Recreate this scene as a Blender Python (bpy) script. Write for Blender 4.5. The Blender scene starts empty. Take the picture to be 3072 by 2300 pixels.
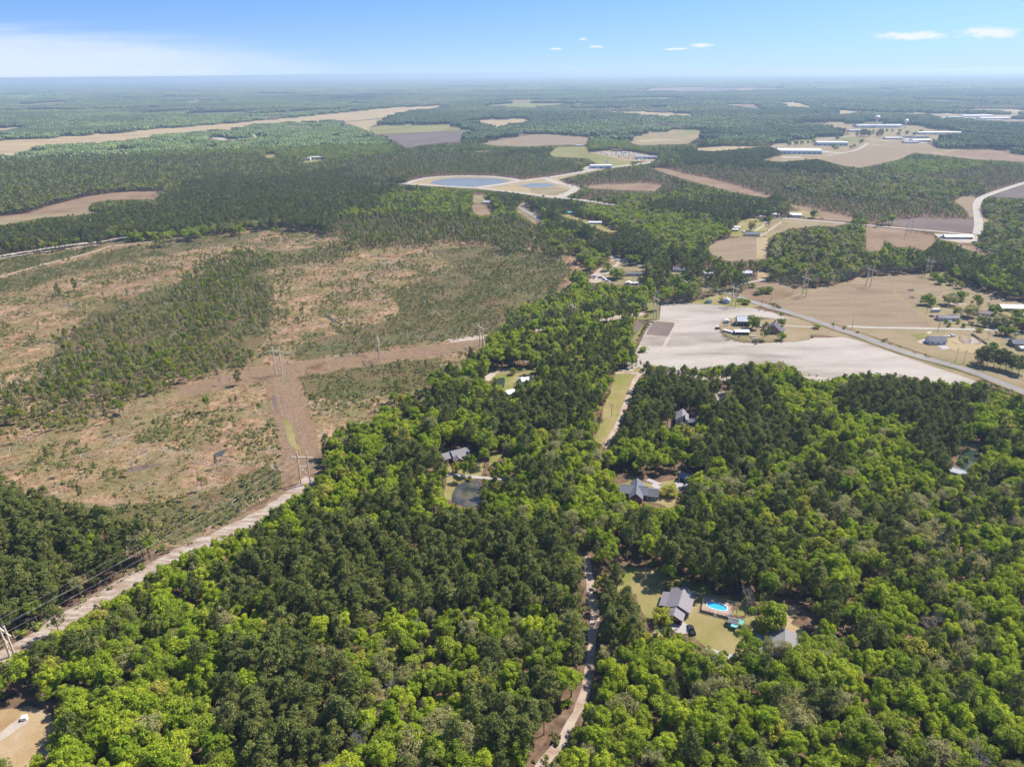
import bpy, bmesh, math, random
import numpy as np
from mathutils import Vector, Matrix
from mathutils.geometry import tessellate_polygon

rng = np.random.default_rng(7)
random.seed(7)
SC = bpy.context.scene
COL = SC.collection

# ------------------------------------------------------------------ camera
PW, PH, FPX = 3072.0, 2300.0, 2130.0        # photograph size and focal length in its pixels
CAM_Z = 200.0
HAZE_DENSITY = 1.05e-4
PITCH = math.radians(23.6)
ROLL = math.radians(0.59)
cam = bpy.data.cameras.new('camera')
cam.sensor_width = 36.0
cam.lens = 36.0 * FPX / PW
cam.clip_start = 1.0
cam.clip_end = 200000.0
cam_ob = bpy.data.objects.new('camera', cam)
COL.objects.link(cam_ob)
CAM_R = Matrix.Rotation(math.pi / 2 - PITCH, 3, 'X') @ Matrix.Rotation(-ROLL, 3, 'Z')
cam_ob.matrix_world = Matrix.Translation((0, 0, CAM_Z)) @ CAM_R.to_4x4()
SC.camera = cam_ob

# ------------------------------------------------------------------ sky, sun, exposure
SUN_EL, SUN_AZ = math.radians(53.0), math.radians(62.0)   # azimuth to the right of straight ahead
SUN_DIR = Vector((math.sin(SUN_AZ) * math.cos(SUN_EL), math.cos(SUN_AZ) * math.cos(SUN_EL), math.sin(SUN_EL)))
world = bpy.data.worlds.new('World')
SC.world = world
world.use_nodes = True
WT = world.node_tree
WT.nodes.clear()


def wn(t, **k):
    n = WT.nodes.new(t)
    for a, b in k.items():
        setattr(n, a, b)
    return n


def wl(a, b):
    WT.links.new(a, b)


def wmath(op, a, b=None, c=None, clamp=False):
    n = wn('ShaderNodeMath', operation=op, use_clamp=clamp)
    for i, v in enumerate((a, b, c)):
        if v is None:
            continue
        if isinstance(v, (int, float)):
            n.inputs[i].default_value = v
        else:
            wl(v, n.inputs[i])
    return n.outputs[0]


sky = wn('ShaderNodeTexSky', sky_type='NISHITA', sun_disc=False)
sky.sun_elevation = SUN_EL
sky.sun_rotation = SUN_AZ
sky.altitude = 200
sky.air_density = 1.0
sky.dust_density = 0.6
sky.ozone_density = 2.2
tc = wn('ShaderNodeTexCoord')
# the deep blue of the picture: look the sky up a little higher than the eye does
sep = wn('ShaderNodeSeparateXYZ')
wl(tc.outputs['Generated'], sep.inputs[0])
zup = wmath('MULTIPLY', wmath('MAXIMUM', sep.outputs['Z'], 0.0), 1.6)
comb = wn('ShaderNodeCombineXYZ')
wl(sep.outputs['X'], comb.inputs[0]); wl(sep.outputs['Y'], comb.inputs[1]); wl(wmath('ADD', zup, 0.22), comb.inputs[2])
nrm = wn('ShaderNodeVectorMath', operation='NORMALIZE')
wl(comb.outputs[0], nrm.inputs[0])
wl(nrm.outputs[0], sky.inputs[0])
hsv = wn('ShaderNodeHueSaturation')
hsv.inputs['Saturation'].default_value = 1.25
hsv.inputs['Value'].default_value = 0.69
hsv.inputs['Hue'].default_value = 0.505
wl(sky.outputs[0], hsv.inputs['Color'])
# clouds, in azimuth / elevation degrees
az = wmath('MULTIPLY', wmath('ARCTAN2', sep.outputs['X'], sep.outputs['Y']), 57.2958)
el = wmath('MULTIPLY', wmath('ARCSINE', sep.outputs['Z']), 57.2958)


def smooth(x, lo, hi):
    n = wn('ShaderNodeMapRange', interpolation_type='SMOOTHSTEP')
    n.inputs['From Min'].default_value = lo
    n.inputs['From Max'].default_value = hi
    wl(x, n.inputs['Value'])
    return n.outputs[0]


def cloud_noise(sx, sy, scale, detail=6.0, rough=0.55, off=0.0):
    c = wn('ShaderNodeCombineXYZ')
    wl(wmath('MULTIPLY', az, sx), c.inputs[0]); wl(wmath('MULTIPLY', el, sy), c.inputs[1]); c.inputs[2].default_value = off
    n = wn('ShaderNodeTexNoise')
    n.inputs['Scale'].default_value = scale; n.inputs['Detail'].default_value = detail; n.inputs['Roughness'].default_value = rough
    wl(c.outputs[0], n.inputs['Vector'])
    return n.outputs['Fac']


# the pale band of thick air low over the horizon
low = wmath('POWER', 2.718, wmath('MULTIPLY', wmath('MAXIMUM', el, 0.0), -0.42))
mixh = wn('ShaderNodeMix', data_type='RGBA')
wl(wmath('MULTIPLY', low, 0.8), mixh.inputs[0])
wl(hsv.outputs[0], mixh.inputs[6])
mixh.inputs[7].default_value = (2.0, 2.5, 3.2, 1)
cir = cloud_noise(0.10, 0.55, 1.0, 7, 0.6, 3.1)
wisp = cloud_noise(0.16, 2.2, 1.0, 6, 0.6, 9.0)
edge = wmath('ADD', az, wmath('MULTIPLY', wmath('SUBTRACT', cir, 0.5), 26.0))
edge = wmath('ADD', edge, wmath('MULTIPLY', el, 2.2))
bank = wmath('SUBTRACT', 1.0, smooth(edge, -30.0, -8.0))
top = wmath('ADD', el, wmath('MULTIPLY', wmath('SUBTRACT', wisp, 0.5), 2.4))
top = wmath('ADD', top, wmath('MULTIPLY', az, 0.03))
topm = wmath('SUBTRACT', 1.0, smooth(top, 0.8, 2.6))
up2 = wmath('MULTIPLY', smooth(wisp, 0.52, 0.72), wmath('SUBTRACT', 1.0, smooth(edge, -44.0, -30.0)))
cirrus = wmath('MAXIMUM', wmath('MULTIPLY', wmath('MULTIPLY', bank, topm), 0.62), wmath('MULTIPLY', up2, 0.6))
puffs = None
cn = cloud_noise(1.0, 3.0, 0.9, 5, 0.6, 5.0)
for (ca, ce, ra, re) in ((26.9, 1.95, 1.9, 0.24), (31.4, 2.0, 1.6, 0.30), (13.8, 1.68, 0.75, 0.13), (6.44, 1.69, 0.5, 0.09), (5.36, 2.2, 0.32, 0.07), (3.43, 1.58, 0.5, 0.06),
                         (12.05, 1.46, 0.9, 0.07), (52.0, 3.0, 2.6, 0.4), (-58.0, 2.4, 2.8, 0.4), (75.0, 2.0, 2.0, 0.3)):
    da = wmath('DIVIDE', wmath('SUBTRACT', az, ca), ra)
    de = wmath('DIVIDE', wmath('SUBTRACT', el, ce), re)
    d = wmath('SQRT', wmath('ADD', wmath('MULTIPLY', da, da), wmath('MULTIPLY', de, de)))
    d = wmath('ADD', d, wmath('MULTIPLY', wmath('SUBTRACT', cn, 0.5), 2.6))
    m = wmath('SUBTRACT', 1.0, smooth(d, 0.2, 1.35))
    puffs = m if puffs is None else wmath('MAXIMUM', puffs, m)
clouds = wmath('MAXIMUM', cirrus, wmath('MULTIPLY', puffs, 0.95), clamp=True)
mixc = wn('ShaderNodeMix', data_type='RGBA')
wl(clouds, mixc.inputs[0])
wl(mixh.outputs[2], mixc.inputs[6])
mixc.inputs[7].default_value = (2.8, 3.0, 3.25, 1)
bg = wn('ShaderNodeBackground')
bg.inputs['Strength'].default_value = 0.15
wl(mixc.outputs[2], bg.inputs['Color'])
wo = wn('ShaderNodeOutputWorld')
wl(bg.outputs[0], wo.inputs[0])

sun = bpy.data.lights.new('sun', 'SUN')
sun.energy = 4.0
sun.angle = math.radians(0.53)
sun.color = (1.0, 0.955, 0.88)
sun_ob = bpy.data.objects.new('sun', sun)
sun_ob.rotation_euler = SUN_DIR.to_track_quat('Z', 'Y').to_euler()
sun_ob.location = (0, 0, 400)
COL.objects.link(sun_ob)

SC.view_settings.view_transform = 'Standard'
SC.view_settings.look = 'None'
SC.view_settings.exposure = 1.1
SC.view_settings.gamma = 1.0
SC.view_settings.use_curve_mapping = False
SC.render.engine = 'CYCLES'
SC.cycles.max_bounces = 4
SC.cycles.diffuse_bounces = 2
SC.cycles.glossy_bounces = 2
SC.cycles.transmission_bounces = 2
SC.cycles.transparent_max_bounces = 4
SC.cycles.volume_bounces = 0
SC.cycles.use_denoising = True
SC.cycles.use_adaptive_sampling = True
SC.cycles.adaptive_threshold = 0.02
SC.render.film_transparent = False

# ------------------------------------------------------------------ pixel -> ground
# enlarged views of the photograph: origin and scale of each
CROP = {'S': (0, 0, 1.0), 'F': (0, 0, 0.72005),
        'a1': (0, 180, 2.1602), 'a2': (1024, 180, 2.1602), 'a3': (2048, 180, 2.1602),
        'b1': (0, 600, 2.1602), 'b2': (1024, 500, 2.1602), 'b3': (2048, 500, 2.1602),
        'c1': (0, 1100, 2.1602), 'c2': (1024, 1000, 2.1602), 'c3': (2048, 1000, 2.1602),
        'd1': (0, 1600, 2.1602), 'd2': (1024, 1600, 2.1602), 'd3': (2048, 1600, 2.1602),
        'p5': (1800, 1680, 3.16), 'p6': (1250, 1050, 2.212), 'p7': (2130, 900, 7.373), 'p8': (2600, 840, 4.686),
        'q1': (1740, 760, 7.373), 'q2': (1980, 760, 6.144), 'q3': (2170, 620, 6.9125), 'q4': (2640, 660, 5.12),
        'q5': (2290, 340, 3.814), 'q6': (1680, 400, 5.53), 'q7': (2880, 880, 6.901), 'q8': (1450, 1080, 8.848),
        'r2': (780, 1020, 3.072), 'r3': (1280, 1320, 7.373), 'r4': (1820, 1380, 7.373), 'r5': (1940, 1740, 7.373),
        'r6': (1980, 1200, 13.825), 'r7': (1400, 860, 2.765), 'r8': (2800, 1280, 7.526)}
R3 = np.array(CAM_R)


def px(crop, pts):
    x0, y0, s = CROP[crop]
    return [(x / s + x0, y / s + y0) for x, y in pts]


def ground(p, z=0.0):
    """photo pixel -> point of the plane at height z"""
    d = R3 @ np.array([(p[0] - PW / 2) / FPX, -(p[1] - PH / 2) / FPX, -1.0])
    if d[2] > -0.003:
        d[2] = -0.003
    t = (CAM_Z - z) / -d[2]
    return np.array([d[0] * t, d[1] * t])


def gpt(crop, x, y, z=0.0):
    return ground(px(crop, [(x, y)])[0], z)


def project(xyz):
    q = (np.asarray(xyz, float) - np.array([0, 0, CAM_Z])) @ R3
    dep = np.maximum(-q[:, 2], 1e-3)
    return q[:, 0] / dep * FPX + PW / 2, -q[:, 1] / dep * FPX + PH / 2


def inside(pxx, pyy, poly):
    poly = np.asarray(poly, float)
    out = np.zeros(len(pxx), bool)
    bb = (pxx >= poly[:, 0].min()) & (pxx <= poly[:, 0].max()) & (pyy >= poly[:, 1].min()) & (pyy <= poly[:, 1].max())
    idx = np.nonzero(bb)[0]
    if not len(idx):
        return out
    X, Y = pxx[idx], pyy[idx]
    c = np.zeros(len(idx), bool)
    j = len(poly) - 1
    for i in range(len(poly)):
        xi, yi = poly[i]; xj, yj = poly[j]
        if yi != yj:
            c ^= ((yi > Y) != (yj > Y)) & (X < (xj - xi) * (Y - yi) / (yj - yi) + xi)
        j = i
    out[idx] = c
    return out


def vnoise(x, y, seed=0, octaves=3):
    x = np.asarray(x, float); y = np.asarray(y, float)
    tot = np.zeros_like(x); amp = 1.0; s = 0.0
    for o in range(octaves):
        xi = np.floor(x).astype(np.int64); yi = np.floor(y).astype(np.int64)
        fx = x - xi; fy = y - yi
        fx = fx * fx * (3 - 2 * fx); fy = fy * fy * (3 - 2 * fy)

        def h(a, b):
            n = (a * 374761393 + b * 668265263 + (seed + o * 17) * 974634777) & 0x7fffffff
            n = ((n ^ (n >> 13)) * 1274126177) & 0x7fffffff
            n = (n ^ (n >> 16)) & 0xffff
            return n / 65535.0
        v = (h(xi, yi) * (1 - fx) + h(xi + 1, yi) * fx) * (1 - fy) + (h(xi, yi + 1) * (1 - fx) + h(xi + 1, yi + 1) * fx) * fy
        tot += v * amp; s += amp; amp *= 0.5
        x = x * 2.03 + 11.3; y = y * 2.03 + 5.7
    return tot / s


# ------------------------------------------------------------------ materials
GA = 0.54          # all bare-ground colours below are scaled together


def lin(c):
    return tuple((v / 255 / 12.92) if v / 255 <= 0.04045 else ((v / 255 + 0.055) / 1.055) ** 2.4 for v in c)


class NT:
    def __init__(self, name):
        self.m = bpy.data.materials.new(name)
        self.m.use_nodes = True
        self.t = self.m.node_tree
        self.t.nodes.clear()
        self.out = self.n('ShaderNodeOutputMaterial')

    def n(self, t, **k):
        x = self.t.nodes.new(t)
        for a, b in k.items():
            setattr(x, a, b)
        return x

    def l(self, a, b):
        self.t.links.new(a, b)

    def noise(self, scale, detail=4, rough=0.55, vec=None, dist=0.0):
        x = self.n('ShaderNodeTexNoise')
        x.inputs['Scale'].default_value = scale; x.inputs['Detail'].default_value = detail
        x.inputs['Roughness'].default_value = rough; x.inputs['Distortion'].default_value = dist
        self.l(vec if vec is not None else self.pos(), x.inputs['Vector'])
        return x.outputs['Fac']

    def pos(self):
        if not hasattr(self, '_p'):
            self._p = self.n('ShaderNodeNewGeometry').outputs['Position']
        return self._p

    def obj(self):
        if not hasattr(self, '_o'):
            self._o = self.n('ShaderNodeTexCoord').outputs['Object']
        return self._o

    def scaled(self, sx, sy, sz=1.0, rot=0.0, vec=None):
        mp = self.n('ShaderNodeMapping')
        mp.inputs['Rotation'].default_value = (0, 0, rot)
        mp.inputs['Scale'].default_value = (sx, sy, sz)
        self.l(vec if vec is not None else self.pos(), mp.inputs[0])
        return mp.outputs[0]

    def ramp(self, fac, stops, inter='LINEAR'):
        r = self.n('ShaderNodeValToRGB')
        r.color_ramp.interpolation = inter
        e = r.color_ramp.elements
        while len(e) < len(stops):
            e.new(0.5)
        for i, (p, c) in enumerate(stops):
            e[i].position = p
            e[i].color = (c, c, c, 1) if isinstance(c, (int, float)) else (*c, 1)
        self.l(fac, r.inputs[0])
        return r.outputs[0]

    def mix(self, fac, a, b, mode='MIX'):
        x = self.n('ShaderNodeMix', data_type='RGBA', blend_type=mode)
        for i, v in ((0, fac), (6, a), (7, b)):
            if isinstance(v, (int, float)):
                x.inputs[i].default_value = v
            elif isinstance(v, tuple):
                x.inputs[i].default_value = (*v[:3], 1)
            else:
                self.l(v, x.inputs[i])
        return x.outputs[2]

    def math(self, op, a, b=None):
        x = self.n('ShaderNodeMath', operation=op)
        for i, v in enumerate((a, b)):
            if v is None:
                continue
            if isinstance(v, (int, float)):
                x.inputs[i].default_value = v
            else:
                self.l(v, x.inputs[i])
        return x.outputs[0]

    def principled(self, color, rough=0.9, metal=0.0, spec=0.2, bump=None, bstr=0.5, bdist=0.1):
        p = self.n('ShaderNodeBsdfPrincipled')
        if isinstance(color, tuple):
            p.inputs['Base Color'].default_value = (*color[:3], 1)
        else:
            self.l(color, p.inputs['Base Color'])
        p.inputs['Roughness'].default_value = rough
        p.inputs['Metallic'].default_value = metal
        p.inputs['Specular IOR Level'].default_value = spec
        if bump is not None:
            b = self.n('ShaderNodeBump')
            b.inputs['Strength'].default_value = bstr
            b.inputs['Distance'].default_value = bdist
            self.l(bump, b.inputs['Height'])
            self.l(b.outputs[0], p.inputs['Normal'])
        self.l(p.outputs[0], self.out.inputs[0])
        return p


MAT = {}


def flat_mat(name, c, rough=0.8, metal=0.0, spec=0.3, var=0.12, scale=3.0):
    t = NT(name)
    f = t.noise(scale, 3, 0.6, t.obj())
    c0 = tuple(v * (1 - var) for v in c); c1 = tuple(min(1, v * (1 + var)) for v in c)
    t.principled(t.ramp(f, [(0.3, c0), (0.7, c1)]), rough, metal, spec)
    MAT[name] = t.m
    return t.m


def patch_mat(name, stops, scale, fine=0.35, fscale=0.9, rot=0.0, stretch=1.0, over=None, oscale=0.02, othr=(0.5, 0.6), rows=None, bump=0.0):
    """land: colour patches of a few metres broken by fine mottling; optionally a second cover and crop rows"""
    t = NT(name)
    v = t.scaled(1.0, stretch, 1.0, rot) if (rot or stretch != 1.0) else t.pos()
    a = t.noise(scale, 6, 0.62, v, 0.3)
    col = t.ramp(a, [(p_, tuple(v_ * GA for v_ in c_)) for p_, c_ in stops])
    if over is not None:
        b = t.noise(oscale, 6, 0.65, None, 0.4)
        m = t.ramp(b, [(othr[0], 0.0), (othr[1], 1.0)])
        col = t.mix(m, col, tuple(v_ * GA for v_ in over))
    f = t.noise(fscale, 5, 0.7)
    fv = t.ramp(f, [(0.25, 1.0 - fine), (0.75, 1.0 + fine * 0.6)])
    col = t.mix(1.0, col, fv, 'MULTIPLY')
    if rows:
        ang, period, depth = rows
        w = t.n('ShaderNodeTexWave', wave_type='BANDS', bands_direction='Y')
        w.inputs['Scale'].default_value = 0.314 / period
        w.inputs['Distortion'].default_value = 1.2; w.inputs['Detail'].default_value = 2; w.inputs['Detail Scale'].default_value = 0.4
        t.l(t.scaled(1, 1, 1, ang), w.inputs['Vector'])
        r = t.ramp(w.outputs['Fac'], [(0.2, 1.0 - depth), (0.8, 1.0)])
        col = t.mix(1.0, col, r, 'MULTIPLY')
    t.principled(col, 0.95, 0, 0.1, bump=f if bump else None, bstr=bump, bdist=0.6)
    MAT[name] = t.m
    return t.m


L = lin
# forest floor near by, closed woodland tone far off where single trees no longer show
t = NT('forest_floor')
dist = t.n('ShaderNodeVectorMath', operation='LENGTH')
t.l(t.pos(), dist.inputs[0])
far = t.n('ShaderNodeMapRange'); far.inputs['From Min'].default_value = 2500; far.inputs['From Max'].default_value = 5000
t.l(dist.outputs['Value'], far.inputs['Value'])
near_c = t.ramp(t.noise(0.25, 6, 0.65), [(0.3, (0.07, 0.045, 0.028)), (0.55, (0.15, 0.095, 0.06)), (0.75, (0.21, 0.14, 0.09))])
far_c = t.ramp(t.noise(0.0016, 8, 0.62), [(0.36, (0.045, 0.06, 0.035)), (0.52, (0.07, 0.09, 0.045)), (0.64, (0.09, 0.115, 0.05)), (0.72, (0.2, 0.17, 0.11))])
t.principled(t.mix(far.outputs[0], near_c, far_c), 1.0, 0, 0.05)
MAT['forest_floor'] = t.m

TAN = (0.36, 0.235, 0.145)
t = NT('clearcut')
a = t.noise(0.012, 7, 0.62, None, 0.5)
col = t.ramp(a, [(0.3, (0.20, 0.125, 0.08)), (0.45, (0.31, 0.195, 0.115)), (0.58, (0.24, 0.15, 0.09)), (0.7, (0.30, 0.21, 0.14))])
m_ = t.noise(0.09, 6, 0.7, None, 0.6)
col = t.mix(1.0, col, t.ramp(m_, [(0.32, 0.55), (0.5, 0.95), (0.66, 1.3)]), 'MULTIPLY')
g = t.ramp(t.noise(0.028, 8, 0.72, None, 0.8), [(0.41, 0.0), (0.55, 1.0)])
col = t.mix(t.math('MULTIPLY', g, 0.72), col, (0.125, 0.12, 0.043))
grey = t.ramp(t.noise(0.02, 7, 0.7, t.scaled(1, 1.6, 1, 0.6), 1.0), [(0.58, 0.0), (0.66, 1.0)])
col = t.mix(t.math('MULTIPLY', grey, 0.55), col, (0.25, 0.205, 0.175))
f = t.noise(0.5, 6, 0.78)
col = t.mix(1.0, col, t.ramp(f, [(0.3, 0.45), (0.5, 1.0), (0.7, 1.45)]), 'MULTIPLY')
t.principled(col, 1.0, 0, 0.05, bump=f, bstr=0.9, bdist=0.7)
MAT['clearcut'] = t.m

patch_mat('scrub_ground', [(0.3, (0.26, 0.16, 0.09)), (0.44, (0.24, 0.19, 0.085)), (0.56, (0.17, 0.165, 0.06)), (0.7, (0.24, 0.22, 0.085))], 0.03, 0.5, 0.45, bump=0.8)
patch_mat('row_grass', [(0.32, (0.25, 0.15, 0.085)), (0.46, (0.40, 0.26, 0.155)), (0.58, (0.36, 0.23, 0.14)), (0.7, (0.50, 0.38, 0.26))], 0.05, 0.5, 0.45, over=(0.24, 0.21, 0.085), oscale=0.05, othr=(0.55, 0.7), bump=0.5)
patch_mat('row_sand', [(0.32, (0.36, 0.24, 0.16)), (0.48, (0.54, 0.41, 0.31)), (0.62, (0.72, 0.61, 0.51))], 0.09, 0.32, 1.1, 0.72, 5.0)
patch_mat('red_clearing', [(0.3, (0.29, 0.185, 0.105)), (0.55, (0.39, 0.265, 0.16)), (0.75, (0.43, 0.32, 0.195))], 0.02, 0.3, 0.3)
patch_mat('dry_grass', [(0.3, (0.35, 0.26, 0.14)), (0.5, (0.43, 0.325, 0.18)), (0.7, (0.46, 0.355, 0.215))], 0.025, 0.2, 0.6, over=(0.24, 0.235, 0.075), oscale=0.02, othr=(0.5, 0.72))
patch_mat('brown_field', [(0.3, (0.30, 0.215, 0.13)), (0.5, (0.39, 0.285, 0.175)), (0.7, (0.45, 0.34, 0.21))], 0.02, 0.22, 0.35, 0.35, 5.0)
patch_mat('dark_plough', [(0.3, (0.20, 0.145, 0.12)), (0.6, (0.27, 0.20, 0.165))], 0.012, 0.15, 0.3)
patch_mat('purple_plough', [(0.3, (0.17, 0.13, 0.11)), (0.6, (0.25, 0.20, 0.17))], 0.006, 0.15, 0.1)
patch_mat('pale_plough', [(0.35, (0.40, 0.325, 0.265)), (0.48, (0.60, 0.515, 0.43)), (0.62, (0.70, 0.61, 0.52))], 0.010, 0.1, 0.35, 0.02, 3.2, rows=(0.02, 4.2, 0.09))
patch_mat('row_crop', [(0.3, (0.30, 0.22, 0.18)), (0.7, (0.40, 0.30, 0.25))], 0.04, 0.15, 0.5, rows=(1.35, 2.4, 0.45))
patch_mat('lawn', [(0.3, (0.34, 0.285, 0.095)), (0.5, (0.45, 0.355, 0.15)), (0.7, (0.52, 0.41, 0.21))], 0.04, 0.16, 0.9, over=(0.29, 0.30, 0.062), oscale=0.045, othr=(0.44, 0.62))
patch_mat('green_field', [(0.3, (0.26, 0.255, 0.075)), (0.6, (0.36, 0.33, 0.12)), (0.75, (0.42, 0.36, 0.17))], 0.008, 0.12, 0.2)
patch_mat('tan_field', [(0.3, (0.46, 0.35, 0.185)), (0.5, (0.56, 0.43, 0.235)), (0.7, (0.50, 0.36, 0.20))], 0.006, 0.15, 0.12, 0.12, 4.0)
patch_mat('airfield', [(0.38, (0.40, 0.30, 0.17)), (0.5, (0.60, 0.45, 0.24)), (0.6, (0.64, 0.49, 0.27))], 0.004, 0.12, 0.05, 0.22, 9.0)
patch_mat('strip_green', [(0.3, (0.25, 0.24, 0.07)), (0.7, (0.35, 0.31, 0.11))], 0.03, 0.15, 0.6)
patch_mat('sand', [(0.3, (0.52, 0.40, 0.30)), (0.5, (0.66, 0.54, 0.43)), (0.7, (0.74, 0.64, 0.54))], 0.08, 0.2, 1.0)
patch_mat('yellow_sand', [(0.3, (0.50, 0.32, 0.155)), (0.5, (0.60, 0.42, 0.22)), (0.7, (0.66, 0.52, 0.34))], 0.1, 0.2, 1.2)
patch_mat('dirt_road', [(0.3, (0.44, 0.29, 0.20)), (0.5, (0.66, 0.50, 0.38)), (0.7, (0.76, 0.63, 0.52))], 0.16, 0.28, 1.5)
patch_mat('gravel_road', [(0.3, (0.55, 0.48, 0.39)), (0.7, (0.68, 0.62, 0.53))], 0.08, 0.12, 1.5)
patch_mat('asphalt', [(0.3, (0.36, 0.33, 0.32)), (0.7, (0.46, 0.43, 0.415))], 0.05, 0.12, 1.2)
patch_mat('concrete_pad', [(0.3, (0.58, 0.52, 0.48)), (0.7, (0.68, 0.63, 0.59))], 0.3, 0.1, 2.0)
patch_mat('woods_floor', [(0.3, (0.12, 0.07, 0.045)), (0.5, (0.26, 0.165, 0.105)), (0.7, (0.36, 0.25, 0.17))], 0.15, 0.3, 1.2)


def water_mat(name, c, rough=0.06, murk=None):
    t = NT(name)
    col = c
    if murk:
        col = t.ramp(t.noise(0.12, 6, 0.7), [(0.42, c), (0.6, murk)])
    n1 = t.noise(0.9, 3, 0.5)
    t.principled(col, rough, 0, 0.35, bump=n1, bstr=0.06, bdist=0.1)
    MAT[name] = t.m


water_mat('pond_water', (0.15, 0.155, 0.145), 0.3)
water_mat('murky_pond', (0.03, 0.035, 0.03), 0.14, (0.10, 0.088, 0.06))
water_mat('green_pond', (0.03, 0.045, 0.03), 0.08)
water_mat('brown_pond', (0.14, 0.095, 0.05), 0.12)
t = NT('pool_water')
c = t.ramp(t.noise(1.2, 3, 0.5, t.obj()), [(0.3, (0.03, 0.30, 0.56)), (0.7, (0.06, 0.38, 0.62))])
t.principled(c, 0.08, 0, 0.5, bump=t.noise(2.5, 2, 0.5, t.obj()), bstr=0.08, bdist=0.1)
MAT['pool_water'] = t.m


def leaf_mat(name, c_lo, c_hi, trans=0.3, leafvar=0.35):
    t = NT(name)
    oi = t.n('ShaderNodeObjectInfo')
    col = t.ramp(oi.outputs['Random'], [(0.0, c_lo), (0.5, tuple((a + b) / 2 for a, b in zip(c_lo, c_hi))), (1.0, c_hi)])
    geo = t.n('ShaderNodeNewGeometry')
    isl = t.ramp(geo.outputs['Random Per Island'], [(0.0, 1 - leafvar), (1.0, 1 + leafvar)])
    col = t.mix(1.0, col, isl, 'MULTIPLY')
    # sprays of older and younger leaves within one crown
    col = t.mix(1.0, col, t.ramp(t.noise(0.35, 3, 0.6), [(0.3, (0.80, 0.86, 0.95)), (0.5, (1.0, 1.0, 1.0)), (0.7, (1.22, 1.12, 1.05))]), 'MULTIPLY')
    d = t.n('ShaderNodeBsdfDiffuse'); tr = t.n('ShaderNodeBsdfTranslucent'); mx = t.n('ShaderNodeMixShader')
    mx.inputs[0].default_value = trans
    t.l(col, d.inputs[0]); t.l(col, tr.inputs[0]); t.l(d.outputs[0], mx.inputs[1]); t.l(tr.outputs[0], mx.inputs[2])
    t.l(mx.outputs[0], t.out.inputs[0])
    MAT[name] = t.m
    return t.m


leaf_mat('leaf_bright', (0.250, 0.345, 0.026), (0.435, 0.490, 0.045), 0.46)
leaf_mat('leaf_mid', (0.200, 0.270, 0.029), (0.325, 0.375, 0.046), 0.44)
leaf_mat('leaf_yellow', (0.350, 0.365, 0.040), (0.410, 0.385, 0.075), 0.38)
leaf_mat('leaf_pale', (0.320, 0.320, 0.110), (0.420, 0.385, 0.175), 0.42)
leaf_mat('needles', (0.128, 0.152, 0.038), (0.215, 0.232, 0.064), 0.30, 0.4)
leaf_mat('needles_young', (0.150, 0.170, 0.046), (0.235, 0.242, 0.075), 0.28, 0.35)
leaf_mat('shrub_green', (0.165, 0.185, 0.050), (0.255, 0.255, 0.085), 0.30)
leaf_mat('dry_tuft', (0.34, 0.20, 0.095), (0.42, 0.27, 0.14), 0.2)
leaf_mat('twig', (0.240, 0.205, 0.185), (0.320, 0.290, 0.260), 0.0, 0.2)
leaf_mat('red_tree', (0.10, 0.035, 0.035), (0.12, 0.04, 0.04), 0.3)
leaf_mat('deadwood', (0.26, 0.22, 0.19), (0.36, 0.32, 0.28), 0.0, 0.3)
flat_mat('bark', (0.13, 0.10, 0.08), 0.95, 0, 0.05, 0.25, 2.0)
flat_mat('pine_bark', (0.20, 0.125, 0.085), 0.95, 0, 0.05, 0.25, 2.0)


def canopy_mat(name, stops):
    t = NT(name)
    geo = t.n('ShaderNodeNewGeometry')
    col = t.ramp(geo.outputs['Random Per Island'], stops)
    oi = t.n('ShaderNodeObjectInfo')
    col = t.mix(1.0, col, t.ramp(oi.outputs['Random'], [(0.0, 0.8), (1.0, 1.22)]), 'MULTIPLY')
    d = t.n('ShaderNodeBsdfDiffuse')
    t.l(col, d.inputs[0]); t.l(d.outputs[0], t.out.inputs[0])
    MAT[name] = t.m


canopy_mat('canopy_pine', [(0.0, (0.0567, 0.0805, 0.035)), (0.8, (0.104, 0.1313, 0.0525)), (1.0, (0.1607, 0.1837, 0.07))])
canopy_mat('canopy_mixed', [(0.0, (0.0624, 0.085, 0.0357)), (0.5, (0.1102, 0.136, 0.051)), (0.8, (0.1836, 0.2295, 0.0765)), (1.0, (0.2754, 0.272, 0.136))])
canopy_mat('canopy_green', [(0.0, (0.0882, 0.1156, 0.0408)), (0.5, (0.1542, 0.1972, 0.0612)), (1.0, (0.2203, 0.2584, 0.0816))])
canopy_mat('canopy_pale', [(0.0, (0.121, 0.128, 0.064)), (0.5, (0.2246, 0.208, 0.12)), (1.0, (0.2938, 0.24, 0.176))])

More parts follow.
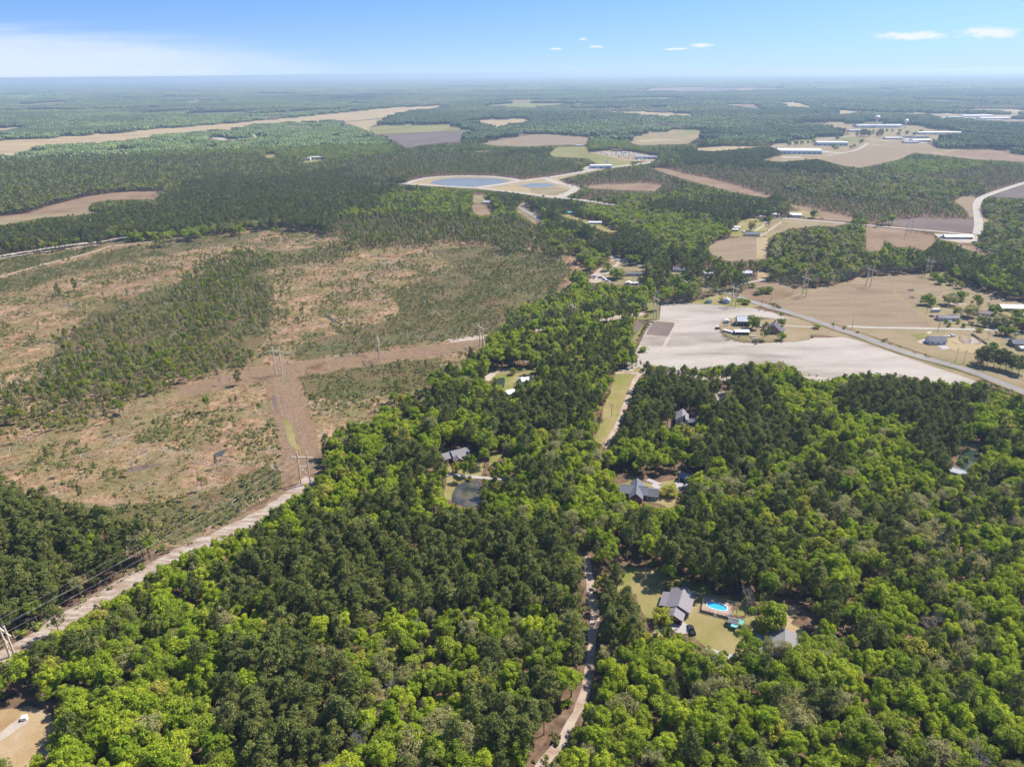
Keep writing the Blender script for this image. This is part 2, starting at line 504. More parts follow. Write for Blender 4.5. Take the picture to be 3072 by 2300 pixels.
for nm, c, ro, me in (('white_paint', (0.66, 0.66, 0.65), 0.6, 0), ('cream_siding', (0.66, 0.63, 0.56), 0.7, 0), ('grey_siding', (0.52, 0.53, 0.54), 0.7, 0),
                      ('blue_siding', (0.42, 0.50, 0.58), 0.7, 0), ('red_brick', (0.24, 0.10, 0.075), 0.9, 0), ('brown_brick', (0.27, 0.16, 0.12), 0.9, 0),
                      ('grey_metal_roof', (0.175, 0.155, 0.168), 0.55, 0.0), ('white_metal_roof', (0.62, 0.62, 0.62), 0.45, 0.0), ('silver_roof', (0.42, 0.42, 0.44), 0.4, 0.2),
                      ('dark_shingle', (0.09, 0.09, 0.097), 0.9, 0), ('grey_shingle', (0.20, 0.185, 0.185), 0.9, 0), ('slate_shingle', (0.13, 0.133, 0.15), 0.9, 0),
                      ('brown_shingle', (0.20, 0.15, 0.14), 0.9, 0), ('green_metal', (0.10, 0.36, 0.27), 0.5, 0), ('teal_metal', (0.13, 0.40, 0.38), 0.5, 0),
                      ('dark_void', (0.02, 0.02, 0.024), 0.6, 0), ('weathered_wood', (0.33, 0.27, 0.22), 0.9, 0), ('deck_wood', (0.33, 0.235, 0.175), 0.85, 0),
                      ('fresh_lumber', (0.66, 0.46, 0.27), 0.8, 0), ('pole_wood', (0.66, 0.52, 0.38), 0.85, 0), ('old_pole', (0.30, 0.225, 0.17), 0.9, 0),
                      ('rust_roof', (0.36, 0.20, 0.15), 0.8, 0), ('wire_metal', (0.38, 0.38, 0.37), 0.6, 0.0), ('tyre_rubber', (0.03, 0.03, 0.03), 0.9, 0),
                      ('insulator', (0.45, 0.45, 0.46), 0.3, 0), ('tank_white', (0.74, 0.75, 0.76), 0.4, 0), ('tank_red', (0.52, 0.16, 0.14), 0.4, 0),
                      ('warehouse_wall', (0.56, 0.60, 0.64), 0.6, 0), ('plastic_white', (0.8, 0.8, 0.8), 0.4, 0), ('beige_wall', (0.52, 0.44, 0.36), 0.8, 0)):
    flat_mat(nm, c, ro, me)
t = NT('window_glass'); t.principled(t.ramp(t.noise(2, 2, 0.5, t.obj()), [(0.3, (0.03, 0.04, 0.05)), (0.7, (0.07, 0.085, 0.10))]), 0.08, 0, 0.6); MAT['window_glass'] = t.m
for nm, c in (('car_black', (0.02, 0.022, 0.025)), ('car_white', (0.75, 0.75, 0.75)), ('car_silver', (0.42, 0.43, 0.45)), ('car_blue', (0.08, 0.16, 0.33)), ('car_red', (0.30, 0.04, 0.035)), ('car_maroon', (0.13, 0.03, 0.04))):
    t = NT(nm); t.principled(t.ramp(t.noise(1.5, 2, 0.5, t.obj()), [(0.3, tuple(v * 0.9 for v in c)), (0.7, c)]), 0.25, 0.1, 0.5); MAT[nm] = t.m
# ------------------------------------------------------------------ mesh helpers
def link(o, parent=None):
    COL.objects.link(o)
    if parent is not None:
        o.parent = parent
    return o


def mesh_ob(name, verts, faces, mat, parent=None, smooth=False):
    me = bpy.data.meshes.new(name)
    me.from_pydata([tuple(map(float, v)) for v in verts], [], [tuple(int(i) for i in f) for f in faces])
    mats = mat if isinstance(mat, (list, tuple)) else [mat]
    for m in mats:
        me.materials.append(MAT[m] if isinstance(m, str) else m)
    if smooth:
        me.polygons.foreach_set('use_smooth', [True] * len(me.polygons))
    me.update()
    return link(bpy.data.objects.new(name, me), parent)


def tag(o, label=None, cat=None, group=None, kind=None):
    if label: o['label'] = label
    if cat: o['category'] = cat
    if group: o['group'] = group
    if kind: o['kind'] = kind
    return o


CLEAR = []      # photo-pixel polygons where the ground shows: no tree stands in or in front of them
ROADS = []


def world_poly(poly_px, amp, seed):
    w = [ground(p) for p in poly_px]
    out = []
    for a, b in zip(w, w[1:] + w[:1]):
        n = np.linalg.norm(b - a)
        dist = min(np.linalg.norm(a), np.linalg.norm(b))
        step = max(2.0, dist * 0.006)
        k = max(1, int(n / step))
        for i in range(k):
            out.append(a + (b - a) * i / k)
    out = np.array(out)
    if amp:
        d = np.linalg.norm(out, axis=1)
        sc = np.maximum(1.0, d / 500.0)
        out[:, 0] += (vnoise(out[:, 0] / (9 * sc), out[:, 1] / (9 * sc), seed) - 0.5) * 2.4 * amp * sc
        out[:, 1] += (vnoise(out[:, 0] / (9 * sc), out[:, 1] / (9 * sc), seed + 50) - 0.5) * 2.4 * amp * sc
    return out


_seed = [100]


def land(name, crop, pts, mat, layer, amp=1.0, clear=True):
    _seed[0] += 1
    poly = px(crop, pts)
    w = world_poly(poly, amp, _seed[0])
    far = np.linalg.norm(w, axis=1).max()
    z = (0.05 * layer + 0.0011 * (_seed[0] - 100) % 0.05) * max(1.0, far / 900.0)
    v3 = [Vector((a, b, 0)) for a, b in w]
    tris = tessellate_polygon([v3])
    o = mesh_ob(name, [(a, b, z) for a, b in w], [t if _up(v3, t) else (t[0], t[2], t[1]) for t in tris], mat)
    tag(o, kind='structure')
    if clear:
        CLEAR.append(np.array(poly))
    return o


def _up(v, t):
    a, b, c = v[t[0]], v[t[1]], v[t[2]]
    return (b - a).cross(c - a).z > 0


def smooth_line(w, step):
    w = [np.asarray(p, float) for p in w]
    w = [2 * w[0] - w[1]] + w + [2 * w[-1] - w[-2]]
    out = []
    for i in range(1, len(w) - 2):
        p0, p1, p2, p3 = w[i - 1:i + 3]
        k = max(2, int(np.linalg.norm(p2 - p1) / step))
        for j in range(k):
            t = j / k
            out.append(0.5 * ((2 * p1) + (-p0 + p2) * t + (2 * p0 - 5 * p1 + 4 * p2 - p3) * t * t + (-p0 + 3 * p1 - 3 * p2 + p3) * t ** 3))
    out.append(w[-2])
    return np.array(out)


def road(name, crop, pts, width, mat, layer=4, rough=0.4, clear=True, verge=None, kerb=0.0):
    """a strip of ground along a line of photo pixels"""
    w = smooth_line([ground(p) for p in px(crop, pts)], 4.0)
    d = np.gradient(w, axis=0)
    d /= np.maximum(np.linalg.norm(d, axis=1), 1e-6)[:, None]
    nrm = np.stack([-d[:, 1], d[:, 0]], 1)
    _seed[0] += 1
    far = np.linalg.norm(w, axis=1).max()
    z = (0.05 * layer + 0.0011 * (_seed[0] - 100) % 0.05) * max(1.0, far / 900.0)
    if verge:
        hw = width / 2 + verge[0]
        j = (vnoise(w[:, 0] / 12, w[:, 1] / 12, _seed[0] + 9) - 0.5) * verge[0]
        strip(name + '_verge', w + nrm * (hw + j)[:, None], w - nrm * (hw - j)[:, None], z - 0.03, verge[1])
    jl = (vnoise(w[:, 0] / 7, w[:, 1] / 7, _seed[0]) - 0.5) * 2 * rough
    jr = (vnoise(w[:, 0] / 7, w[:, 1] / 7, _seed[0] + 5) - 0.5) * 2 * rough
    a, b = w + nrm * (width / 2 + jl)[:, None], w - nrm * (width / 2 + jr)[:, None]
    o = strip(name, a, b, z, mat)
    ROADS.append((w, width / 2 + 1.6))
    if clear:
        pa = np.stack(project(np.c_[a, np.zeros(len(a))]), 1)
        pb = np.stack(project(np.c_[b, np.zeros(len(b))]), 1)
        k = 0
        while k < len(pa) - 1:                      # keep the test polygons short and convex
            e = min(k + 8, len(pa) - 1)
            CLEAR.append(np.concatenate([pa[k:e + 1], pb[k:e + 1][::-1]]))
            k = e
    return o


def strip(name, a, b, z, mat):
    n = len(a)
    v = [(p[0], p[1], z) for p in a] + [(p[0], p[1], z) for p in b]
    f = [(n + i, n + i + 1, i + 1, i) for i in range(n - 1)]
    me_o = mesh_ob(name, v, f, mat)
    n0 = me_o.data.polygons[0].normal.z
    if n0 < 0:
        me_o.data.flip_normals()
    return tag(me_o, kind='structure')


# ------------------------------------------------------------------ ground sheet to the horizon
GR = 60000.0
ring = []
faces = []
radii = [0, 400, 1500, 6000, 20000, GR]
verts = [(0, 0, 0)]
NS = 64
for r in radii[1:]:
    for i in range(NS):
        a = 2 * math.pi * i / NS
        verts.append((r * math.cos(a), r * math.sin(a), 0))
for i in range(NS):
    faces.append((0, 1 + i, 1 + (i + 1) % NS))
for k in range(len(radii) - 2):
    for i in range(NS):
        j = (i + 1) % NS
        faces.append((1 + k * NS + i, 1 + (k + 1) * NS + i, 1 + (k + 1) * NS + j, 1 + k * NS + j))
tag(mesh_ob('ground', verts, faces, 'forest_floor'), kind='structure')

# ------------------------------------------------------------------ open land, far to near
# far fields
land('airfield', 'a1', [(-300, 545), (0, 525), (500, 490), (1100, 440), (1700, 390), (2212, 340), (2560, 305), (2882, 293), (2812, 325), (2642, 332), (2512, 375), (2372, 386), (2212, 400), (2100, 402), (1900, 415), (1650, 425), (1500, 458), (1300, 475), (1080, 490), (900, 512), (600, 547), (270, 565), (140, 605), (120, 637), (0, 637), (-300, 650)], 'airfield', 1, 3)
for c, p, m in (('a1', [(100, 290), (260, 278), (440, 268), (420, 285), (180, 298)], 'red_clearing'),
                ('a1', [(740, 247), (830, 236), (825, 243), (780, 252)], 'tan_field'),
                ('a1', [(1210, 267), (1300, 260), (1270, 286), (1215, 284)], 'green_field'),
                ('a1', [(890, 350), (1100, 330), (1330, 318), (1330, 326), (1000, 350)], 'tan_field'),
                ('a1', [(1600, 352), (1900, 333), (2212, 318), (2212, 326), (1800, 348)], 'tan_field'),
                ('a1', [(580, 597), (740, 580), (900, 577), (880, 588), (700, 600)], 'tan_field'),
                ('a1', [(1365, 495), (1420, 492), (1480, 520), (1570, 515), (1460, 540), (1400, 535)], 'sand'),
                ('a1', [(1580, 505), (1640, 497), (1720, 505), (1640, 512)], 'tan_field'),
                ('a1', [(1940, 662), (2020, 645), (2100, 640), (2108, 652), (2000, 668)], 'lawn'),
                ('a1', [(1715, 615), (1795, 612), (1795, 632), (1720, 636)], 'lawn'),
                ('a2', [(0, 405), (160, 392), (300, 382), (180, 440), (200, 482), (130, 450), (60, 420)], 'tan_field'),
                ('a2', [(180, 440), (300, 422), (560, 415), (720, 415), (700, 435), (880, 466), (700, 458), (540, 470), (360, 476), (200, 484)], 'green_field'),
                ('a2', [(240, 492), (400, 482), (560, 468), (800, 462), (880, 472), (760, 492), (780, 532), (560, 547), (420, 572), (340, 522)], 'purple_plough'),
                ('a2', [(890, 542), (1130, 502), (1290, 477), (1600, 500), (1590, 547), (1400, 552), (1230, 562), (1000, 557)], 'brown_field'),
                ('a2', [(830, 395), (1160, 378), (1220, 400), (1060, 425), (1000, 450), (940, 410)], 'tan_field'),
                ('a2', [(870, 590), (970, 584), (970, 592), (860, 600)], 'green_field'),
                ('a2', [(1348, 607), (1400, 565), (1600, 562), (1610, 600), (1880, 660), (1870, 682), (1700, 697), (1600, 640), (1370, 626)], 'green_field'),
                ('a2', [(1610, 600), (1760, 585), (1900, 598), (2060, 628), (2010, 662), (1900, 657), (1750, 642)], 'tan_field'),
                ('a2', [(1870, 522), (1960, 470), (2300, 440), (2330, 490), (2250, 545), (1940, 556), (1880, 542)], 'dry_grass'),
                ('a2', [(1900, 520), (2050, 512), (2180, 518), (1960, 535)], 'tan_field'),
                ('a2', [(1620, 335), (1900, 330), (2212, 345), (2290, 360), (2212, 374), (1960, 362), (1700, 347)], 'tan_field'),
                ('a2', [(1930, 205), (2030, 180), (2220, 178), (2400, 178), (2212, 196), (2000, 208)], 'red_clearing'),
                ('a2', [(2120, 200), (2330, 180), (2560, 179), (2520, 200), (2400, 212), (2212, 211)], 'purple_plough'),
                ('a2', [(2530, 200), (2600, 180), (2700, 178), (2640, 204)], 'red_clearing'),
                ('a2', [(2660, 192), (2710, 179), (2890, 184), (2800, 196)], 'green_field'),
                ('a2', [(40, 285), (140, 278), (160, 284), (60, 290)], 'tan_field'),
                ('a2', [(970, 297), (1040, 293), (1060, 300), (990, 305)], 'purple_plough'),
                ('a2', [(1265, 319), (1310, 317), (1315, 325), (1280, 327)], 'red_clearing'),
                ('a2', [(1500, 285), (1560, 278), (1575, 292), (1520, 298)], 'red_clearing'),
                ('a3', [(90, 572), (280, 560), (470, 560), (640, 550), (380, 577), (200, 592), (100, 588)], 'tan_field'),
                ('a3', [(0, 445), (60, 447), (120, 465), (0, 490)], 'green_field'),
                ('a3', [(300, 285), (460, 285), (480, 310), (560, 330), (420, 318), (320, 300)], 'red_clearing'),
                ('a3', [(640, 275), (710, 270), (830, 300), (820, 318), (700, 310)], 'tan_field'),
                ('a3', [(860, 318), (1000, 322), (1130, 330), (1400, 340), (2212, 352), (2500, 356), (2500, 375), (2212, 372), (1900, 366), (1500, 360), (1200, 346), (1100, 352), (990, 366), (1010, 335)], 'tan_field'),
                ('a3', [(1620, 370), (1760, 366), (1980, 368), (2100, 385), (2000, 400), (1800, 392), (1700, 385)], 'gravel_road'),
                ('a3', [(1020, 272), (1110, 270), (1120, 282), (1030, 284)], 'tan_field'),
                ('a3', [(1880, 285), (2080, 282), (2060, 292), (1900, 294)], 'tan_field'),
                ('a3', [(1230, 190), (1480, 192), (1400, 197), (1240, 196)], 'tan_field'),
                ('a3', [(750, 405), (950, 400), (1200, 415), (1450, 420), (1700, 450), (1800, 472), (1700, 500), (1580, 540), (1640, 575), (1830, 565), (2212, 612), (2300, 620), (2300, 668), (2100, 655), (1900, 645), (1500, 602), (1420, 640), (1300, 672), (1150, 700), (1040, 687), (870, 642), (640, 662), (490, 648), (640, 622), (640, 590), (560, 557), (700, 530), (900, 500), (1080, 490), (1060, 455), (1000, 440)], 'dry_grass'),
                ('a3', [(1020, 500), (1180, 505), (1200, 530), (1080, 545), (1000, 525)], 'strip_green'),
                ('a3', [(1250, 560), (1620, 575), (1700, 590), (1500, 600), (1400, 640), (1300, 672), (1150, 698), (1040, 685), (900, 645), (1100, 600)], 'brown_field'),
                ('a3', [(1840, 570), (2212, 612), (2212, 658), (1950, 640), (1700, 610)], 'red_clearing')):
    land('field', c, p, m, 2 if m != 'dry_grass' else 1, 1.0)
for c, p, w in (('a3', [(550, 570), (700, 550), (850, 530), (1000, 505), (1115, 492)], 16), ('a3', [(640, 600), (760, 618), (900, 622), (1030, 605), (1110, 590), (1165, 565), (1200, 542)], 16),
                ('a3', [(1180, 512), (1280, 520), (1380, 530)], 26), ('a3', [(640, 632), (720, 633), (770, 632)], 60), ('a3', [(1230, 553), (1285, 552)], 30),
                ('a3', [(1060, 335), (1400, 348), (2300, 362)], 40), ('a3', [(880, 590), (960, 600), (1010, 600)], 60), ('a3', [(1310, 512), (1450, 512), (1560, 540)], 60)):
    road('road', c, p, w * 0.55, 'gravel_road', 4, 1.0)
# small fields let into the far woods
frng = np.random.default_rng(31)
for k_ in range(60):
    d_ = 3300 * (4.2 ** frng.uniform()); a_ = frng.uniform(-.68, .68)
    c_ = np.array([math.sin(a_), math.cos(a_)]) * d_
    w_, h_ = frng.uniform(110, 380) * d_ / 5000, frng.uniform(280, 520)
    q_ = []
    for i_ in range(7):
        t_ = 2 * math.pi * i_ / 7
        q_.append(c_ + np.array([w_ * math.cos(t_), h_ * math.sin(t_)]) * frng.uniform(.6, 1.1))
    qx_, qy_ = project(np.c_[np.array(q_), np.zeros(7)])
    if any(inside(qx_, qy_, p_).any() for p_ in CLEAR):
        continue
    land('field', 'S', list(zip(qx_, qy_)), ('tan_field', 'green_field', 'dry_grass', 'red_clearing', 'purple_plough')[int(frng.integers(5))], 1, 1.0)
# salvage yard road, interchange ponds and roads
land('field', 'a2', [(2000, 700), (2090, 700), (2212, 735), (2370, 765), (2560, 815), (2790, 885), (2750, 893), (2510, 850), (2212, 770)], 'red_clearing', 2)
land('field', 'a2', [(1560, 822), (1700, 806), (1980, 800), (2080, 812), (2030, 850), (1800, 842), (1620, 832)], 'red_clearing', 2)
land('bank', 'a2', [(330, 800), (430, 795), (520, 770), (640, 756), (800, 750), (960, 752), (1090, 766), (1180, 776), (1340, 757), (1540, 727), (1620, 700), (1700, 690), (1720, 705), (1560, 740), (1400, 775), (1460, 800), (1520, 825), (1510, 850), (1450, 875), (1460, 890), (1340, 898), (1220, 875), (1100, 858), (1000, 850), (880, 838), (640, 822), (430, 810)], 'tan_field', 1)
land('pond', 'a2', [(570, 800), (600, 785), (650, 773), (740, 766), (850, 764), (960, 767), (1050, 775), (1092, 786), (1040, 799), (950, 812), (850, 824), (750, 822), (650, 812)], 'pond_water', 3, 0.3)
land('pond', 'a2', [(1145, 815), (1250, 797), (1330, 799), (1405, 816), (1330, 825), (1220, 829)], 'pond_water', 3, 0.3)
land('field', 'a2', [(1215, 832), (1330, 830), (1410, 822), (1482, 840), (1420, 878), (1300, 872), (1228, 856)], 'dry_grass', 3, 0.6)
road('road', 'a2', [(200, 800), (430, 806), (640, 818), (880, 832), (1000, 846), (1150, 862), (1280, 880), (1400, 893), (1560, 910), (1780, 942)], 13, 'gravel_road', 5)
road('road', 'a2', [(870, 832), (1100, 798), (1340, 765), (1520, 735), (1640, 712), (1800, 692), (1960, 672), (2010, 664)], 16, 'gravel_road', 5)
road('pond_bank_road', 'a2', [(420, 803), (500, 778), (620, 760), (800, 754), (960, 757), (1080, 769), (1150, 783)], 16, 'gravel_road', 5)
road('pond_bank_road', 'a2', [(1150, 783), (1080, 802), (960, 822), (880, 832)], 13, 'gravel_road', 5)
road('pond_bank_road', 'a2', [(1330, 770), (1390, 795), (1455, 808), (1512, 828), (1505, 850), (1450, 872), (1420, 890)], 18, 'gravel_road', 5)
land('paved_yard', 'a2', [(1560, 708), (1600, 690), (1720, 688), (1730, 698), (1600, 716)], 'gravel_road', 6)
# left side clearings and road
land('field', 'b1', [(-100, 118), (0, 105), (200, 85), (300, 45), (560, -20), (720, -45), (870, -55), (1060, -57), (1000, -5), (700, 0), (590, 20), (575, 75), (690, 80), (500, 100), (300, 112), (0, 165), (-100, 180)], 'red_clearing', 2)
land('field', 'b1', [(-60, 135), (0, 118), (300, 92), (560, 78), (690, 82), (500, 100), (300, 112), (0, 166), (-60, 180)], 'dry_grass', 3, 1, False)
# the big clear-cut
land('clearing', 'F', [(-60, 556), (0, 548), (110, 536), (250, 517), (400, 510), (560, 488), (640, 484), (700, 487), (770, 508), (860, 500), (1010, 516), (1060, 480), (1130, 470), (1180, 490), (1215, 525), (1260, 555), (1285, 575), (1260, 612), (1190, 655), (1140, 690), (1080, 722), (1048, 760), (1000, 800), (960, 815), (900, 850), (840, 885), (780, 920), (730, 935), (700, 965), (690, 1010), (600, 1060), (520, 1110), (400, 1190), (330, 1165), (230, 1125), (100, 1085), (0, 1060), (-60, 1050)], 'clearcut', 1, 2.5, False)
for c_, p_ in (('b2', [(560, 540), (900, 520), (1400, 560), (1480, 640), (1440, 760), (1280, 960), (1150, 1040), (700, 1110), (0, 1215), (-300, 1260), (-300, 1160), (0, 1080), (420, 960), (320, 830), (760, 660)]),
               ('c1', [(300, 960), (600, 930), (900, 880), (1300, 830), (1700, 660), (1900, 700), (1700, 850), (1400, 1040), (1000, 1200), (800, 1100)]),
               ('b1', [(-100, 540), (0, 510), (500, 400), (800, 310), (1200, 280), (1700, 200), (1700, 240), (1000, 370), (500, 480), (-100, 640)]),
               ('b1', [(-100, 440), (0, 405), (500, 322), (650, 312), (450, 375), (0, 480), (-100, 510)]),
               ('r2', [(350, 340), (800, 270), (1200, 210), (1700, 165), (1700, 300), (1500, 450), (900, 560), (400, 520)]),
               ('b1', [(120, 1270), (300, 1080), (600, 700), (1080, 560), (1400, 440), (1700, 330), (2212, 300), (2212, 380), (1740, 440), (1780, 560), (1740, 720), (1700, 900), (1560, 1080), (1000, 1160), (500, 1280)])):
    land('scrub_ground', c_, p_, 'scrub_ground', 2, 5.0, False)
road('road', 'b1', [(-80, 378), (0, 365), (250, 325), (480, 290), (700, 265), (830, 240)], 11, 'gravel_road', 5)
road('track', 'b1', [(-80, 388), (0, 380), (250, 343), (480, 312), (640, 290)], 5, 'gravel_road', 4)
road('track', 'b1', [(-80, 520), (0, 500), (300, 415), (600, 340), (720, 300), (900, 280), (1100, 258), (1300, 232)], 4.5, 'dirt_road', 4, 0.5)
road('track', 'b1', [(0, 770), (300, 670), (600, 600), (800, 545), (1000, 490), (1250, 410)], 9, 'row_grass', 2, 3.0, False)
# power line corridors
land('power_line_corridor', 'F', [(380, 838), (470, 815), (560, 793), (700, 775), (830, 757), (960, 742), (1040, 732), (1050, 748), (960, 765), (830, 785), (700, 805), (640, 815), (560, 825), (400, 858)], 'row_grass', 2, 1.2, True)
land('power_line_corridor', 'F', [(572, 815), (645, 812), (665, 870), (690, 960), (695, 1000), (690, 1030), (600, 1090), (612, 985), (590, 890)], 'row_grass', 2, 1.5)
land('grass_strip', 'c1', [(1835, 350), (1870, 345), (1900, 420), (1950, 545), (1920, 555), (1880, 500), (1850, 420)], 'lawn', 3, 1.6, False)
land('mud_patch', 'c1', [(1765, 180), (1785, 185), (1790, 250), (1805, 310), (1785, 300), (1765, 240)], 'dark_plough', 3, 0.5, False)
land('power_line_corridor', 'd1', [(-150, 860), (0, 770), (300, 600), (700, 365), (1000, 185), (1300, 30), (1500, -95), (1720, -200), (1830, -300), (2040, -430), (2075, -310), (1760, -90), (1500, 40), (1200, 130), (1060, 260), (800, 420), (600, 545), (280, 765), (100, 850), (-150, 990)], 'row_grass', 2, 1.2, False)
BASE_ONLY = [np.array(px('d1', [(-150, 860), (0, 770), (300, 600), (700, 365), (1000, 185), (1300, 30), (1500, -95), (1720, -200), (1830, -300), (2040, -430), (2075, -310), (1760, -90), (1500, 30), (1200, 150), (1060, 230), (800, 390), (600, 515), (280, 720), (100, 830), (-150, 970)]))]
CLEAR.append(np.array(px('d1', [(-150, 860), (0, 775), (300, 605), (700, 370), (1000, 190), (1300, 35), (1500, -90), (1720, -195), (1830, -295), (1990, -400), (2000, -350), (1730, -130), (1500, 0), (1200, 110), (900, 290), (700, 415), (450, 560), (200, 715), (40, 810), (-150, 920)])))
road('sandy_track', 'd1', [(-120, 870), (0, 815), (200, 690), (450, 540), (700, 405), (950, 245), (1150, 140), (1380, 40), (1700, -120), (1900, -250), (2030, -360)], 9, 'row_sand', 3, 2.5, False)
road('sandy_track', 'b2', [(700, 1130), (1000, 1095), (1200, 1065), (1330, 1045), (1500, 1010), (1700, 985), (1820, 970), (1960, 950)], 9, 'sand', 4, 1.2, False)
land('sandy_ground', 'b2', [(1680, 990), (1800, 968), (1830, 972), (1800, 990), (1700, 1005)], 'sand', 5, 0.5, True)
land('sandy_ground', 'b2', [(1200, 1062), (1330, 1038), (1340, 1050), (1250, 1072), (1205, 1075)], 'sand', 5, 0.5, True)
for p in ([(1310, 515), (1430, 480), (1490, 500), (1400, 545), (1330, 560)], [(800, 660), (900, 640), (980, 655), (900, 680), (820, 690)], [(1560, 680), (1650, 630), (1670, 650), (1590, 710)]):
    land('bare_patch', 'c1', p, 'row_grass', 3, 3.0, False)
land('puddle', 'c1', [(1380, 565), (1430, 545), (1470, 540), (1440, 580), (1395, 585)], 'murky_pond', 4, 0.6, False)
land('puddle', 'b1', [(2100, 750), (2130, 745), (2180, 790), (2212, 805), (2150, 785)], 'murky_pond', 4, 0.6, False)
land('puddle', 'c1', [(800, 685), (860, 650), (950, 632), (1060, 630), (1000, 645), (880, 675)], 'dark_plough', 4, 0.6, False)
# mid: road past the long pine row, homes among trees
land('yard', 'q1', [(150, 620), (270, 470), (430, 330), (520, 300), (700, 130), (790, 60), (850, 70), (920, 100), (1010, 110), (1060, 190), (1280, 210), (1400, 260), (1390, 420), (1340, 500), (1330, 620), (1400, 690), (1380, 720), (1000, 715), (700, 690), (560, 640), (430, 650), (330, 680)], 'dry_grass', 2, 0.8)
road('drive', 'q1', [(860, 60), (780, 110), (700, 170)], 5, 'dirt_road', 5)
road('drive', 'q1', [(990, 130), (900, 150), (800, 270), (700, 370), (620, 440), (440, 480), (330, 600)], 4, 'gravel_road', 5)
land('sandy_yard', 'q1', [(170, 610), (280, 480), (440, 330), (500, 330), (430, 440), (560, 540), (500, 600), (350, 680)], 'dirt_road', 3, 0.6)
land('yard', 'b2', [(1140, 265), (1180, 258), (1290, 300), (1290, 360), (1240, 360), (1180, 310), (1145, 300)], 'dry_grass', 2)
land('yard', 'b2', [(845, 250), (960, 245), (1000, 280), (960, 310), (880, 320), (850, 290)], 'red_clearing', 2)
land('yard', 'b2', [(860, 180), (940, 185), (930, 230), (880, 245), (850, 230)], 'dry_grass', 2)
land('yard', 'b2', [(1395, 305), (1500, 310), (1620, 350), (1720, 380), (1830, 440), (1700, 420), (1560, 355), (1450, 330)], 'lawn', 2)
road('road', 'F', [(2300, 878), (2212, 847), (2090, 800), (1960, 763), (1830, 717), (1720, 680), (1620, 651), (1540, 622), (1460, 598), (1380, 574), (1320, 555), (1270, 534), (1215, 508), (1170, 478), (1145, 462), (1126, 450), (1135, 440), (1165, 424)], 6.5, 'asphalt', 6, 0.15, False, verge=(2.5, 'dry_grass'))
CLEAR.append(np.array(px('F', [(1620, 645), (1720, 676), (1830, 712), (1960, 757), (2090, 793), (2220, 838), (2220, 862), (2090, 810), (1960, 770), (1830, 724), (1720, 686), (1620, 657)])))
CLEAR.append(np.array(px('b2', [(1140, 300), (1160, 260), (1180, 258), (1170, 290), (1250, 345), (1280, 375), (1240, 360), (1180, 330)])))
land('yard', 'q2', [(620, 880), (760, 850), (920, 800), (1100, 760), (1400, 780), (1480, 850), (1700, 930), (1850, 980), (1700, 1010), (1300, 985), (1000, 950), (640, 930)], 'lawn', 3, 0.6)
land('yard', 'q2', [(1790, 480), (1800, 330), (2040, 390), (1980, 460), (1850, 520)], 'tan_field', 3, 0.6)
road('drive', 'q2', [(1380, 620), (1520, 570), (1650, 540), (1800, 510), (2000, 470)], 4, 'gravel_road', 5)
land('yard', 'q2', [(150, 330), (240, 310), (440, 340), (420, 400), (280, 400)], 'lawn', 2, 0.5)
land('yard', 'q2', [(730, 640), (900, 620), (930, 690), (780, 710)], 'red_clearing', 2, 0.5)
# right: open farmland
land('farmland', 'b3', [(355, 835), (480, 745), (640, 760), (820, 790), (1000, 765), (1140, 718), (1290, 702), (1580, 690), (1720, 680), (1690, 720), (1900, 790), (2100, 860), (2230, 880), (2400, 920), (2400, 1470), (2212, 1430), (2050, 1375), (1900, 1315), (1640, 1235), (1300, 1125), (1080, 1050), (900, 995), (700, 925), (560, 880)], 'dry_grass', 1, 1.0)
land('brown_field', 'b3', [(590, 893), (780, 832), (1000, 772), (1140, 735), (1290, 712), (1400, 860), (1500, 920), (1620, 1048), (1380, 1046), (1080, 1040), (900, 1000), (700, 935)], 'brown_field', 2, 0.6)
land('brown_field', 'b3', [(1300, 708), (1560, 700), (1600, 745), (1700, 810), (1640, 880), (1540, 840), (1520, 890), (1480, 890), (1400, 840)], 'brown_field', 2, 0.8)
land('brown_field', 'b3', [(1720, 745), (1900, 795), (2100, 862), (2212, 905), (2100, 900), (1960, 880), (1780, 800)], 'brown_field', 2, 0.6)
land('red_field', 'b3', [(360, 835), (480, 745), (640, 765), (780, 810), (620, 870), (560, 880)], 'red_clearing', 2, 0.6)
land('farmland', 'b3', [(640, 960), (900, 1005), (1100, 1062), (1300, 1132), (1640, 1245), (1900, 1325), (2000, 1365), (1880, 1385), (1640, 1305), (1300, 1185), (1060, 1112), (880, 1090), (690, 1085), (560, 1000)], 'dry_grass', 1, 0.5)
land('pale_field', 'F', [(1360, 770), (1500, 770), (1800, 780), (2000, 800), (2130, 828), (2100, 850), (1900, 850), (1700, 835), (1450, 822), (1350, 800)], 'pale_plough', 1, 0.5, False)
land('pale_field', 'F', [(1428, 656), (1500, 653), (1560, 658), (1620, 664), (1665, 674), (1706, 688), (1690, 690), (1640, 685), (1600, 685), (1570, 690), (1553, 705), (1556, 720), (1575, 732), (1600, 740), (1640, 742), (1700, 738), (1760, 730), (1820, 728), (1850, 735), (1900, 752), (1960, 773), (2040, 800), (2110, 824), (2050, 826), (1960, 812), (1850, 803), (1800, 815), (1745, 806), (1690, 780), (1600, 785), (1520, 792), (1430, 790), (1398, 788), (1372, 762), (1385, 735), (1400, 700), (1425, 690)], 'pale_plough', 2, 0.5)
land('row_crop', 'r7', [(1486, 398), (1548, 288), (1732, 302), (1690, 412)], 'row_crop', 3, 0.2)
road('field_track', 'r7', [(1530, 285), (1640, 288), (1735, 298), (1690, 400), (1650, 470), (1610, 560)], 2.5, 'sand', 4, 0.2)
land('grass_strip', 'r7', [(1495, 130), (1600, 125), (1595, 275), (1500, 275)], 'strip_green', 3, 0.4)
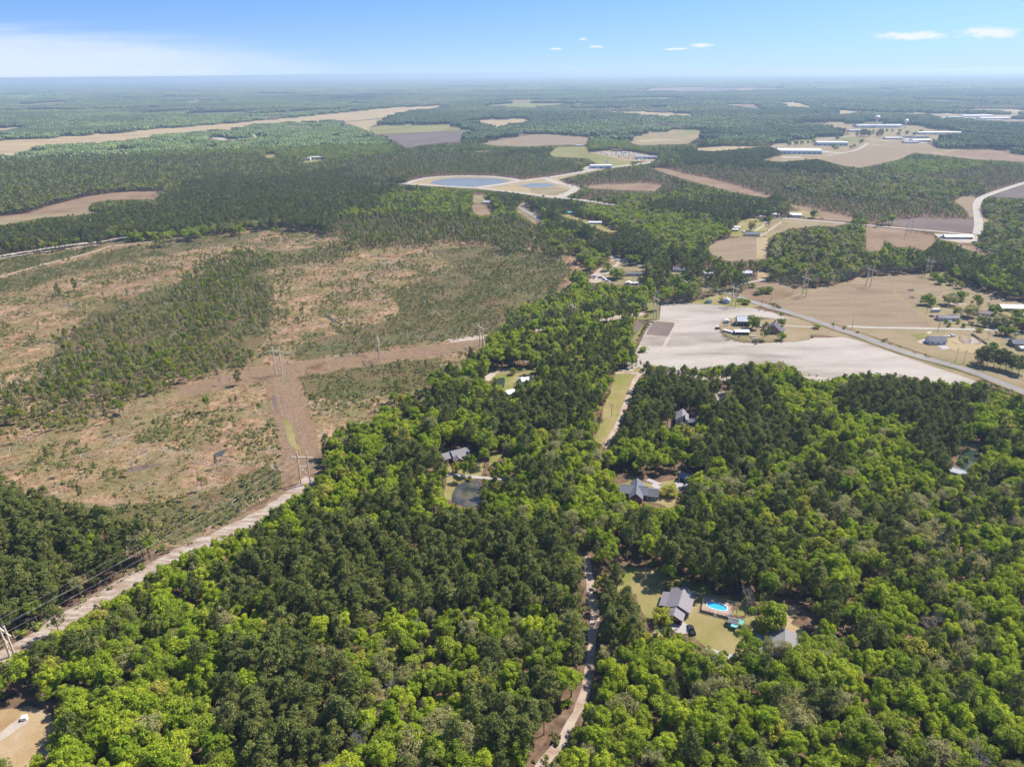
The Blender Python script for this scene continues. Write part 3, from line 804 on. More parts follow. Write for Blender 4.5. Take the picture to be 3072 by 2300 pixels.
land('grass_strip', 'r7', [(1370, 240), (1480, 232), (1500, 275), (1440, 380), (1410, 470), (1365, 460), (1390, 400), (1440, 330), (1500, 280), (1380, 270)], 'strip_green', 3, 0.4)
land('garden_plot', 'r7', [(1395, 285), (1480, 285), (1420, 375), (1385, 380)], 'dark_plough', 4, 0.4)
land('farmyard', 'p7', [(215, 500), (280, 430), (400, 405), (700, 420), (1100, 440), (1300, 420), (1750, 420), (2212, 470), (2212, 880), (1900, 930), (1300, 925), (900, 915), (600, 870), (320, 770), (230, 640)], 'dry_grass', 3, 0.5)
road('drive', 'p7', [(2300, 600), (2000, 595), (1800, 575), (1660, 570)], 3.0, 'gravel_road', 5, 0.2)
road('gravel_drive', 'F', [(1830, 705), (1860, 707), (1950, 709), (2050, 711), (2150, 713), (2300, 716)], 5, 'gravel_road', 5, 0.3)
land('building_plot', 'p8', [(600, 760), (860, 740), (900, 800), (860, 840), (820, 880), (720, 870), (690, 820)], 'strip_green', 3, 0.6)
land('building_plot', 'p8', [(1000, 880), (1180, 820), (1320, 780), (1500, 800), (1640, 880), (1720, 960), (1500, 1030), (1250, 1000)], 'tan_field', 3, 0.6)
land('concrete_pad', 'p8', [(990, 925), (1100, 915), (1180, 965), (1070, 980)], 'concrete_pad', 4, 0.1)
land('sand_heap', 'p8', [(700, 860), (820, 830), (850, 880), (760, 895)], 'sand', 4, 0.5)
for p in ([(1160, 320), (1390, 330), (1400, 350), (1180, 350)], [(1630, 680), (1700, 700), (1800, 720), (1700, 715)], [(2140, 570), (2230, 560), (2240, 590), (2150, 590)], [(830, 740), (900, 715), (920, 745), (870, 770)]):
    land('sandy_ground', 'p8', p, 'sand', 4, 0.6)
road('drive', 'p8', [(1960, 800), (2040, 860), (2120, 920)], 4, 'concrete_pad', 5, 0.1)
land('grass_bank', 'b3', [(1600, 690), (1715, 678), (1680, 720), (1640, 730), (1600, 720)], 'strip_green', 2, 0.5)
road('road_verge_track', 'b3', [(1900, 1305), (2080, 1330), (2250, 1390)], 5, 'dry_grass', 5, 1.0, False)
# mid right fields
land('field', 'b3', [(160, 520), (260, 472), (420, 455), (560, 460), (545, 600), (300, 615), (190, 570)], 'brown_field', 2, 0.5)
land('field', 'b3', [(480, 462), (560, 458), (545, 600), (480, 598)], 'tan_field', 3, 0.5)
land('field', 'b3', [(580, 335), (1060, 370), (980, 387), (860, 385), (700, 402), (620, 430), (560, 462), (545, 420)], 'dry_grass', 2, 0.5)
land('field', 'b3', [(1290, 362), (1400, 345), (1560, 330), (1890, 345), (1905, 432), (1500, 402)], 'dark_plough', 2, 0.5)
land('lawn', 'b3', [(385, 345), (510, 330), (560, 380), (555, 455), (400, 455), (310, 450), (320, 415)], 'lawn', 2, 0.5)
land('lawn', 'b3', [(690, 290), (780, 285), (870, 300), (900, 335), (720, 330)], 'lawn', 2, 0.5)
land('clearing', 'b3', [(690, 240), (800, 260), (900, 285), (1110, 330), (1090, 355), (920, 345), (880, 310), (720, 270)], 'red_clearing', 2, 0.5)
land('clearing', 'b3', [(1185, 388), (1400, 405), (1620, 450), (1640, 485), (1580, 545), (1480, 520), (1380, 520), (1300, 470), (1290, 545), (1190, 550)], 'red_clearing', 2, 0.8)
land('clearing', 'b3', [(1760, 500), (1900, 520), (2010, 580), (1960, 570), (1850, 540)], 'red_clearing', 2, 0.8)
land('sandy_lot', 'b3', [(1625, 435), (1760, 440), (1910, 450), (1915, 495), (1800, 495), (1680, 475)], 'sand', 3, 0.5)
land('field', 'b3', [(1755, 225), (1810, 195), (1890, 190), (1900, 230), (1890, 320), (1860, 330), (1840, 290), (1800, 250)], 'brown_field', 2, 0.6)
land('field', 'b3', [(2000, 195), (2100, 150), (2300, 100), (2300, 215), (2100, 200)], 'purple_plough', 2, 0.6)
land('field', 'b3', [(1920, 290), (1990, 350), (1950, 375), (1925, 350)], 'dry_grass', 2, 0.6)
road('road', 'b3', [(500, 320), (640, 335), (900, 355), (1200, 381), (1500, 407), (1700, 425), (1905, 445)], 8, 'gravel_road', 5, 0.3)
road('road', 'b3', [(2350, 70), (2212, 108), (2080, 150), (1980, 185), (1925, 212), (1905, 255), (1910, 310), (1918, 380), (1908, 440)], 11, 'gravel_road', 5, 0.3)
road('drive', 'b3', [(540, 355), (520, 385), (470, 420)], 4, 'dirt_road', 5, 0.3)
road('drive', 'b3', [(640, 360), (560, 415), (500, 455)], 4, 'dirt_road', 5, 0.3)
# middle: homesteads in the woods
land('yard', 'q8', [(40, 440), (330, 290), (780, 190), (1060, 190), (1380, 210), (1390, 360), (1240, 470), (1300, 560), (1050, 560), (800, 620), (800, 800), (640, 900), (540, 830), (560, 560), (470, 470), (340, 500), (150, 590), (60, 560)], 'lawn', 2, 0.6)
land('sandy_ground', 'q8', [(40, 430), (170, 350), (300, 290), (560, 260), (760, 215), (900, 205), (760, 260), (500, 310), (350, 360), (300, 430), (190, 520), (130, 560), (50, 540)], 'sand', 3, 0.5)
road('woods_track', 'q8', [(1050, 40), (1250, 40), (1500, 70)], 3, 'sand', 4, 0.4)
land('pond', 'q8', [(340, 540), (400, 480), (560, 470), (575, 560), (550, 720), (480, 730), (360, 620)], 'green_pond', 4, 0.3)
land('ditch', 'q8', [(540, 400), (720, 330), (900, 300), (1150, 265), (1250, 260), (1150, 290), (900, 340), (700, 400)], 'dark_plough', 4, 0.4)
land('grass_strip', 'c2', [(1635, 690), (1690, 570), (1700, 480), (1740, 380), (1770, 275), (1790, 240), (1960, 222), (1925, 262), (1880, 330), (1800, 560), (1715, 725), (1690, 730)], 'lawn', 2, 0.6)
road('sandy_track', 'c2', [(1712, 740), (1760, 650), (1805, 565), (1835, 480), (1870, 390), (1900, 310), (1935, 262)], 3.4, 'dirt_road', 4, 0.4)
road('field_track', 'c2', [(1775, 258), (1850, 259), (1960, 263)], 3.6, 'dirt_road', 5, 0.3)
road('field_track', 'c3', [(-100, 268), (100, 280), (180, 288), (330, 285)], 4, 'sand', 4, 0.4)
road('field_track', 'c3', [(790, 285), (880, 290), (960, 300)], 4, 'sand', 4, 0.4)
land('sandy_ground', 'c2', [(1790, 245), (1850, 228), (1900, 235), (1880, 246)], 'sand', 3, 0.4)
land('sandy_ground', 'c3', [(210, 430), (215, 395), (260, 370), (300, 365), (280, 400), (240, 440)], 'sand', 3, 0.5)
land('yard', 'r6', [(80, 820), (300, 760), (640, 780), (720, 990), (640, 1130), (300, 1120), (60, 1050)], 'woods_floor', 2, 0.4)
land('concrete_pad', 'r6', [(1060, 1060), (1090, 880), (1300, 960), (1480, 950), (1500, 1150), (1560, 1220), (1300, 1100)], 'concrete_pad', 4, 0.1)
land('yard', 'r3', [(420, 600), (600, 560), (780, 480), (1100, 470), (1290, 470), (1210, 780), (1200, 850), (880, 870), (640, 1010), (580, 1150), (540, 1340), (440, 1320), (370, 1250), (440, 900), (470, 760)], 'lawn', 2, 0.4)
road('drive', 'r3', [(440, 770), (620, 775), (850, 795), (1050, 820), (1250, 840), (1480, 850), (1900, 870), (2000, 880)], 2.6, 'concrete_pad', 5, 0.15)
land('pond', 'r3', [(545, 1340), (560, 1200), (620, 1080), (700, 1010), (850, 930), (1000, 890), (1170, 900), (1210, 1060), (1190, 1200), (1170, 1480), (900, 1480), (650, 1400)], 'murky_pond', 4, 0.3)
land('lawn', 'r3', [(1380, 560), (1420, 340), (1560, 270), (1800, 260), (1700, 330), (1600, 420), (1540, 530)], 'lawn', 2, 0.3)
land('pond', 'r3', [(1540, 520), (1580, 420), (1680, 330), (1800, 275), (1960, 280), (1980, 360), (1900, 420), (1760, 420), (1640, 500)], 'brown_pond', 4, 0.3)
land('lawn', 'r4', [(250, 540), (500, 470), (540, 370), (640, 440), (780, 480), (1000, 520), (1250, 480), (1540, 420), (1620, 480), (1770, 590), (1640, 640), (1560, 700), (1500, 960), (1450, 1050), (1330, 1060), (1200, 970), (980, 940), (900, 900), (700, 920), (560, 760), (300, 700)], 'lawn', 2, 0.3)
land('concrete_drive', 'r4', [(980, 560), (1090, 490), (1250, 530), (1280, 620), (1160, 640), (1050, 620)], 'concrete_pad', 4, 0.1)
land('concrete_drive', 'r4', [(1510, 490), (1590, 440), (1770, 580), (1680, 610), (1620, 670), (1540, 660)], 'concrete_pad', 4, 0.1)
road('drive', 'r4', [(900, 430), (1020, 480), (1150, 540)], 3, 'concrete_pad', 4, 0.1)
# near: pool yard and forest road
land('pool_yard', 'p5', [(150, 270), (210, 190), (290, 140), (420, 190), (600, 240), (900, 260), (1000, 320), (1240, 340), (1320, 300), (1380, 420), (1520, 430), (1480, 520), (1540, 620), (1720, 640), (1760, 440), (1860, 420), (1860, 520), (1800, 600), (1920, 660), (1960, 760), (1840, 780), (1760, 900), (1560, 880), (1380, 860), (1240, 890), (1120, 870), (1000, 820), (900, 740), (830, 700), (640, 600), (540, 560), (440, 550), (370, 430), (340, 320), (200, 320)], 'lawn', 2, 0.5)
land('pool_yard', 'p5', [(120, 300), (190, 120), (300, 60), (500, 100), (800, 160), (1050, 230), (1050, 340), (600, 300), (300, 260)], 'lawn', 1, 0.5, False)
land('bare_earth', 'p5', [(1220, 300), (1340, 300), (1330, 420), (1260, 520), (1400, 540), (1330, 600), (1240, 560), (1250, 380)], 'woods_floor', 3, 0.6, False)
land('bare_earth', 'p5', [(1750, 640), (1780, 440), (1860, 420), (1870, 520), (1800, 600), (1930, 670), (1960, 760), (1840, 770)], 'yellow_sand', 3, 0.6, False)
land('concrete_drive', 'p5', [(640, 600), (700, 585), (800, 590), (850, 630), (845, 690), (780, 700), (700, 680)], 'concrete_pad', 4, 0.2)
land('concrete_drive', 'p5', [(1480, 710), (1560, 690), (1640, 700), (1640, 860), (1760, 900), (1740, 930), (1500, 880)], 'concrete_pad', 4, 0.2)
road('drive', 'p5', [(560, 650), (545, 690), (510, 740)], 2.5, 'concrete_pad', 4, 0.2)
road('drive', 'p5', [(1000, 840), (1100, 880), (1250, 920), (1450, 900)], 3, 'concrete_pad', 4, 0.3, False)
road('forest_road', 'd2', [(1595, 150), (1600, 220), (1610, 300), (1622, 380), (1640, 520), (1630, 640), (1618, 760), (1608, 900), (1592, 1000), (1555, 1110), (1490, 1220), (1440, 1340), (1360, 1430), (1285, 1512), (1230, 1620), (1190, 1750)], 3.3, 'dirt_road', 4, 0.9, True, verge=(2.5, 'woods_floor'))
land('sandy_lot', 'd1', [(-120, 1290), (0, 1230), (60, 1190), (160, 1165), (250, 1180), (290, 1250), (270, 1380), (200, 1500), (120, 1600), (-120, 1650)], 'yellow_sand', 3, 0.6)
land('sandy_lot', 'd1', [(-150, 1180), (60, 1130), (200, 1110), (330, 1170), (370, 1290), (350, 1440), (280, 1580), (-150, 1700)], 'yellow_sand', 2, 1.2, False)
land('sandy_lot', 'd1', [(-60, 1330), (10, 1290), (120, 1200), (190, 1180), (180, 1230), (90, 1290), (0, 1350)], 'sand', 4, 0.6, False)
for p in ([(1040, 640), (1060, 580), (1130, 570), (1120, 630), (1080, 680)], [(1150, 290), (1200, 275), (1215, 300), (1160, 360), (1110, 430), (1085, 440), (1120, 360)],
          [(1520, 540), (1580, 530), (1625, 480), (1600, 560), (1540, 590)], [(1280, 1070), (1360, 1040), (1390, 1070), (1330, 1100)], [(1610, 800), (1700, 790), (1740, 800), (1640, 830)]):
    land('bare_earth', 'd3', p, 'woods_floor', 2, 1.0)
land('pond', 'r8', [(580, 640), (640, 550), (760, 500), (980, 550), (1060, 620), (1080, 760), (1060, 900), (960, 960), (800, 1060), (650, 1000), (570, 900), (500, 850)], 'green_pond', 3, 0.3, False)
CLEAR.append(np.array(px('r8', [(600, 560), (700, 500), (980, 540), (1060, 620), (1070, 760), (980, 800), (860, 720), (700, 640)])))
land('bare_earth', 'r8', [(540, 300), (740, 320), (780, 370), (1090, 380), (1200, 400), (1080, 480), (980, 545), (760, 480), (620, 400)], 'tan_field', 2, 0.4)
land('bare_earth', 'r8', [(370, 880), (480, 820), (560, 900), (720, 1080), (680, 1140), (440, 960)], 'woods_floor', 2, 0.4)
land('bare_earth', 'r8', [(1260, 1290), (1420, 1270), (1430, 1320), (1340, 1380)], 'yellow_sand', 2, 0.4)
# ------------------------------------------------------------------ builders for things
FOOT = []          # (x, y, radius): trees keep off
for q_, r_ in (((300, 110), 6), ((180, 200), 6), ((420, 150), 6), ((1850, 500), 8), ((1920, 690), 6), ((1420, 480), 6)):
    FOOT.append((*gpt('p5', *q_), r_))
for q_, r_ in (((200, 1145), 4), ((310, 1250), 5), ((110, 1140), 3), ((320, 1400), 5), ((40, 1200), 4)):
    FOOT.append((*gpt('d1', *q_), r_))
for q_, r_ in (((300, 500), 7), ((1000, 470), 6), ((1500, 460), 5), ((1500, 900), 6)):
    FOOT.append((*gpt('r4', *q_), r_))


class MB:
    """collects boxes, prisms and tubes of one part"""
    def __init__(self):
        self.v, self.f = [], []

    def add(self, V, F):
        k = len(self.v)
        self.v += [tuple(map(float, p)) for p in V]
        self.f += [tuple(int(i) + k for i in f) for f in F]
        return self

    def box(self, x0, x1, y0, y1, z0, z1):
        V = [(x, y, z) for z in (z0, z1) for x, y in ((x0, y0), (x1, y0), (x1, y1), (x0, y1))]
        return self.add(V, [(0, 3, 2, 1), (4, 5, 6, 7), (0, 1, 5, 4), (1, 2, 6, 5), (2, 3, 7, 6), (3, 0, 4, 7)])

    def prism(self, prof, y0, y1):
        """profile in x,z pushed along y"""
        n = len(prof)
        V = [(x, y0, z) for x, z in prof] + [(x, y1, z) for x, z in prof]
        F = [tuple(range(n)), tuple(range(2 * n - 1, n - 1, -1))] + [(i, i + n, (i + 1) % n + n, (i + 1) % n) for i in range(n)]
        return self.add(V, F)

    def prism_x(self, prof, x0, x1):
        n = len(prof)
        V = [(x0, y, z) for y, z in prof] + [(x1, y, z) for y, z in prof]
        F = [tuple(range(n - 1, -1, -1)), tuple(range(n, 2 * n))] + [(i, (i + 1) % n, (i + 1) % n + n, i + n) for i in range(n)]
        return self.add(V, F)

    def disc(self, cx, cy, z0, z1, rx, ry=None, n=20):
        ry = ry or rx
        V = [(cx + rx * math.cos(2 * math.pi * i / n), cy + ry * math.sin(2 * math.pi * i / n), z) for z in (z0, z1) for i in range(n)]
        return self.add(V, [tuple(range(n - 1, -1, -1)), tuple(range(n, 2 * n))] + [(i, (i + 1) % n, (i + 1) % n + n, i + n) for i in range(n)])

    def stick(self, p0, p1, r0, r1=None, n=6):
        r1 = r0 if r1 is None else r1
        p0 = np.asarray(p0, float); p1 = np.asarray(p1, float)
        d = p1 - p0; d /= np.linalg.norm(d) + 1e-9
        a = np.cross(d, [1.0, 0, 0] if abs(d[2]) > 0.9 else [0, 0, 1.0]); a /= np.linalg.norm(a)
        b = np.cross(d, a)
        V = [p + (a * math.cos(2 * math.pi * i / n) + b * math.sin(2 * math.pi * i / n)) * r for p, r in ((p0, r0), (p1, r1)) for i in range(n)]
        return self.add(V, [tuple(range(n - 1, -1, -1)), tuple(range(n, 2 * n))] + [(i, (i + 1) % n, (i + 1) % n + n, i + n) for i in range(n)])

    def lathe(self, prof, n=20):
        V = [(r * math.cos(2 * math.pi * i / n), r * math.sin(2 * math.pi * i / n), z) for r, z in prof for i in range(n)]
        F = [(k * n + i, k * n + (i + 1) % n, (k + 1) * n + (i + 1) % n, (k + 1) * n + i) for k in range(len(prof) - 1) for i in range(n)]
        return self.add(V, F)

    def build(self, name, mat, parent=None, smooth=False):
        return mesh_ob(name, self.v, self.f, mat, parent, smooth)


def thing(name, label, cat, xy, rot=0.0, group=None, foot=0.0, z=0.0):
    o = bpy.data.objects.new(name, None)
    COL.objects.link(o)
    o.location = (xy[0], xy[1], z)
    o.rotation_euler = (0, 0, math.radians(rot))
    if foot:
        FOOT.append((xy[0], xy[1], foot))
    return tag(o, label, cat, group)


def copy_thing(src, xy, rot, label=None, group=None, scale=None):
    r = src.copy()
    COL.objects.link(r)
    r.location = (xy[0], xy[1], src.location.z); r.rotation_euler = (0, 0, math.radians(rot))
    if scale: r.scale = scale
    if label: r['label'] = label
    if group: r['group'] = group
    for ch in src.children:
        c = ch.copy(); COL.objects.link(c); c.parent = r
        for g in ch.children:
            d = g.copy(); COL.objects.link(d); d.parent = c
    return r


def keep(crop, pts):
    CLEAR.append(np.array(px(crop, pts)))


def gable(root, x0, x1, y0, y1, h, rise, wall, roof, along='x', over=0.4, wallname='wall', roofname='roof', thick=0.16):
    """walls with gable ends and a two-slope roof of some thickness"""
    m = MB()
    if along == 'x':
        ym = (y0 + y1) / 2
        m.prism_x([(y0, 0), (y1, 0), (y1, h), (ym, h + rise), (y0, h)], x0, x1)
    else:
        xm = (x0 + x1) / 2
        m.prism([(x0, 0), (x1, 0), (x1, h), (xm, h + rise), (x0, h)], y0, y1)
    w = m.build(wallname, wall, root)
    r = MB()
    half = ((y1 - y0) if along == 'x' else (x1 - x0)) / 2
    sl = rise / half
    e = over
    a, b = -half - e, half + e
    ze = h - sl * e
    prof = [(a, ze + 0.02), (0, h + rise + 0.02), (b, ze + 0.02), (b, ze + 0.02 + thick), (0, h + rise + 0.02 + thick * 1.15), (a, ze + 0.02 + thick)]
    if along == 'x':
        r.prism_x([(p + (y0 + y1) / 2, z) for p, z in prof], x0 - e, x1 + e)
    else:
        r.prism([(p + (x0 + x1) / 2, z) for p, z in prof], y0 - e, y1 + e)
    ro = r.build(roofname, roof, root)
    cap = MB()
    zt = h + rise + 0.02 + thick * 1.15
    if along == 'x':
        cap.box(x0 - e, x1 + e, (y0 + y1) / 2 - 0.15, (y0 + y1) / 2 + 0.15, zt - 0.05, zt + 0.05)
    else:
        cap.box((x0 + x1) / 2 - 0.15, (x0 + x1) / 2 + 0.15, y0 - e, y1 + e, zt - 0.05, zt + 0.05)
    cap.build('ridge_cap', roof, ro)
    return w, ro


def shed_roof(root, x0, x1, y0, y1, z0, z1, mat, axis='x', name='roof', t=0.12):
    """one slope, z0 at the low coordinate and z1 at the high one"""
    m = MB()
    if axis == 'x':
        m.prism([(x0, z0), (x1, z1), (x1, z1 + t), (x0, z0 + t)], y0, y1)
    else:
        m.prism_x([(y0, z0), (y1, z1), (y1, z1 + t), (y0, z0 + t)], x0, x1)
    return m.build(name, mat, root)


def window(root, x, y, z, w=1.1, h=1.2, face='front'):
    f = MB(); g = MB()
    if face in ('front', 'back'):
        s = -1 if face == 'front' else 1
        ya, yb = sorted((y - s * 0.02, y + s * 0.05)); yc, yd = sorted((y + s * 0.05, y + s * 0.07))
        f.box(x - w / 2 - .1, x + w / 2 + .1, ya, yb, z - .1, z + h + .1)
        g.box(x - w / 2, x + w / 2, yc, yd, z, z + h)
    else:
        s = -1 if face == 'left' else 1
        xa, xb = sorted((x - s * 0.02, x + s * 0.05)); xc, xd = sorted((x + s * 0.05, x + s * 0.07))
        f.box(xa, xb, y - w / 2 - .1, y + w / 2 + .1, z - .1, z + h + .1)
        g.box(xc, xd, y - w / 2, y + w / 2, z, z + h)
    fo = f.build('window', 'white_paint', root)
    g.build('pane', 'window_glass', fo)
    return fo


def door(root, x, y, w=1.0, h=2.1, face='front', mat='white_paint'):
    m = MB(); k = MB()
    if face in ('front', 'back'):
        s = -1 if face == 'front' else 1
        a, b = sorted((y - s * 0.02, y + s * 0.06))
        m.box(x - w / 2, x + w / 2, a, b, 0.05, h)
        c, d = sorted((y + s * .06, y + s * .12)); k.box(x + w / 2 - .2, x + w / 2 - .1, c, d, 1.0, 1.1)
    else:
        s = -1 if face == 'left' else 1
        a, b = sorted((x - s * 0.02, x + s * 0.06))
        m.box(a, b, y - w / 2, y + w / 2, 0.05, h)
        c, d = sorted((x + s * .06, x + s * .12)); k.box(c, d, y + w / 2 - .2, y + w / 2 - .1, 1.0, 1.1)
    o = m.build('door', mat, root)
    k.build('handle', 'insulator', o)
    return o


def simple_house(name, label, cat, xy, rot, w, d, h, rise, wall, roof, along='x', chimney=None, nwin=3, doors=1, group=None, over=0.4, base=None, sides=True):
    """a house with its front (the -y side) towards rot"""
    t = thing(name, label, cat, xy, rot, group, foot=max(w, d) * 0.5)
    x0, x1, y0, y1 = -w / 2, w / 2, -d / 2, d / 2
    wl_, ro = gable(t, x0, x1, y0, y1, h, rise, wall, roof, along, over)
    for i in range(nwin):
        x = x0 + w * (i + 0.5) / nwin
        if doors and i == nwin // 2:
            door(t, x, y0, mat='white_paint' if wall not in ('white_paint', 'cream_siding') else 'brown_brick')
        else:
            window(t, x, y0, 0.9, min(1.3, w / nwin * 0.55), 1.2)
    if sides:
        for sx, f in ((x0, 'left'), (x1, 'right')):
            for yy in (-d / 4, d / 4):
                window(t, sx, yy, 0.9, 1.0, 1.1, f)
    if base:
        MB().box(x0 - .04, x1 + .04, y0 - .04, y1 + .04, -0.05, 0.35).build('foundation', base, t)
    if chimney:
        cx, cy = chimney
        MB().box(cx - .45, cx + .45, cy - .4, cy + .4, 0 if abs(cy) > d / 2 - .5 or abs(cx) > w / 2 - .5 else h, h + rise + 0.9).build('chimney', 'red_brick', ro)
    return t


# vehicles
def car(name, label, xy, rot, paint, kind='car', group=None):
    L_, W_, H_ = {'car': (4.5, 1.8, 1.45), 'pickup': (5.5, 2.0, 1.85), 'van': (5.6, 2.05, 2.3), 'suv': (4.8, 1.95, 1.8)}[kind]
    t = thing(name, label, kind if kind != 'pickup' else 'pickup truck', xy, rot, group, foot=L_ * 0.5)
    hl, hw = L_ / 2, W_ / 2
    zb, zm = 0.32, 0.95 if kind != 'van' else 1.15
    body = MB()
    # lower body as a tapered profile along x (front at +x)
    prof = [(-hl, zb), (hl, zb), (hl, zm - 0.22), (hl - 0.25, zm - 0.06), (hl - 1.2, zm), (-hl, zm)]
    body.prism([(p, z) for p, z in prof], -hw, hw)
    if kind == 'pickup':
        body.box(-hl, -hl + 0.08, -hw, hw, zm, zm + 0.3); body.box(-hl, -0.55, -hw, -hw + 0.08, zm, zm + 0.3); body.box(-hl, -0.55, hw - 0.08, hw, zm, zm + 0.3)
    b = body.build('body', paint, t)
    ca, cb = {'car': (-hl + 0.5, hl - 1.25), 'pickup': (-0.55, hl - 1.25), 'van': (-hl + 0.05, hl - 0.9), 'suv': (-hl + 0.08, hl - 1.3)}[kind]
    gl = MB(); ins = 0.12
    top0, top1 = (ca + (0.45 if kind == 'car' else 0.12), cb - (0.7 if kind != 'van' else 0.45))
    V = [(ca, -hw + .04, zm), (cb, -hw + .04, zm), (cb, hw - .04, zm), (ca, hw - .04, zm), (top0, -hw + ins + .08, H_ - .06), (top1, -hw + ins + .08, H_ - .06), (top1, hw - ins - .08, H_ - .06), (top0, hw - ins - .08, H_ - .06)]
    gl.add(V, [(0, 3, 2, 1), (4, 5, 6, 7), (0, 1, 5, 4), (1, 2, 6, 5), (2, 3, 7, 6), (3, 0, 4, 7)])
    cabin = gl.build('cabin_glass', 'window_glass' if kind != 'van' else paint, t)
    MB().box(top0 - .05, top1 + .05, -hw + ins, hw - ins, H_ - 0.06, H_).build('roof', paint, t)
    for sx in (hl - 0.85, -hl + 0.9):
        for sy in (-1, 1):
            w = MB()
            n = 12
            yy = sy * (hw - 0.1)
            w.stick((sx, yy - 0.12, 0.34), (sx, yy + 0.12, 0.34), 0.34, n=n)
            wo = w.build('wheel', 'tyre_rubber', t)
            MB().stick((sx, yy + sy * 0.115, 0.34), (sx, yy + sy * 0.14, 0.34), 0.19, n=10).build('rim', 'insulator', wo)
    for sy in (-1, 1):
        MB().box(hl - .02, hl + .03, sy * (hw - 0.35) - .2, sy * (hw - 0.35) + .2, zm - 0.4, zm - 0.24).build('headlight', 'plastic_white', t)
    return t


def camper(name, label, xy, rot, L_, W_, H_, wall, group=None, cat='trailer'):
    t = thing(name, label, cat, xy, rot, group, foot=L_ * 0.5)
    hl, hw = L_ / 2, W_ / 2
    m = MB(); m.prism([(-hl, 0.5), (hl - .3, 0.5), (hl, 1.0), (hl - .1, H_ - .4), (hl - .5, H_), (-hl + .2, H_), (-hl, H_ - .3)], -hw, hw)
    m.build('body', wall, t)
    for i in range(3):
        window(t, -hl + L_ * (i + .6) / 3.4, -hw, 1.3, .8, .6)
    for sx in (-.5, .5):
        for sy in (-1, 1):
            MB().stick((sx, sy * (hw - .25), .35), (sx, sy * (hw - .02), .35), .35, n=10).build('wheel', 'tyre_rubber', t)
    MB().stick((hl - .1, 0, .55), (hl + 1.1, 0, .5), .06).build('hitch', 'insulator', t)
    return t


# ------------------------------------------------------------------ pool yard
YAW = -23
c = gpt('r5', 655, 545)
t = thing('house', 'house with grey metal roof and brick garage beside the pool deck', 'house', c, YAW, foot=9)
gable(t, -3.0, 6.0, -5.8, 5.8, 2.9, 2.0, 'beige_wall', 'grey_metal_roof', 'y', 0.5)
shed_roof(t, -6.2, -3.35, -5.9, 3.2, 2.45, 3.0, 'grey_metal_roof', 'x', 'porch_roof')
MB().box(-5.9, -5.75, -5.5, 3.0, 0, 2.4).build('porch_wall', 'brown_brick', t)
MB().box(-5.75, -3.0, -5.4, 3.0, 0, 0.12).build('porch_floor', 'concrete_pad', t)
gable(t, -2.6, 4.2, -11.2, -5.85, 2.6, 1.7, 'brown_brick', 'grey_metal_roof', 'y', 0.45, 'garage_wall', 'garage_roof')
for x in (-0.9, 2.4):
    g = MB().box(x - 1.25, x + 1.25, -11.28, -11.18, 0.02, 2.2).build('garage_door', 'dark_void', t)
    MB().box(x - .15, x + .15, -11.33, -11.28, 0.9, 1.0).build('handle', 'insulator', g)
window(t, 5.1, -5.8, 0.9, 1.3, 1.3)
for y in (-3.5, 0, 3.5):
    window(t, 6.0, y, 0.9, 1.2, 1.2, 'right')
keep('r5', [(330, 560), (370, 270), (520, 190), (770, 145), (990, 270), (940, 690), (900, 790), (800, 960), (560, 900), (480, 620)])
# pool deck
c = gpt('r5', 1550, 630)
t = thing('pool_deck', 'wooden raised deck with railing around the blue oval pool', 'deck', c, YAW, foot=8)
W2, D2, HD = 5.7, 4.3, 1.25
PA, PB = 4.0, 2.0


def ring_plate(ax, by, x2, y2, z0, z1, n=48):
    inn, out = [], []
    for i in range(n):
        a = 2 * math.pi * i / n
        ca, sa = math.cos(a), math.sin(a)
        inn.append((ax * math.copysign(abs(ca) ** 0.75, ca), by * math.copysign(abs(sa) ** 0.75, sa)))
        k = min(x2 / max(abs(ca), 1e-6), y2 / max(abs(sa), 1e-6))
        out.append((ca * k, sa * k))
    V = [(x, y, z) for z in (z1, z0) for x, y in inn + out]
    F = []
    for i in range(n):
        j = (i + 1) % n
        F += [(i, n + i, n + j, j), (2 * n + i, 2 * n + j, 3 * n + j, 3 * n + i), (n + i, 3 * n + i, 3 * n + j, n + j), (i, j, 2 * n + j, 2 * n + i)]
    return V, F


MB().add(*ring_plate(PA + .18, PB + .18, W2, D2, HD - .12, HD)).build('deck_boards', 'deck_wood', t)
for x0_, x1_, y0_, y1_ in ((-W2, W2, -D2, -D2 + .06), (-W2, W2, D2 - .06, D2), (-W2, -W2 + .06, -D2 + .07, D2 - .07), (W2 - .06, W2, -D2 + .07, D2 - .07)):
    MB().box(x0_, x1_, y0_, y1_, 0.0, HD - .13).build('skirt', 'weathered_wood', t)
posts = [(-W2 + .1 + i * (2 * W2 - .2) / 7, s * (D2 - .1)) for i in range(8) for s in (-1, 1)] + [(s * (W2 - .1), -D2 + .1 + i * (2 * D2 - .2) / 5) for i in range(1, 5) for s in (-1, 1)]
for x_, y_ in posts:
    MB().box(x_ - .06, x_ + .06, y_ - .06, y_ + .06, HD + .002, HD + 1.0).build('post', 'weathered_wood', t)
for z_ in (HD + .5, HD + .95):
    for x0_, x1_, y0_, y1_ in ((-W2, -0.7, -D2 + .02, -D2 + .03), (0.9, W2, -D2 + .02, -D2 + .03), (-W2, W2, D2 - .03, D2 - .02), (-W2 + .02, -W2 + .03, -D2, D2), (W2 - .03, W2 - .02, -D2, D2)):
        MB().box(x0_ - .01, x1_ + .01, y0_ - .03, y1_ + .03, z_, z_ + .09).build('rail', 'weathered_wood', t)
for k in range(5):
    MB().box(-0.6, 0.8, -D2 - .3 * (k + 1), -D2 - .3 * k, 0.0, HD - .22 * (k + 1)).build('step', 'weathered_wood', t)
p = thing('swimming_pool', 'blue oval above-ground pool with white rim set in the wooden deck', 'pool', c, YAW)
n = 48
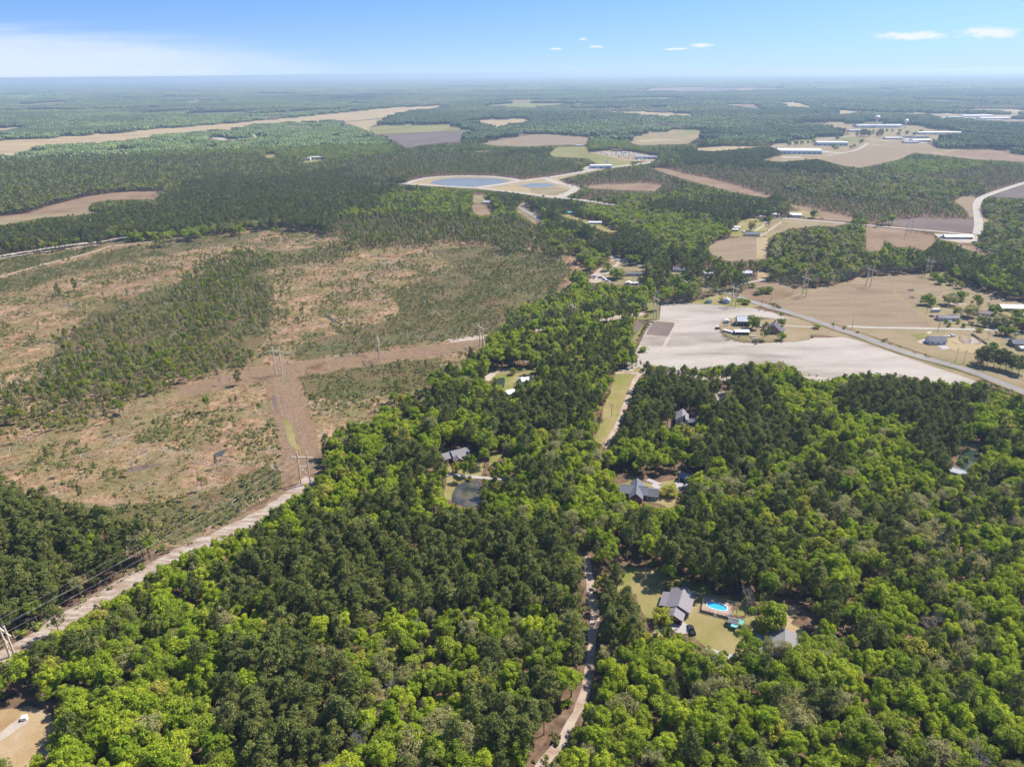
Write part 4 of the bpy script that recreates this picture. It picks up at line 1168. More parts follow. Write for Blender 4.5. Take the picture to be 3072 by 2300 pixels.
oval = lambda a, b, z: [(a * math.copysign(abs(math.cos(q)) ** .75, math.cos(q)), b * math.copysign(abs(math.sin(q)) ** .75, math.sin(q)), z) for q in [2 * math.pi * i / n for i in range(n)]]
V = oval(PA + .16, PB + .16, HD + .03) + oval(PA + .16, PB + .16, HD + .14) + oval(PA - .06, PB - .06, HD + .14) + oval(PA - .06, PB - .06, 0.02)
F = [(k * n + i, k * n + (i + 1) % n, (k + 1) * n + (i + 1) % n, (k + 1) * n + i) for k in range(2) for i in range(n)]
MB().add(V[:3 * n], F).build('rim', 'plastic_white', p)
MB().add(oval(PA - .08, PB - .08, HD + .1) + oval(PA - .08, PB - .08, 0.05), [(i, n + i, n + (i + 1) % n, (i + 1) % n) for i in range(n)]).build('liner', 'pool_water', p)
MB().add(oval(PA - .09, PB - .09, HD - .22), [tuple(range(n))]).build('water', 'pool_water', p)
t2 = thing('deck_chair', 'white lounge chair on the right front corner of the pool deck', 'chair', c + np.array([4.1, -4.6]), YAW + 80, z=HD + .001)
MB().box(-.9, .4, -.3, .3, .3, .38).build('seat', 'plastic_white', t2)
MB().prism([(.4, .3), (1.0, .75), (1.0, .82), (.4, .38)], -.3, .3).build('backrest', 'plastic_white', t2)
for x_ in (-.8, .35):
    for y_ in (-.26, .26):
        MB().box(x_ - .03, x_ + .03, y_ - .03, y_ + .03, 0, .3).build('leg', 'plastic_white', t2)
keep('r5', [(1230, 700), (1320, 340), (1880, 450), (1840, 830), (1600, 830)])
# sheds
c = gpt('r5', 1905, 990)
t = simple_house('garden_shed', 'small grey shed between the pool deck and the big yard tree', 'shed', c, YAW, 3.6, 2.8, 2.2, 0.8, 'grey_siding', 'grey_shingle', 'x', None, 2, 1, None, .25, None, False)
for nm, cc, q in (('green_metal', (2065, 1000), 'green metal canopy on posts at the right of the grey shed'), ('teal_metal', (1935, 1070), 'teal metal canopy on posts in front of the grey shed')):
    k = thing('canopy', q, 'canopy', gpt('r5', *cc), YAW)
    shed_roof(k, -1.35, 1.35, -1.2, 1.2, 1.75, 2.15, nm, 'y', 'roof', .07)
    for x_ in (-1.2, 1.2):
        for y_ in (-1.05, 1.05):
            MB().stick((x_, y_, 0), (x_, y_, 1.8 + (y_ + 1.05) * .14), .06).build('post', 'weathered_wood', k)
keep('r5', [(1760, 1000), (1800, 860), (2120, 900), (2110, 1060), (1960, 1110), (1840, 1100)])
car('pickup_truck', 'black pickup truck on the lawn beside the concrete drive', gpt('r5', 985, 1120), 95, 'car_black', 'pickup')
keep('r5', [(930, 1180), (960, 1020), (1040, 1020), (1030, 1180)])
b = thing('garden_bench', 'small brown bench on the concrete drive left of the black pickup', 'bench', gpt('r5', 650, 1115), 20)
MB().box(-.7, .7, -.25, .2, .4, .46).build('seat', 'rust_roof', b)
MB().box(-.7, .7, .2, .26, .46, .9).build('backrest', 'rust_roof', b)
for x_ in (-.6, .6):
    MB().box(x_ - .04, x_ + .04, -.22, .2, 0, .4).build('leg', 'rust_roof', b)
# house below
c = gpt('p5', 1735, 830)
t = simple_house('house', 'grey shingled house half hidden by trees below the big yard tree', 'house', c, -20, 11, 9.5, 2.8, 2.3, 'grey_siding', 'grey_shingle', 'y', None, 3, 1)
keep('p5', [(1650, 760), (1720, 680), (1850, 740), (1840, 820), (1760, 830)])
t = thing('utility_box', 'small white utility box on the sand in the bottom left corner', 'utility box', gpt('d1', 160, 1205), 15)
MB().box(-.9, .9, -.7, .7, 0, 1.3).build('cabinet', 'plastic_white', t)
MB().prism([(-1.0, 1.3), (1.0, 1.3), (.7, 1.55), (-.7, 1.55)], -.8, .8).build('lid', 'plastic_white', t)
door(t, 0, -.7, 1.0, 1.2)

# ------------------------------------------------------------------ houses in the woods
c = gpt('r3', 640, 400)
t = thing('house', 'brick house with tan grey roof behind the dark pond', 'house', c, 28, foot=9)
gable(t, -2.5, 7.5, -4.2, 4.2, 2.9, 2.3, 'red_brick', 'grey_shingle', 'x', .5)
gable(t, -9.5, -2.8, -2.6, 4.0, 2.7, 1.9, 'red_brick', 'grey_shingle', 'x', .4, 'wing_wall', 'wing_roof')
gable(t, -3.4, 1.0, -8.0, -4.5, 2.7, 1.6, 'red_brick', 'grey_shingle', 'y', .4, 'porch_wall', 'porch_roof')
for x in (2.5, 5.5):
    window(t, x, -4.2, .9, 1.3, 1.2)
window(t, -1.2, -8.0, .9, 1.4, 1.3)
door(t, -6, -2.6)
keep('r3', [(250, 260), (330, 260), (520, 310), (720, 190), (800, 260), (790, 400), (560, 440), (540, 570), (430, 580), (380, 420)])
c = gpt('r4', 720, 760)
t = thing('house', 'brick house with dark hipped gables and black sunroom left of the yellow green tree', 'house', c, -12, foot=10)
gable(t, -9.5, 4.0, -4.0, 4.0, 2.8, 2.2, 'red_brick', 'slate_shingle', 'x', .5)
gable(t, -4.6, 1.6, -8.2, 6.5, 2.8, 2.75, 'red_brick', 'slate_shingle', 'y', .5, 'cross_wall', 'cross_roof')
gable(t, 4.1, 9.4, -4.4, 3.4, 2.4, 1.5, 'white_paint', 'dark_shingle', 'x', .35, 'sunroom_wall', 'sunroom_roof')
for k in range(5):
    window(t, 4.8 + k * .98, -4.4, .5, .72, 1.7)
for x in (-8.0, -6.2, 3.0):
    window(t, x, -4.0, .9, 1.1, 1.2)
window(t, -1.5, -8.2, .9, 1.6, 1.3)
keep('r4', [(380, 700), (400, 580), (560, 590), (740, 490), (960, 560), (1160, 640), (1110, 860), (900, 860), (700, 910), (560, 780)])
t = simple_house('detached_garage', 'small white garage with dark roof at the end of the pale drive', 'garage', gpt('r4', 1730, 430), -30, 5.2, 5.5, 2.5, 1.6, 'white_paint', 'slate_shingle', 'x', None, 2, 1)
MB().box(-2.1, .4, -2.86, -2.76, .02, 2.1).build('garage_door', 'dark_void', t)
keep('r4', [(1610, 370), (1720, 270), (1860, 350), (1790, 490), (1640, 450)])
car('white_car', 'white car parked at the edge of the drive below the small garage', gpt('r4', 1800, 580), 20, 'car_white', 'car')
keep('r4', [(1770, 610), (1780, 550), (1860, 560), (1850, 610)])
t = thing('wooden_pergola', 'red brown wooden frame at the wood edge behind the small garage', 'pergola', gpt('r4', 2100, 330), -20)
for x_ in (-2, 2):
    for y_ in (-1.5, 1.5):
        MB().box(x_ - .1, x_ + .1, y_ - .1, y_ + .1, 0, 2.3).build('post', 'rust_roof', t)
for k in range(6):
    MB().box(-2.3, 2.3, -1.7 + k * .64, -1.55 + k * .64, 2.3, 2.45).build('slat', 'rust_roof', t)
c = gpt('r6', 900, 960)
t = thing('house', 'white house with grey roof and dark chimney on its gable among pines', 'house', c, -14, foot=8)
gable(t, -3.6, 3.4, -4.8, 5.6, 4.6, 2.6, 'white_paint', 'grey_shingle', 'y', .45)
MB().box(.5, 1.6, -5.5, -4.82, 0, 8.2).build('chimney', 'dark_shingle', t)
gable(t, 4.1, 9.2, -2.5, 2.5, 2.5, 1.3, 'white_paint', 'slate_shingle', 'x', .4, 'carport_wall', 'carport_roof')
MB().box(4.4, 8.9, -2.6, -2.5, .02, 2.1).build('carport_shade_panel', 'dark_void', t)  # near-black panel on the solid wall: the carport's inner shade as colour
for x, z in ((-1.8, .9), (-1.8, 3.0)):
    window(t, x, -4.8, z, 1.1, 1.2)
keep('r6', [(640, 800), (720, 560), (1020, 430), (1170, 490), (1200, 640), (1460, 680), (1500, 880), (1480, 1060), (1300, 1090), (1060, 1000), (720, 950)])
car('white_car', 'small white car on the pale drive of the white house', gpt('r6', 1370, 1010), 95, 'car_white', 'car')
# homestead by the small green pond
simple_house('house', 'small grey roofed house tucked behind trees above the white shed', 'house', gpt('q8', 1390, 590), -15, 8, 7, 2.7, 1.8, 'cream_siding', 'grey_shingle', 'x')
simple_house('house', 'pale blue roofed house beside the parked cars near the small green pond', 'house', gpt('q8', 1150, 590), 20, 9, 6, 2.6, 1.5, 'white_paint', 'silver_roof', 'x')
simple_house('shed', 'white roofed shed at the lower edge of the pond yard', 'shed', gpt('q8', 710, 930), 30, 6, 6, 2.6, 1.0, 'white_paint', 'white_metal_roof', 'x')
keep('q8', [(620, 900), (630, 840), (780, 800), (800, 850), (720, 920)])
car('dark_car', 'dark car on the yard path right of the small green pond', gpt('q8', 1255, 480), 20, 'car_black', 'suv')
car('maroon_car', 'maroon car parked beyond the dark car in the pond yard', gpt('q8', 1290, 440), 25, 'car_maroon', 'car')
car('white_van', 'white van parked left of the pale blue roof in the pond yard', gpt('q8', 1020, 540), 30, 'car_white', 'van')
# buildings at the right hand pond
simple_house('house', 'white roofed house showing through trees beside the right hand pond', 'house', gpt('r8', 500, 1080), -40, 10, 5, 2.5, 1.2, 'cream_siding', 'silver_roof', 'x')
keep('r8', [(370, 990), (410, 950), (500, 1000), (620, 1100), (580, 1110), (460, 1060)])
simple_house('shed', 'rusty brown roofed shed under trees at the right edge', 'shed', gpt('r8', 1190, 1560), -8, 5.5, 4, 2.3, .9, 'weathered_wood', 'rust_roof', 'x')
keep('r8', [(1100, 1520), (1120, 1440), (1240, 1450), (1290, 1540), (1220, 1560)])

# ------------------------------------------------------------------ farmstead on the island in the ploughed field
t = simple_house('barn', 'open sided barn with silver roof left of the round green tree', 'barn', gpt('p7', 720, 545), -4, 11, 8, 4.6, 3.2, 'weathered_wood', 'silver_roof', 'x', None, 2, 0, None, .5, None, False)
for k in range(4):
    MB().box(-5 + k * 2.6, -3.2 + k * 2.6, -4.08, -4.01, .05, 3.4).build('bay_shade_panel', 'dark_void', t)  # dark panels on a closed wall, painted as the shade inside open bays
t = simple_house('machine_shed', 'long low shed with pale metal roof in front of the barn', 'shed', gpt('p7', 690, 745), -3, 11.5, 6, 2.6, .7, 'weathered_wood', 'white_metal_roof', 'x', None, 2, 0, None, .4, None, False)
for k in range(4):
    MB().box(-5.4 + k * 2.8, -3.2 + k * 2.8, -3.08, -3.01, .05, 2.2).build('bay_shade_panel', 'dark_void', t)  # no real bays: their inner shade is the panels' dark colour
t = thing('house', 'dark red brick farmhouse with steep gable on the field island', 'house', gpt('p7', 1400, 700), -24, foot=9)
gable(t, -4.5, 4.8, -5.5, 5.5, 3.4, 4.2, 'red_brick', 'dark_shingle', 'y', .5)
gable(t, 5.3, 8.6, -3, 3, 2.6, 1.4, 'white_paint', 'grey_shingle', 'x', .3, 'porch_wall', 'porch_roof')
for x in (-2.6, 0, 2.6):
    window(t, x, -5.5, .9, 1.2, 1.4)
window(t, 0, -5.5, 4.2, 1.2, 1.2)
MB().box(-.5, .5, 4.2, 5.0, 5.5, 8.9).build('chimney', 'red_brick', t)
t = simple_house('shed', 'small white shed at the left end of the field island', 'shed', gpt('p7', 360, 505), -3, 3.2, 4.5, 2.6, .8, 'white_paint', 'white_metal_roof', 'y', None, 2, 1, None, .2, None, False)
camper('boat_trailer', 'blue and white boat on a trailer at the lower left of the field island', gpt('p7', 400, 720), -45, 9, 2.3, 1.9, 'white_paint', None, 'boat trailer')
for k, (x_, y_, r_) in enumerate(((980, 860, 5), (950, 815, 3))):
    t = thing('flat_trailer', ('near' if k == 0 else 'farther') + ' of two flat wooden trailers below the pale metal shed', 'trailer', gpt('p7', x_, y_), r_)
    MB().box(-2.4, 2.4, -1, 1, .7, .85).build('bed', 'weathered_wood', t)
    for sx in (-.6, .6):
        for sy in (-1, 1):
            MB().stick((sx, sy * .95, .35), (sx, sy * 1.12, .35), .35, n=10).build('wheel', 'tyre_rubber', t)
    MB().stick((2.4, 0, .7), (3.4, 0, .5), .06).build('hitch', 'insulator', t)
t = thing('tractor', 'dark tractor standing on the ploughed field at the island edge', 'tractor', gpt('p7', 165, 645), 10)
MB().prism([(-.6, .6), (1.7, .6), (1.7, 1.35), (1.5, 1.5), (-.6, 1.4)], -.45, .45).build('body', 'car_maroon', t)
MB().box(-1.3, -.1, -.75, .75, 1.4, 2.5).build('cab', 'window_glass', t)
MB().box(-1.4, 0, -.85, .85, 2.5, 2.62).build('roof', 'plastic_white', t)
for sx, rr in ((-.9, .85), (1.3, .5)):
    for sy in (-1, 1):
        MB().stick((sx, sy * .75, rr), (sx, sy * 1.15, rr), rr, n=14).build('wheel', 'tyre_rubber', t)
t = thing('feed_trough', 'long dark trough left of the pale metal shed', 'trough', gpt('p7', 340, 582), 0)
MB().box(-2.2, 2.2, -.3, .3, .3, .7).build('basin', 'weathered_wood', t)
for x_ in (-1.9, 1.9):
    MB().box(x_ - .08, x_ + .08, -.28, .28, 0, .3).build('leg', 'weathered_wood', t)
for k, (x_, y_, lab) in enumerate(((460, 500, 'round dark bale feeder right of the small white shed'), (535, 505, 'round dark bale feeder against the barn gable'), (645, 825, 'round dark bale feeder on the lower island grass'))):
    t = thing('bale_feeder', lab, 'feeder', gpt('p7', x_, y_), 0, 'bale feeders on the farm island')
    MB().lathe([(1.0, .05), (1.0, .95), (.92, .95), (.92, .05)], 16).build('ring', 'rust_roof', t)
    MB().disc(0, 0, .02, .7, .85, n=14).build('hay', 'dark_plough', t)
car('white_pickup', 'white pickup beside the tree between shed and brick farmhouse', gpt('p7', 1110, 610), 8, 'car_white', 'pickup')
for p_ in ([(560, 560), (580, 380), (830, 380), (830, 560)], [(500, 720), (560, 620), (830, 620), (860, 740)], [(1280, 740), (1300, 470), (1400, 440), (1560, 560), (1640, 560), (1540, 740)]):
    keep('p7', p_)

# ------------------------------------------------------------------ right hand houses
t = simple_house('house', 'new white house with dark roof beside the pale concrete pad', 'house', gpt('p8', 965, 885), -2, 13, 8, 2.9, 2.4, 'white_paint', 'slate_shingle', 'x', None, 3, 1)
# house frame
t = thing('unfinished_house', 'timber house frame going up on a slab, no roof yet', 'house frame', gpt('p8', 1445, 855), -12, foot=8)
MB().box(-6, 6, -6, 6.5, 0, .2).build('slab', 'concrete_pad', t)
for nm, a, b in (('wall_frame', (-6, -6), (-1, -6)), ('wall_frame', (1, -6), (6, -6)), ('wall_frame', (-6, -6), (-6, 6)), ('wall_frame', (-6, 6), (1, 6)), ('wall_frame', (1, 6), (1, 1)), ('wall_frame', (6, -6), (6, -1)), ('wall_frame', (-3, 0), (4, 0)), ('wall_frame', (-1, -6), (-1, 0))):
    a = np.array(a, float); b = np.array(b, float); L_ = np.linalg.norm(b - a); m = MB()
    for z_ in (.26, 2.66):
        m.stick((*a, z_), (*b, z_), .09, n=4)
    k = int(L_ / .55)
    for i in range(k + 1):
        q = a + (b - a) * i / k
        m.stick((*q, .3), (*q, 2.62), .065, n=4)
    m.build(nm, 'fresh_lumber', t)
for k in range(7):
    MB().stick((-5.8, -5.5 + k * 1.0, 2.75), (-1.1, -5.5 + k * 1.0, 2.75), .08, n=4).build('joist', 'fresh_lumber', t)
t = thing('lumber_stack', 'stack of pale lumber left of the house frame', 'lumber', gpt('p8', 1260, 885), -70)
for k in range(4):
    MB().box(-2.2, 2.2, -.5, .5, .05 + k * .14, .17 + k * .14).build('plank', 'fresh_lumber', t)
car('white_pickup', 'white pickup with a trailer left of the house frame', gpt('p8', 1195, 795), 180, 'car_white', 'pickup')
t = thing('flat_trailer', 'flat trailer hitched to the white pickup by the house frame', 'trailer', gpt('p8', 1125, 798), 0)
MB().box(-2.6, 2.6, -1, 1, .6, .72).build('bed', 'weathered_wood', t)
for sx in (-.5, .5):
    for sy in (-1, 1):
        MB().stick((sx, sy * .95, .32), (sx, sy * 1.15, .32), .32, n=10).build('wheel', 'tyre_rubber', t)
t = simple_house('mobile_home', 'grey mobile home with porch beyond the gravel drive', 'mobile home', gpt('p8', 1130, 560), -4, 17, 6.5, 2.8, 1.4, 'grey_siding', 'grey_shingle', 'x', None, 5, 1)
MB().box(-1.4, 1.8, -5.0, -3.3, 0, .7).build('porch', 'white_paint', t)
camper('camper_trailer', 'white camper trailer behind the grey mobile home', gpt('p8', 965, 448), 0, 7.5, 2.5, 3.0, 'cream_siding')
car('maroon_car', 'dark maroon car left of the grey mobile home', gpt('p8', 915, 515), -20, 'car_maroon', 'car')
t = simple_house('chicken_house', 'long low shed with bright white roof at the right edge', 'shed', gpt('p8', 2200, 420), -6, 42, 11, 3.0, 1.8, 'brown_brick', 'white_metal_roof', 'x', None, 7, 1)
simple_house('house', 'small house with dark brown roof behind a leafy round tree', 'house', gpt('p8', 1620, 492), -25, 11, 8, 2.7, 1.6, 'cream_siding', 'brown_shingle', 'x')
simple_house('house', 'pale grey house between yard trees above the gravel drive', 'house', gpt('p8', 1760, 615), -12, 13, 8, 2.8, 1.8, 'white_paint', 'grey_shingle', 'x')
t = simple_house('house', 'dark roofed brick house cut by the right edge beside the fence', 'house', gpt('p8', 2160, 920), -10, 15, 9, 2.8, 2.0, 'red_brick', 'slate_shingle', 'x')
simple_house('shed', 'small shed with white roof below the dark roofed brick house', 'shed', gpt('p8', 2210, 985), -8, 7, 5, 2.4, .6, 'cream_siding', 'white_metal_roof', 'x')
camper('camper_trailer', 'white camper standing at the far right under trees', gpt('p8', 2200, 520), 80, 7, 2.5, 2.9, 'white_paint')
car('silver_car', 'silver car beside the gravel drive at the far right', gpt('p8', 2120, 768), 10, 'car_silver', 'car')


def fence(label, A, B, mat, hgt=1.8, step=2.4):
    A, B = np.array(A), np.array(B)
    L_ = np.linalg.norm(B - A)
    t = thing('fence', label, 'fence', A, math.degrees(math.atan2(*(B - A)[::-1])))
    k = int(L_ / step)
    for i in range(k + 1):
        MB().box(i * step - .06, i * step + .06, -.06, .06, 0, hgt + .1).build('post', mat, t)
        if i < k:
            MB().box(i * step + .061, (i + 1) * step - .061, -.02, .02, .08, hgt).build('panel', mat, t)
    return t


fence('weathered wooden fence running back from the gravel drive past the house frame', gpt('p8', 1470, 770), gpt('p8', 1700, 920), 'weathered_wood')
fence('weathered wooden fence below the dark roofed brick house', gpt('p8', 2050, 925), gpt('p8', 2130, 1000), 'weathered_wood')
for k, (x_, y_) in enumerate(((625, 150), (640, 250))):
    t = thing('brush_pile', ('farther' if k == 0 else 'nearer') + ' of two dark brush piles on the brown field', 'brush pile', gpt('p8', x_, y_), 30 * k)
    V, F = [], []
    m = MB()
    r_ = np.random.default_rng(k)
    for i in range(40):
        a = r_.uniform(0, 6.28); p0 = np.array([r_.normal() * 1.6, r_.normal() * 1.2, r_.uniform(.1, 1.2)])
        d = np.array([math.cos(a), math.sin(a), r_.normal() * .3]) * 1.3
        m.stick(p0 - d, p0 + d, .1, .05, 4)
    m.build('branches', 'brown_shingle', t)

# ------------------------------------------------------------------ homes around the pine grove
simple_house('mobile_home', 'long grey mobile home on the dry lawn above the parked trucks', 'mobile home', gpt('q1', 1185, 490), -1, 17, 5.5, 2.7, 1.0, 'grey_siding', 'slate_shingle', 'x', None, 5, 1)
keep('q1', [(1020, 500), (1040, 400), (1340, 400), (1340, 500)])
simple_house('shed', 'white shed among junk below the long grey mobile home', 'shed', gpt('q1', 1070, 690), -15, 5, 5, 2.4, .9, 'white_paint', 'white_metal_roof', 'y')
simple_house('shed', 'pale green shed right of the white shed by the tree line', 'shed', gpt('q1', 1255, 700), 0, 3, 3, 2.2, .5, 'cream_siding', 'white_metal_roof', 'y', None, 1, 1, None, .2, None, False)
simple_house('shed', 'low open shed with pale curved roof beside the white shed', 'shed', gpt('q1', 1170, 690), -10, 5, 3.5, 1.8, .7, 'weathered_wood', 'white_metal_roof', 'x', None, 1, 0, None, .2, None, False)
for k, (x_, y_, r_, lab, pt, kd) in enumerate(((330, 525, -8, 'white box truck left end of the row by the sandy yard', 'car_white', 'van'), (455, 550, -14, 'silver van second in the row by the sandy yard', 'car_silver', 'van'), (540, 585, -50, 'white van nearest the round tree by the sandy yard', 'car_white', 'van'), (610, 625, -30, 'white car in front of the round tree', 'car_white', 'suv'), (245, 550, 60, 'red car at the left end of the sandy yard', 'car_red', 'car'), (310, 560, 70, 'red car in front of the white box truck', 'car_red', 'car'), (720, 675, 10, 'pale car half hidden at the tree line below the round tree', 'car_silver', 'car'))):
    car('parked_car' if kd == 'car' else 'parked_' + kd, lab, gpt('q1', x_, y_), r_, pt, kd)
simple_house('barn', 'white roofed shelter at the wood edge above the field corner', 'shed', gpt('q1', 1690, 940), -14, 7, 5, 3.4, .8, 'weathered_wood', 'white_metal_roof', 'x', None, 2, 0, None, .3, None, False)
keep('q1', [(1620, 890), (1640, 850), (1760, 890), (1740, 940)])
simple_house('shed', 'dark blue green shed on the lawn at the top of the ploughed field', 'shed', gpt('q2', 895, 915), -2, 5, 4, 2.5, .8, 'teal_metal', 'slate_shingle', 'x', None, 2, 1, None, .2, None, False)
keep('q2', [(830, 930), (840, 840), (960, 840), (950, 930)])
simple_house('house', 'small pale blue house below the wooden pylon at the road bend', 'house', gpt('q2', 1220, 915), -18, 6, 5, 3.2, 1.6, 'blue_siding', 'silver_roof', 'y', None, 2, 1)
keep('q2', [(1190, 910), (1230, 810), (1280, 820), (1270, 910)])
for x_, y_, r_, w_, lab, wm, rm in ((350, 335, -16, 13, 'grey roofed house at the far left of the pine grove', 'grey_siding', 'slate_shingle'), (860, 400, -8, 12, 'white house deep in the pine grove', 'white_paint', 'silver_roof'),
                                    (1600, 395, -10, 10, 'white house under pines right of the grove', 'white_paint', 'silver_roof'), (430, 575, -8, 9, 'white roofed trailer home below the grove', 'cream_siding', 'white_metal_roof'),
                                    (400, 480, -12, 9, 'grey roofed house in the middle of the grove', 'grey_siding', 'grey_shingle'), (1500, 540, -20, 8, 'pale blue roofed shed where the drive enters the grove', 'blue_siding', 'silver_roof')):
    simple_house('house', lab, 'house', gpt('q2', x_, y_), r_, w_, 7, 2.8, 1.7, wm, rm, 'x')
keep('q2', [(240, 330), (260, 280), (440, 310), (430, 350)])
keep('q2', [(780, 410), (800, 350), (950, 350), (940, 410)])
keep('q2', [(1530, 400), (1540, 310), (1680, 330), (1680, 400)])
car('parked_car', 'pale car by the drive at the right of the pine grove', gpt('q2', 1680, 480), 5, 'car_silver', 'car')

# ------------------------------------------------------------------ mid right farms
simple_house('house', 'ranch house with dark roof and wing on the lawn above the brown field', 'house', gpt('q3', 590, 600), -8, 19, 9, 2.8, 1.9, 'cream_siding', 'slate_shingle', 'x', None, 5, 1)
simple_house('shed', 'upper of two white sheds at the wood edge left of the ranch house', 'shed', gpt('q3', 280, 460), -12, 8, 6, 2.6, 1.0, 'white_paint', 'white_metal_roof', 'x', None, 2, 1)
simple_house('shed', 'lower of two white sheds at the wood edge left of the ranch house', 'shed', gpt('q3', 245, 505), -10, 8, 5, 2.4, .8, 'weathered_wood', 'white_metal_roof', 'x', None, 2, 0)
camper('camper_trailer', 'small white camper beside the ranch house', gpt('q3', 425, 540), 40, 5, 2.3, 2.6, 'white_paint')
simple_house('barn', 'white roofed barn across the road from the yellow field', 'barn', gpt('q3', 1480, 205), -12, 17, 11, 3.2, 1.8, 'grey_siding', 'white_metal_roof', 'x', None, 3, 1)
simple_house('house', 'white house half hidden at the road end of the yellow field', 'house', gpt('q3', 1080, 190), -6, 10, 7, 2.7, 1.5, 'white_paint', 'silver_roof', 'x')
car('parked_car', 'pale car on the grass right of the white roofed barn', gpt('q3', 1660, 220), 0, 'car_silver', 'suv')
simple_house('mobile_home', 'long blue grey mobile home on the sandy lot at the crossroads', 'mobile home', gpt('q4', 1185, 285), -4, 34, 8, 3.2, 1.8, 'blue_siding', 'silver_roof', 'x', None, 8, 1)
car('parked_van', 'white van left of the long blue grey mobile home', gpt('q4', 950, 275), 0, 'car_white', 'van')
car('parked_pickup', 'dark pickup at the right of the sandy lot', gpt('q4', 1440, 350), 10, 'car_black', 'pickup')
simple_house('house', 'white house in a clearing below the interchange ponds', 'house', gpt('b2', 950, 240), -10, 15, 9, 3, 2, 'white_paint', 'silver_roof', 'x')
simple_house('mobile_home', 'teal roofed trailer on the far lawn behind the long pine row', 'mobile home', gpt('b2', 1465, 307), -5, 16, 6, 2.8, 1.2, 'cream_siding', 'teal_metal', 'x')
simple_house('mobile_home', 'white trailer home on the lawn behind the long pine row', 'mobile home', gpt('b2', 1645, 372), -3, 18, 6, 2.8, 1.2, 'white_paint', 'white_metal_roof', 'x')
keep('b2', [(1620, 375), (1630, 358), (1670, 360), (1668, 378)])

# ------------------------------------------------------------------ far buildings


def warehouse(name, label, crop, x, y, rot, w, d, h, wall='warehouse_wall', roof='white_metal_roof', cat='warehouse', bays=6):
    t = thing(name, label, cat, gpt(crop, x, y), rot, foot=max(w, d) * .55)
    gable(t, -w / 2, w / 2, -d / 2, d / 2, h, d * .04, wall, roof, 'x', .5, thick=.3)
    for i in range(bays):
        xx = -w / 2 + w * (i + .5) / bays
        MB().box(xx - 1.8, xx + 1.8, -d / 2 - .1, -d / 2 - .01, 0, min(4.5, h * .6)).build('loading_door', 'grey_shingle', t)
    for yy in (-d / 4, d / 4):
        window(t, w / 2, yy, 1.2, 3, 1.5, 'right')
    return t


warehouse('warehouse', 'long white roofed warehouse nearest in the industrial park', 'q5', 380, 455, -9, 112, 62, 9, bays=9)
keep('q5', [(150, 390), (240, 370), (620, 400), (620, 450), (500, 475), (240, 440)])
warehouse('warehouse', 'blue grey sided warehouse behind the long white one', 'q5', 770, 365, -8, 84, 40, 9)
keep('q5', [(630, 350), (640, 310), (920, 335), (930, 365), (850, 380)])
for x_, y_, w_, d_, h_, lab, rm in ((1290, 160, 170, 90, 9, 'wide low factory under the red and white water tower', 'silver_roof'), (1480, 152, 80, 60, 8, 'low pale factory right of the water tower', 'white_metal_roof'),
                                    (1050, 212, 70, 35, 7, 'low grey roofed building left of the tall trees in the industrial park', 'silver_roof'), (1480, 297, 75, 35, 6, 'flat building below the parkland trees', 'white_metal_roof'),
                                    (1640, 280, 60, 30, 6, 'flat brown roofed building right of the parkland trees', 'grey_shingle'), (1780, 282, 75, 30, 6, 'flat building with dark roof at the right of the park', 'grey_shingle'),
                                    (1680, 342, 60, 35, 6, 'pale blue roofed building above the brown field', 'silver_roof'), (1790, 325, 75, 45, 7, 'white roofed building beside the dark pines', 'white_metal_roof'),
                                    (2000, 240, 150, 50, 8, 'long white roofed plant at the right of the industrial park', 'white_metal_roof')):
    warehouse('factory', lab, 'q5', x_, y_, -6, w_ * (.68 if w_ < 150 else .9), d_ * .68, h_ * .85, 'cream_siding', rm, 'building', 4)
    keep('q5', [(x_ - w_ * .45, y_ + 6), (x_ - w_ * .45, y_ - 14), (x_ + w_ * .45, y_ - 14), (x_ + w_ * .45, y_ + 6)])


def water_tower(label, crop, x, y, H_, R_, two):
    t = thing('water_tower', label, 'water tower', gpt(crop, x, y), 0, foot=15)
    MB().lathe([(2.4, 0), (1.7, 6), (1.6, H_ - R_ * 1.6), (2.6, H_ - R_ * .9)], 16).build('stem', 'tank_white', t, True)
    prof = [(R_ * math.cos(a), H_ + R_ * .82 * math.sin(a)) for a in np.linspace(-1.45, 1.56, 14)]
    MB().lathe(prof[:7], 24).build('tank_base', 'tank_red' if two else 'tank_white', t, True)
    MB().lathe(prof[6:], 24).build('tank_dome', 'tank_white', t, True)
    return t


water_tower('red and white water tower rising above the industrial park', 'q5', 1285, 165, 36, 9.5, True)
water_tower('smaller all white water tower right of the red and white one', 'q5', 1622, 172, 26, 7.5, False)
keep('q5', [(1255, 150), (1260, 85), (1315, 85), (1315, 150)])
keep('q5', [(1600, 165), (1605, 118), (1645, 118), (1645, 165)])
t = warehouse('shop_building', 'white metal shop beside the highway', 'q6', 675, 580, -5, 48, 20, 7, 'warehouse_wall', 'white_metal_roof', 'building', 3)
keep('q6', [(560, 590), (580, 520), (770, 530), (770, 590)])
t = thing('billboard', 'tall roadside sign beside the white metal shop', 'sign', gpt('q6', 775, 575), 0)
MB().stick((0, 0, 0), (0, 0, 12), .35).build('post', 'insulator', t)
MB().box(-4, 4, -.3, .3, 12, 16).build('panel', 'grey_siding', t)
warehouse('salvage_office', 'long low salvage yard building among the parked cars', 'q6', 1430, 425, -4, 50, 16, 6, 'beige_wall', 'silver_roof', 'building', 4)
warehouse('open_shed', 'dark open shed at the upper edge of the salvage yard', 'q6', 940, 300, -6, 30, 12, 5, 'weathered_wood', 'brown_shingle', 'shed', 4)
for k, (x_, y_, w_, lab) in enumerate(((100, 250, 40, 'white farm building far beyond the salvage yard'), )):
    warehouse('farm_building', lab, 'q6', 320, 220, -4, 22, 10, 4, 'white_paint', 'white_metal_roof', 'building', 2)
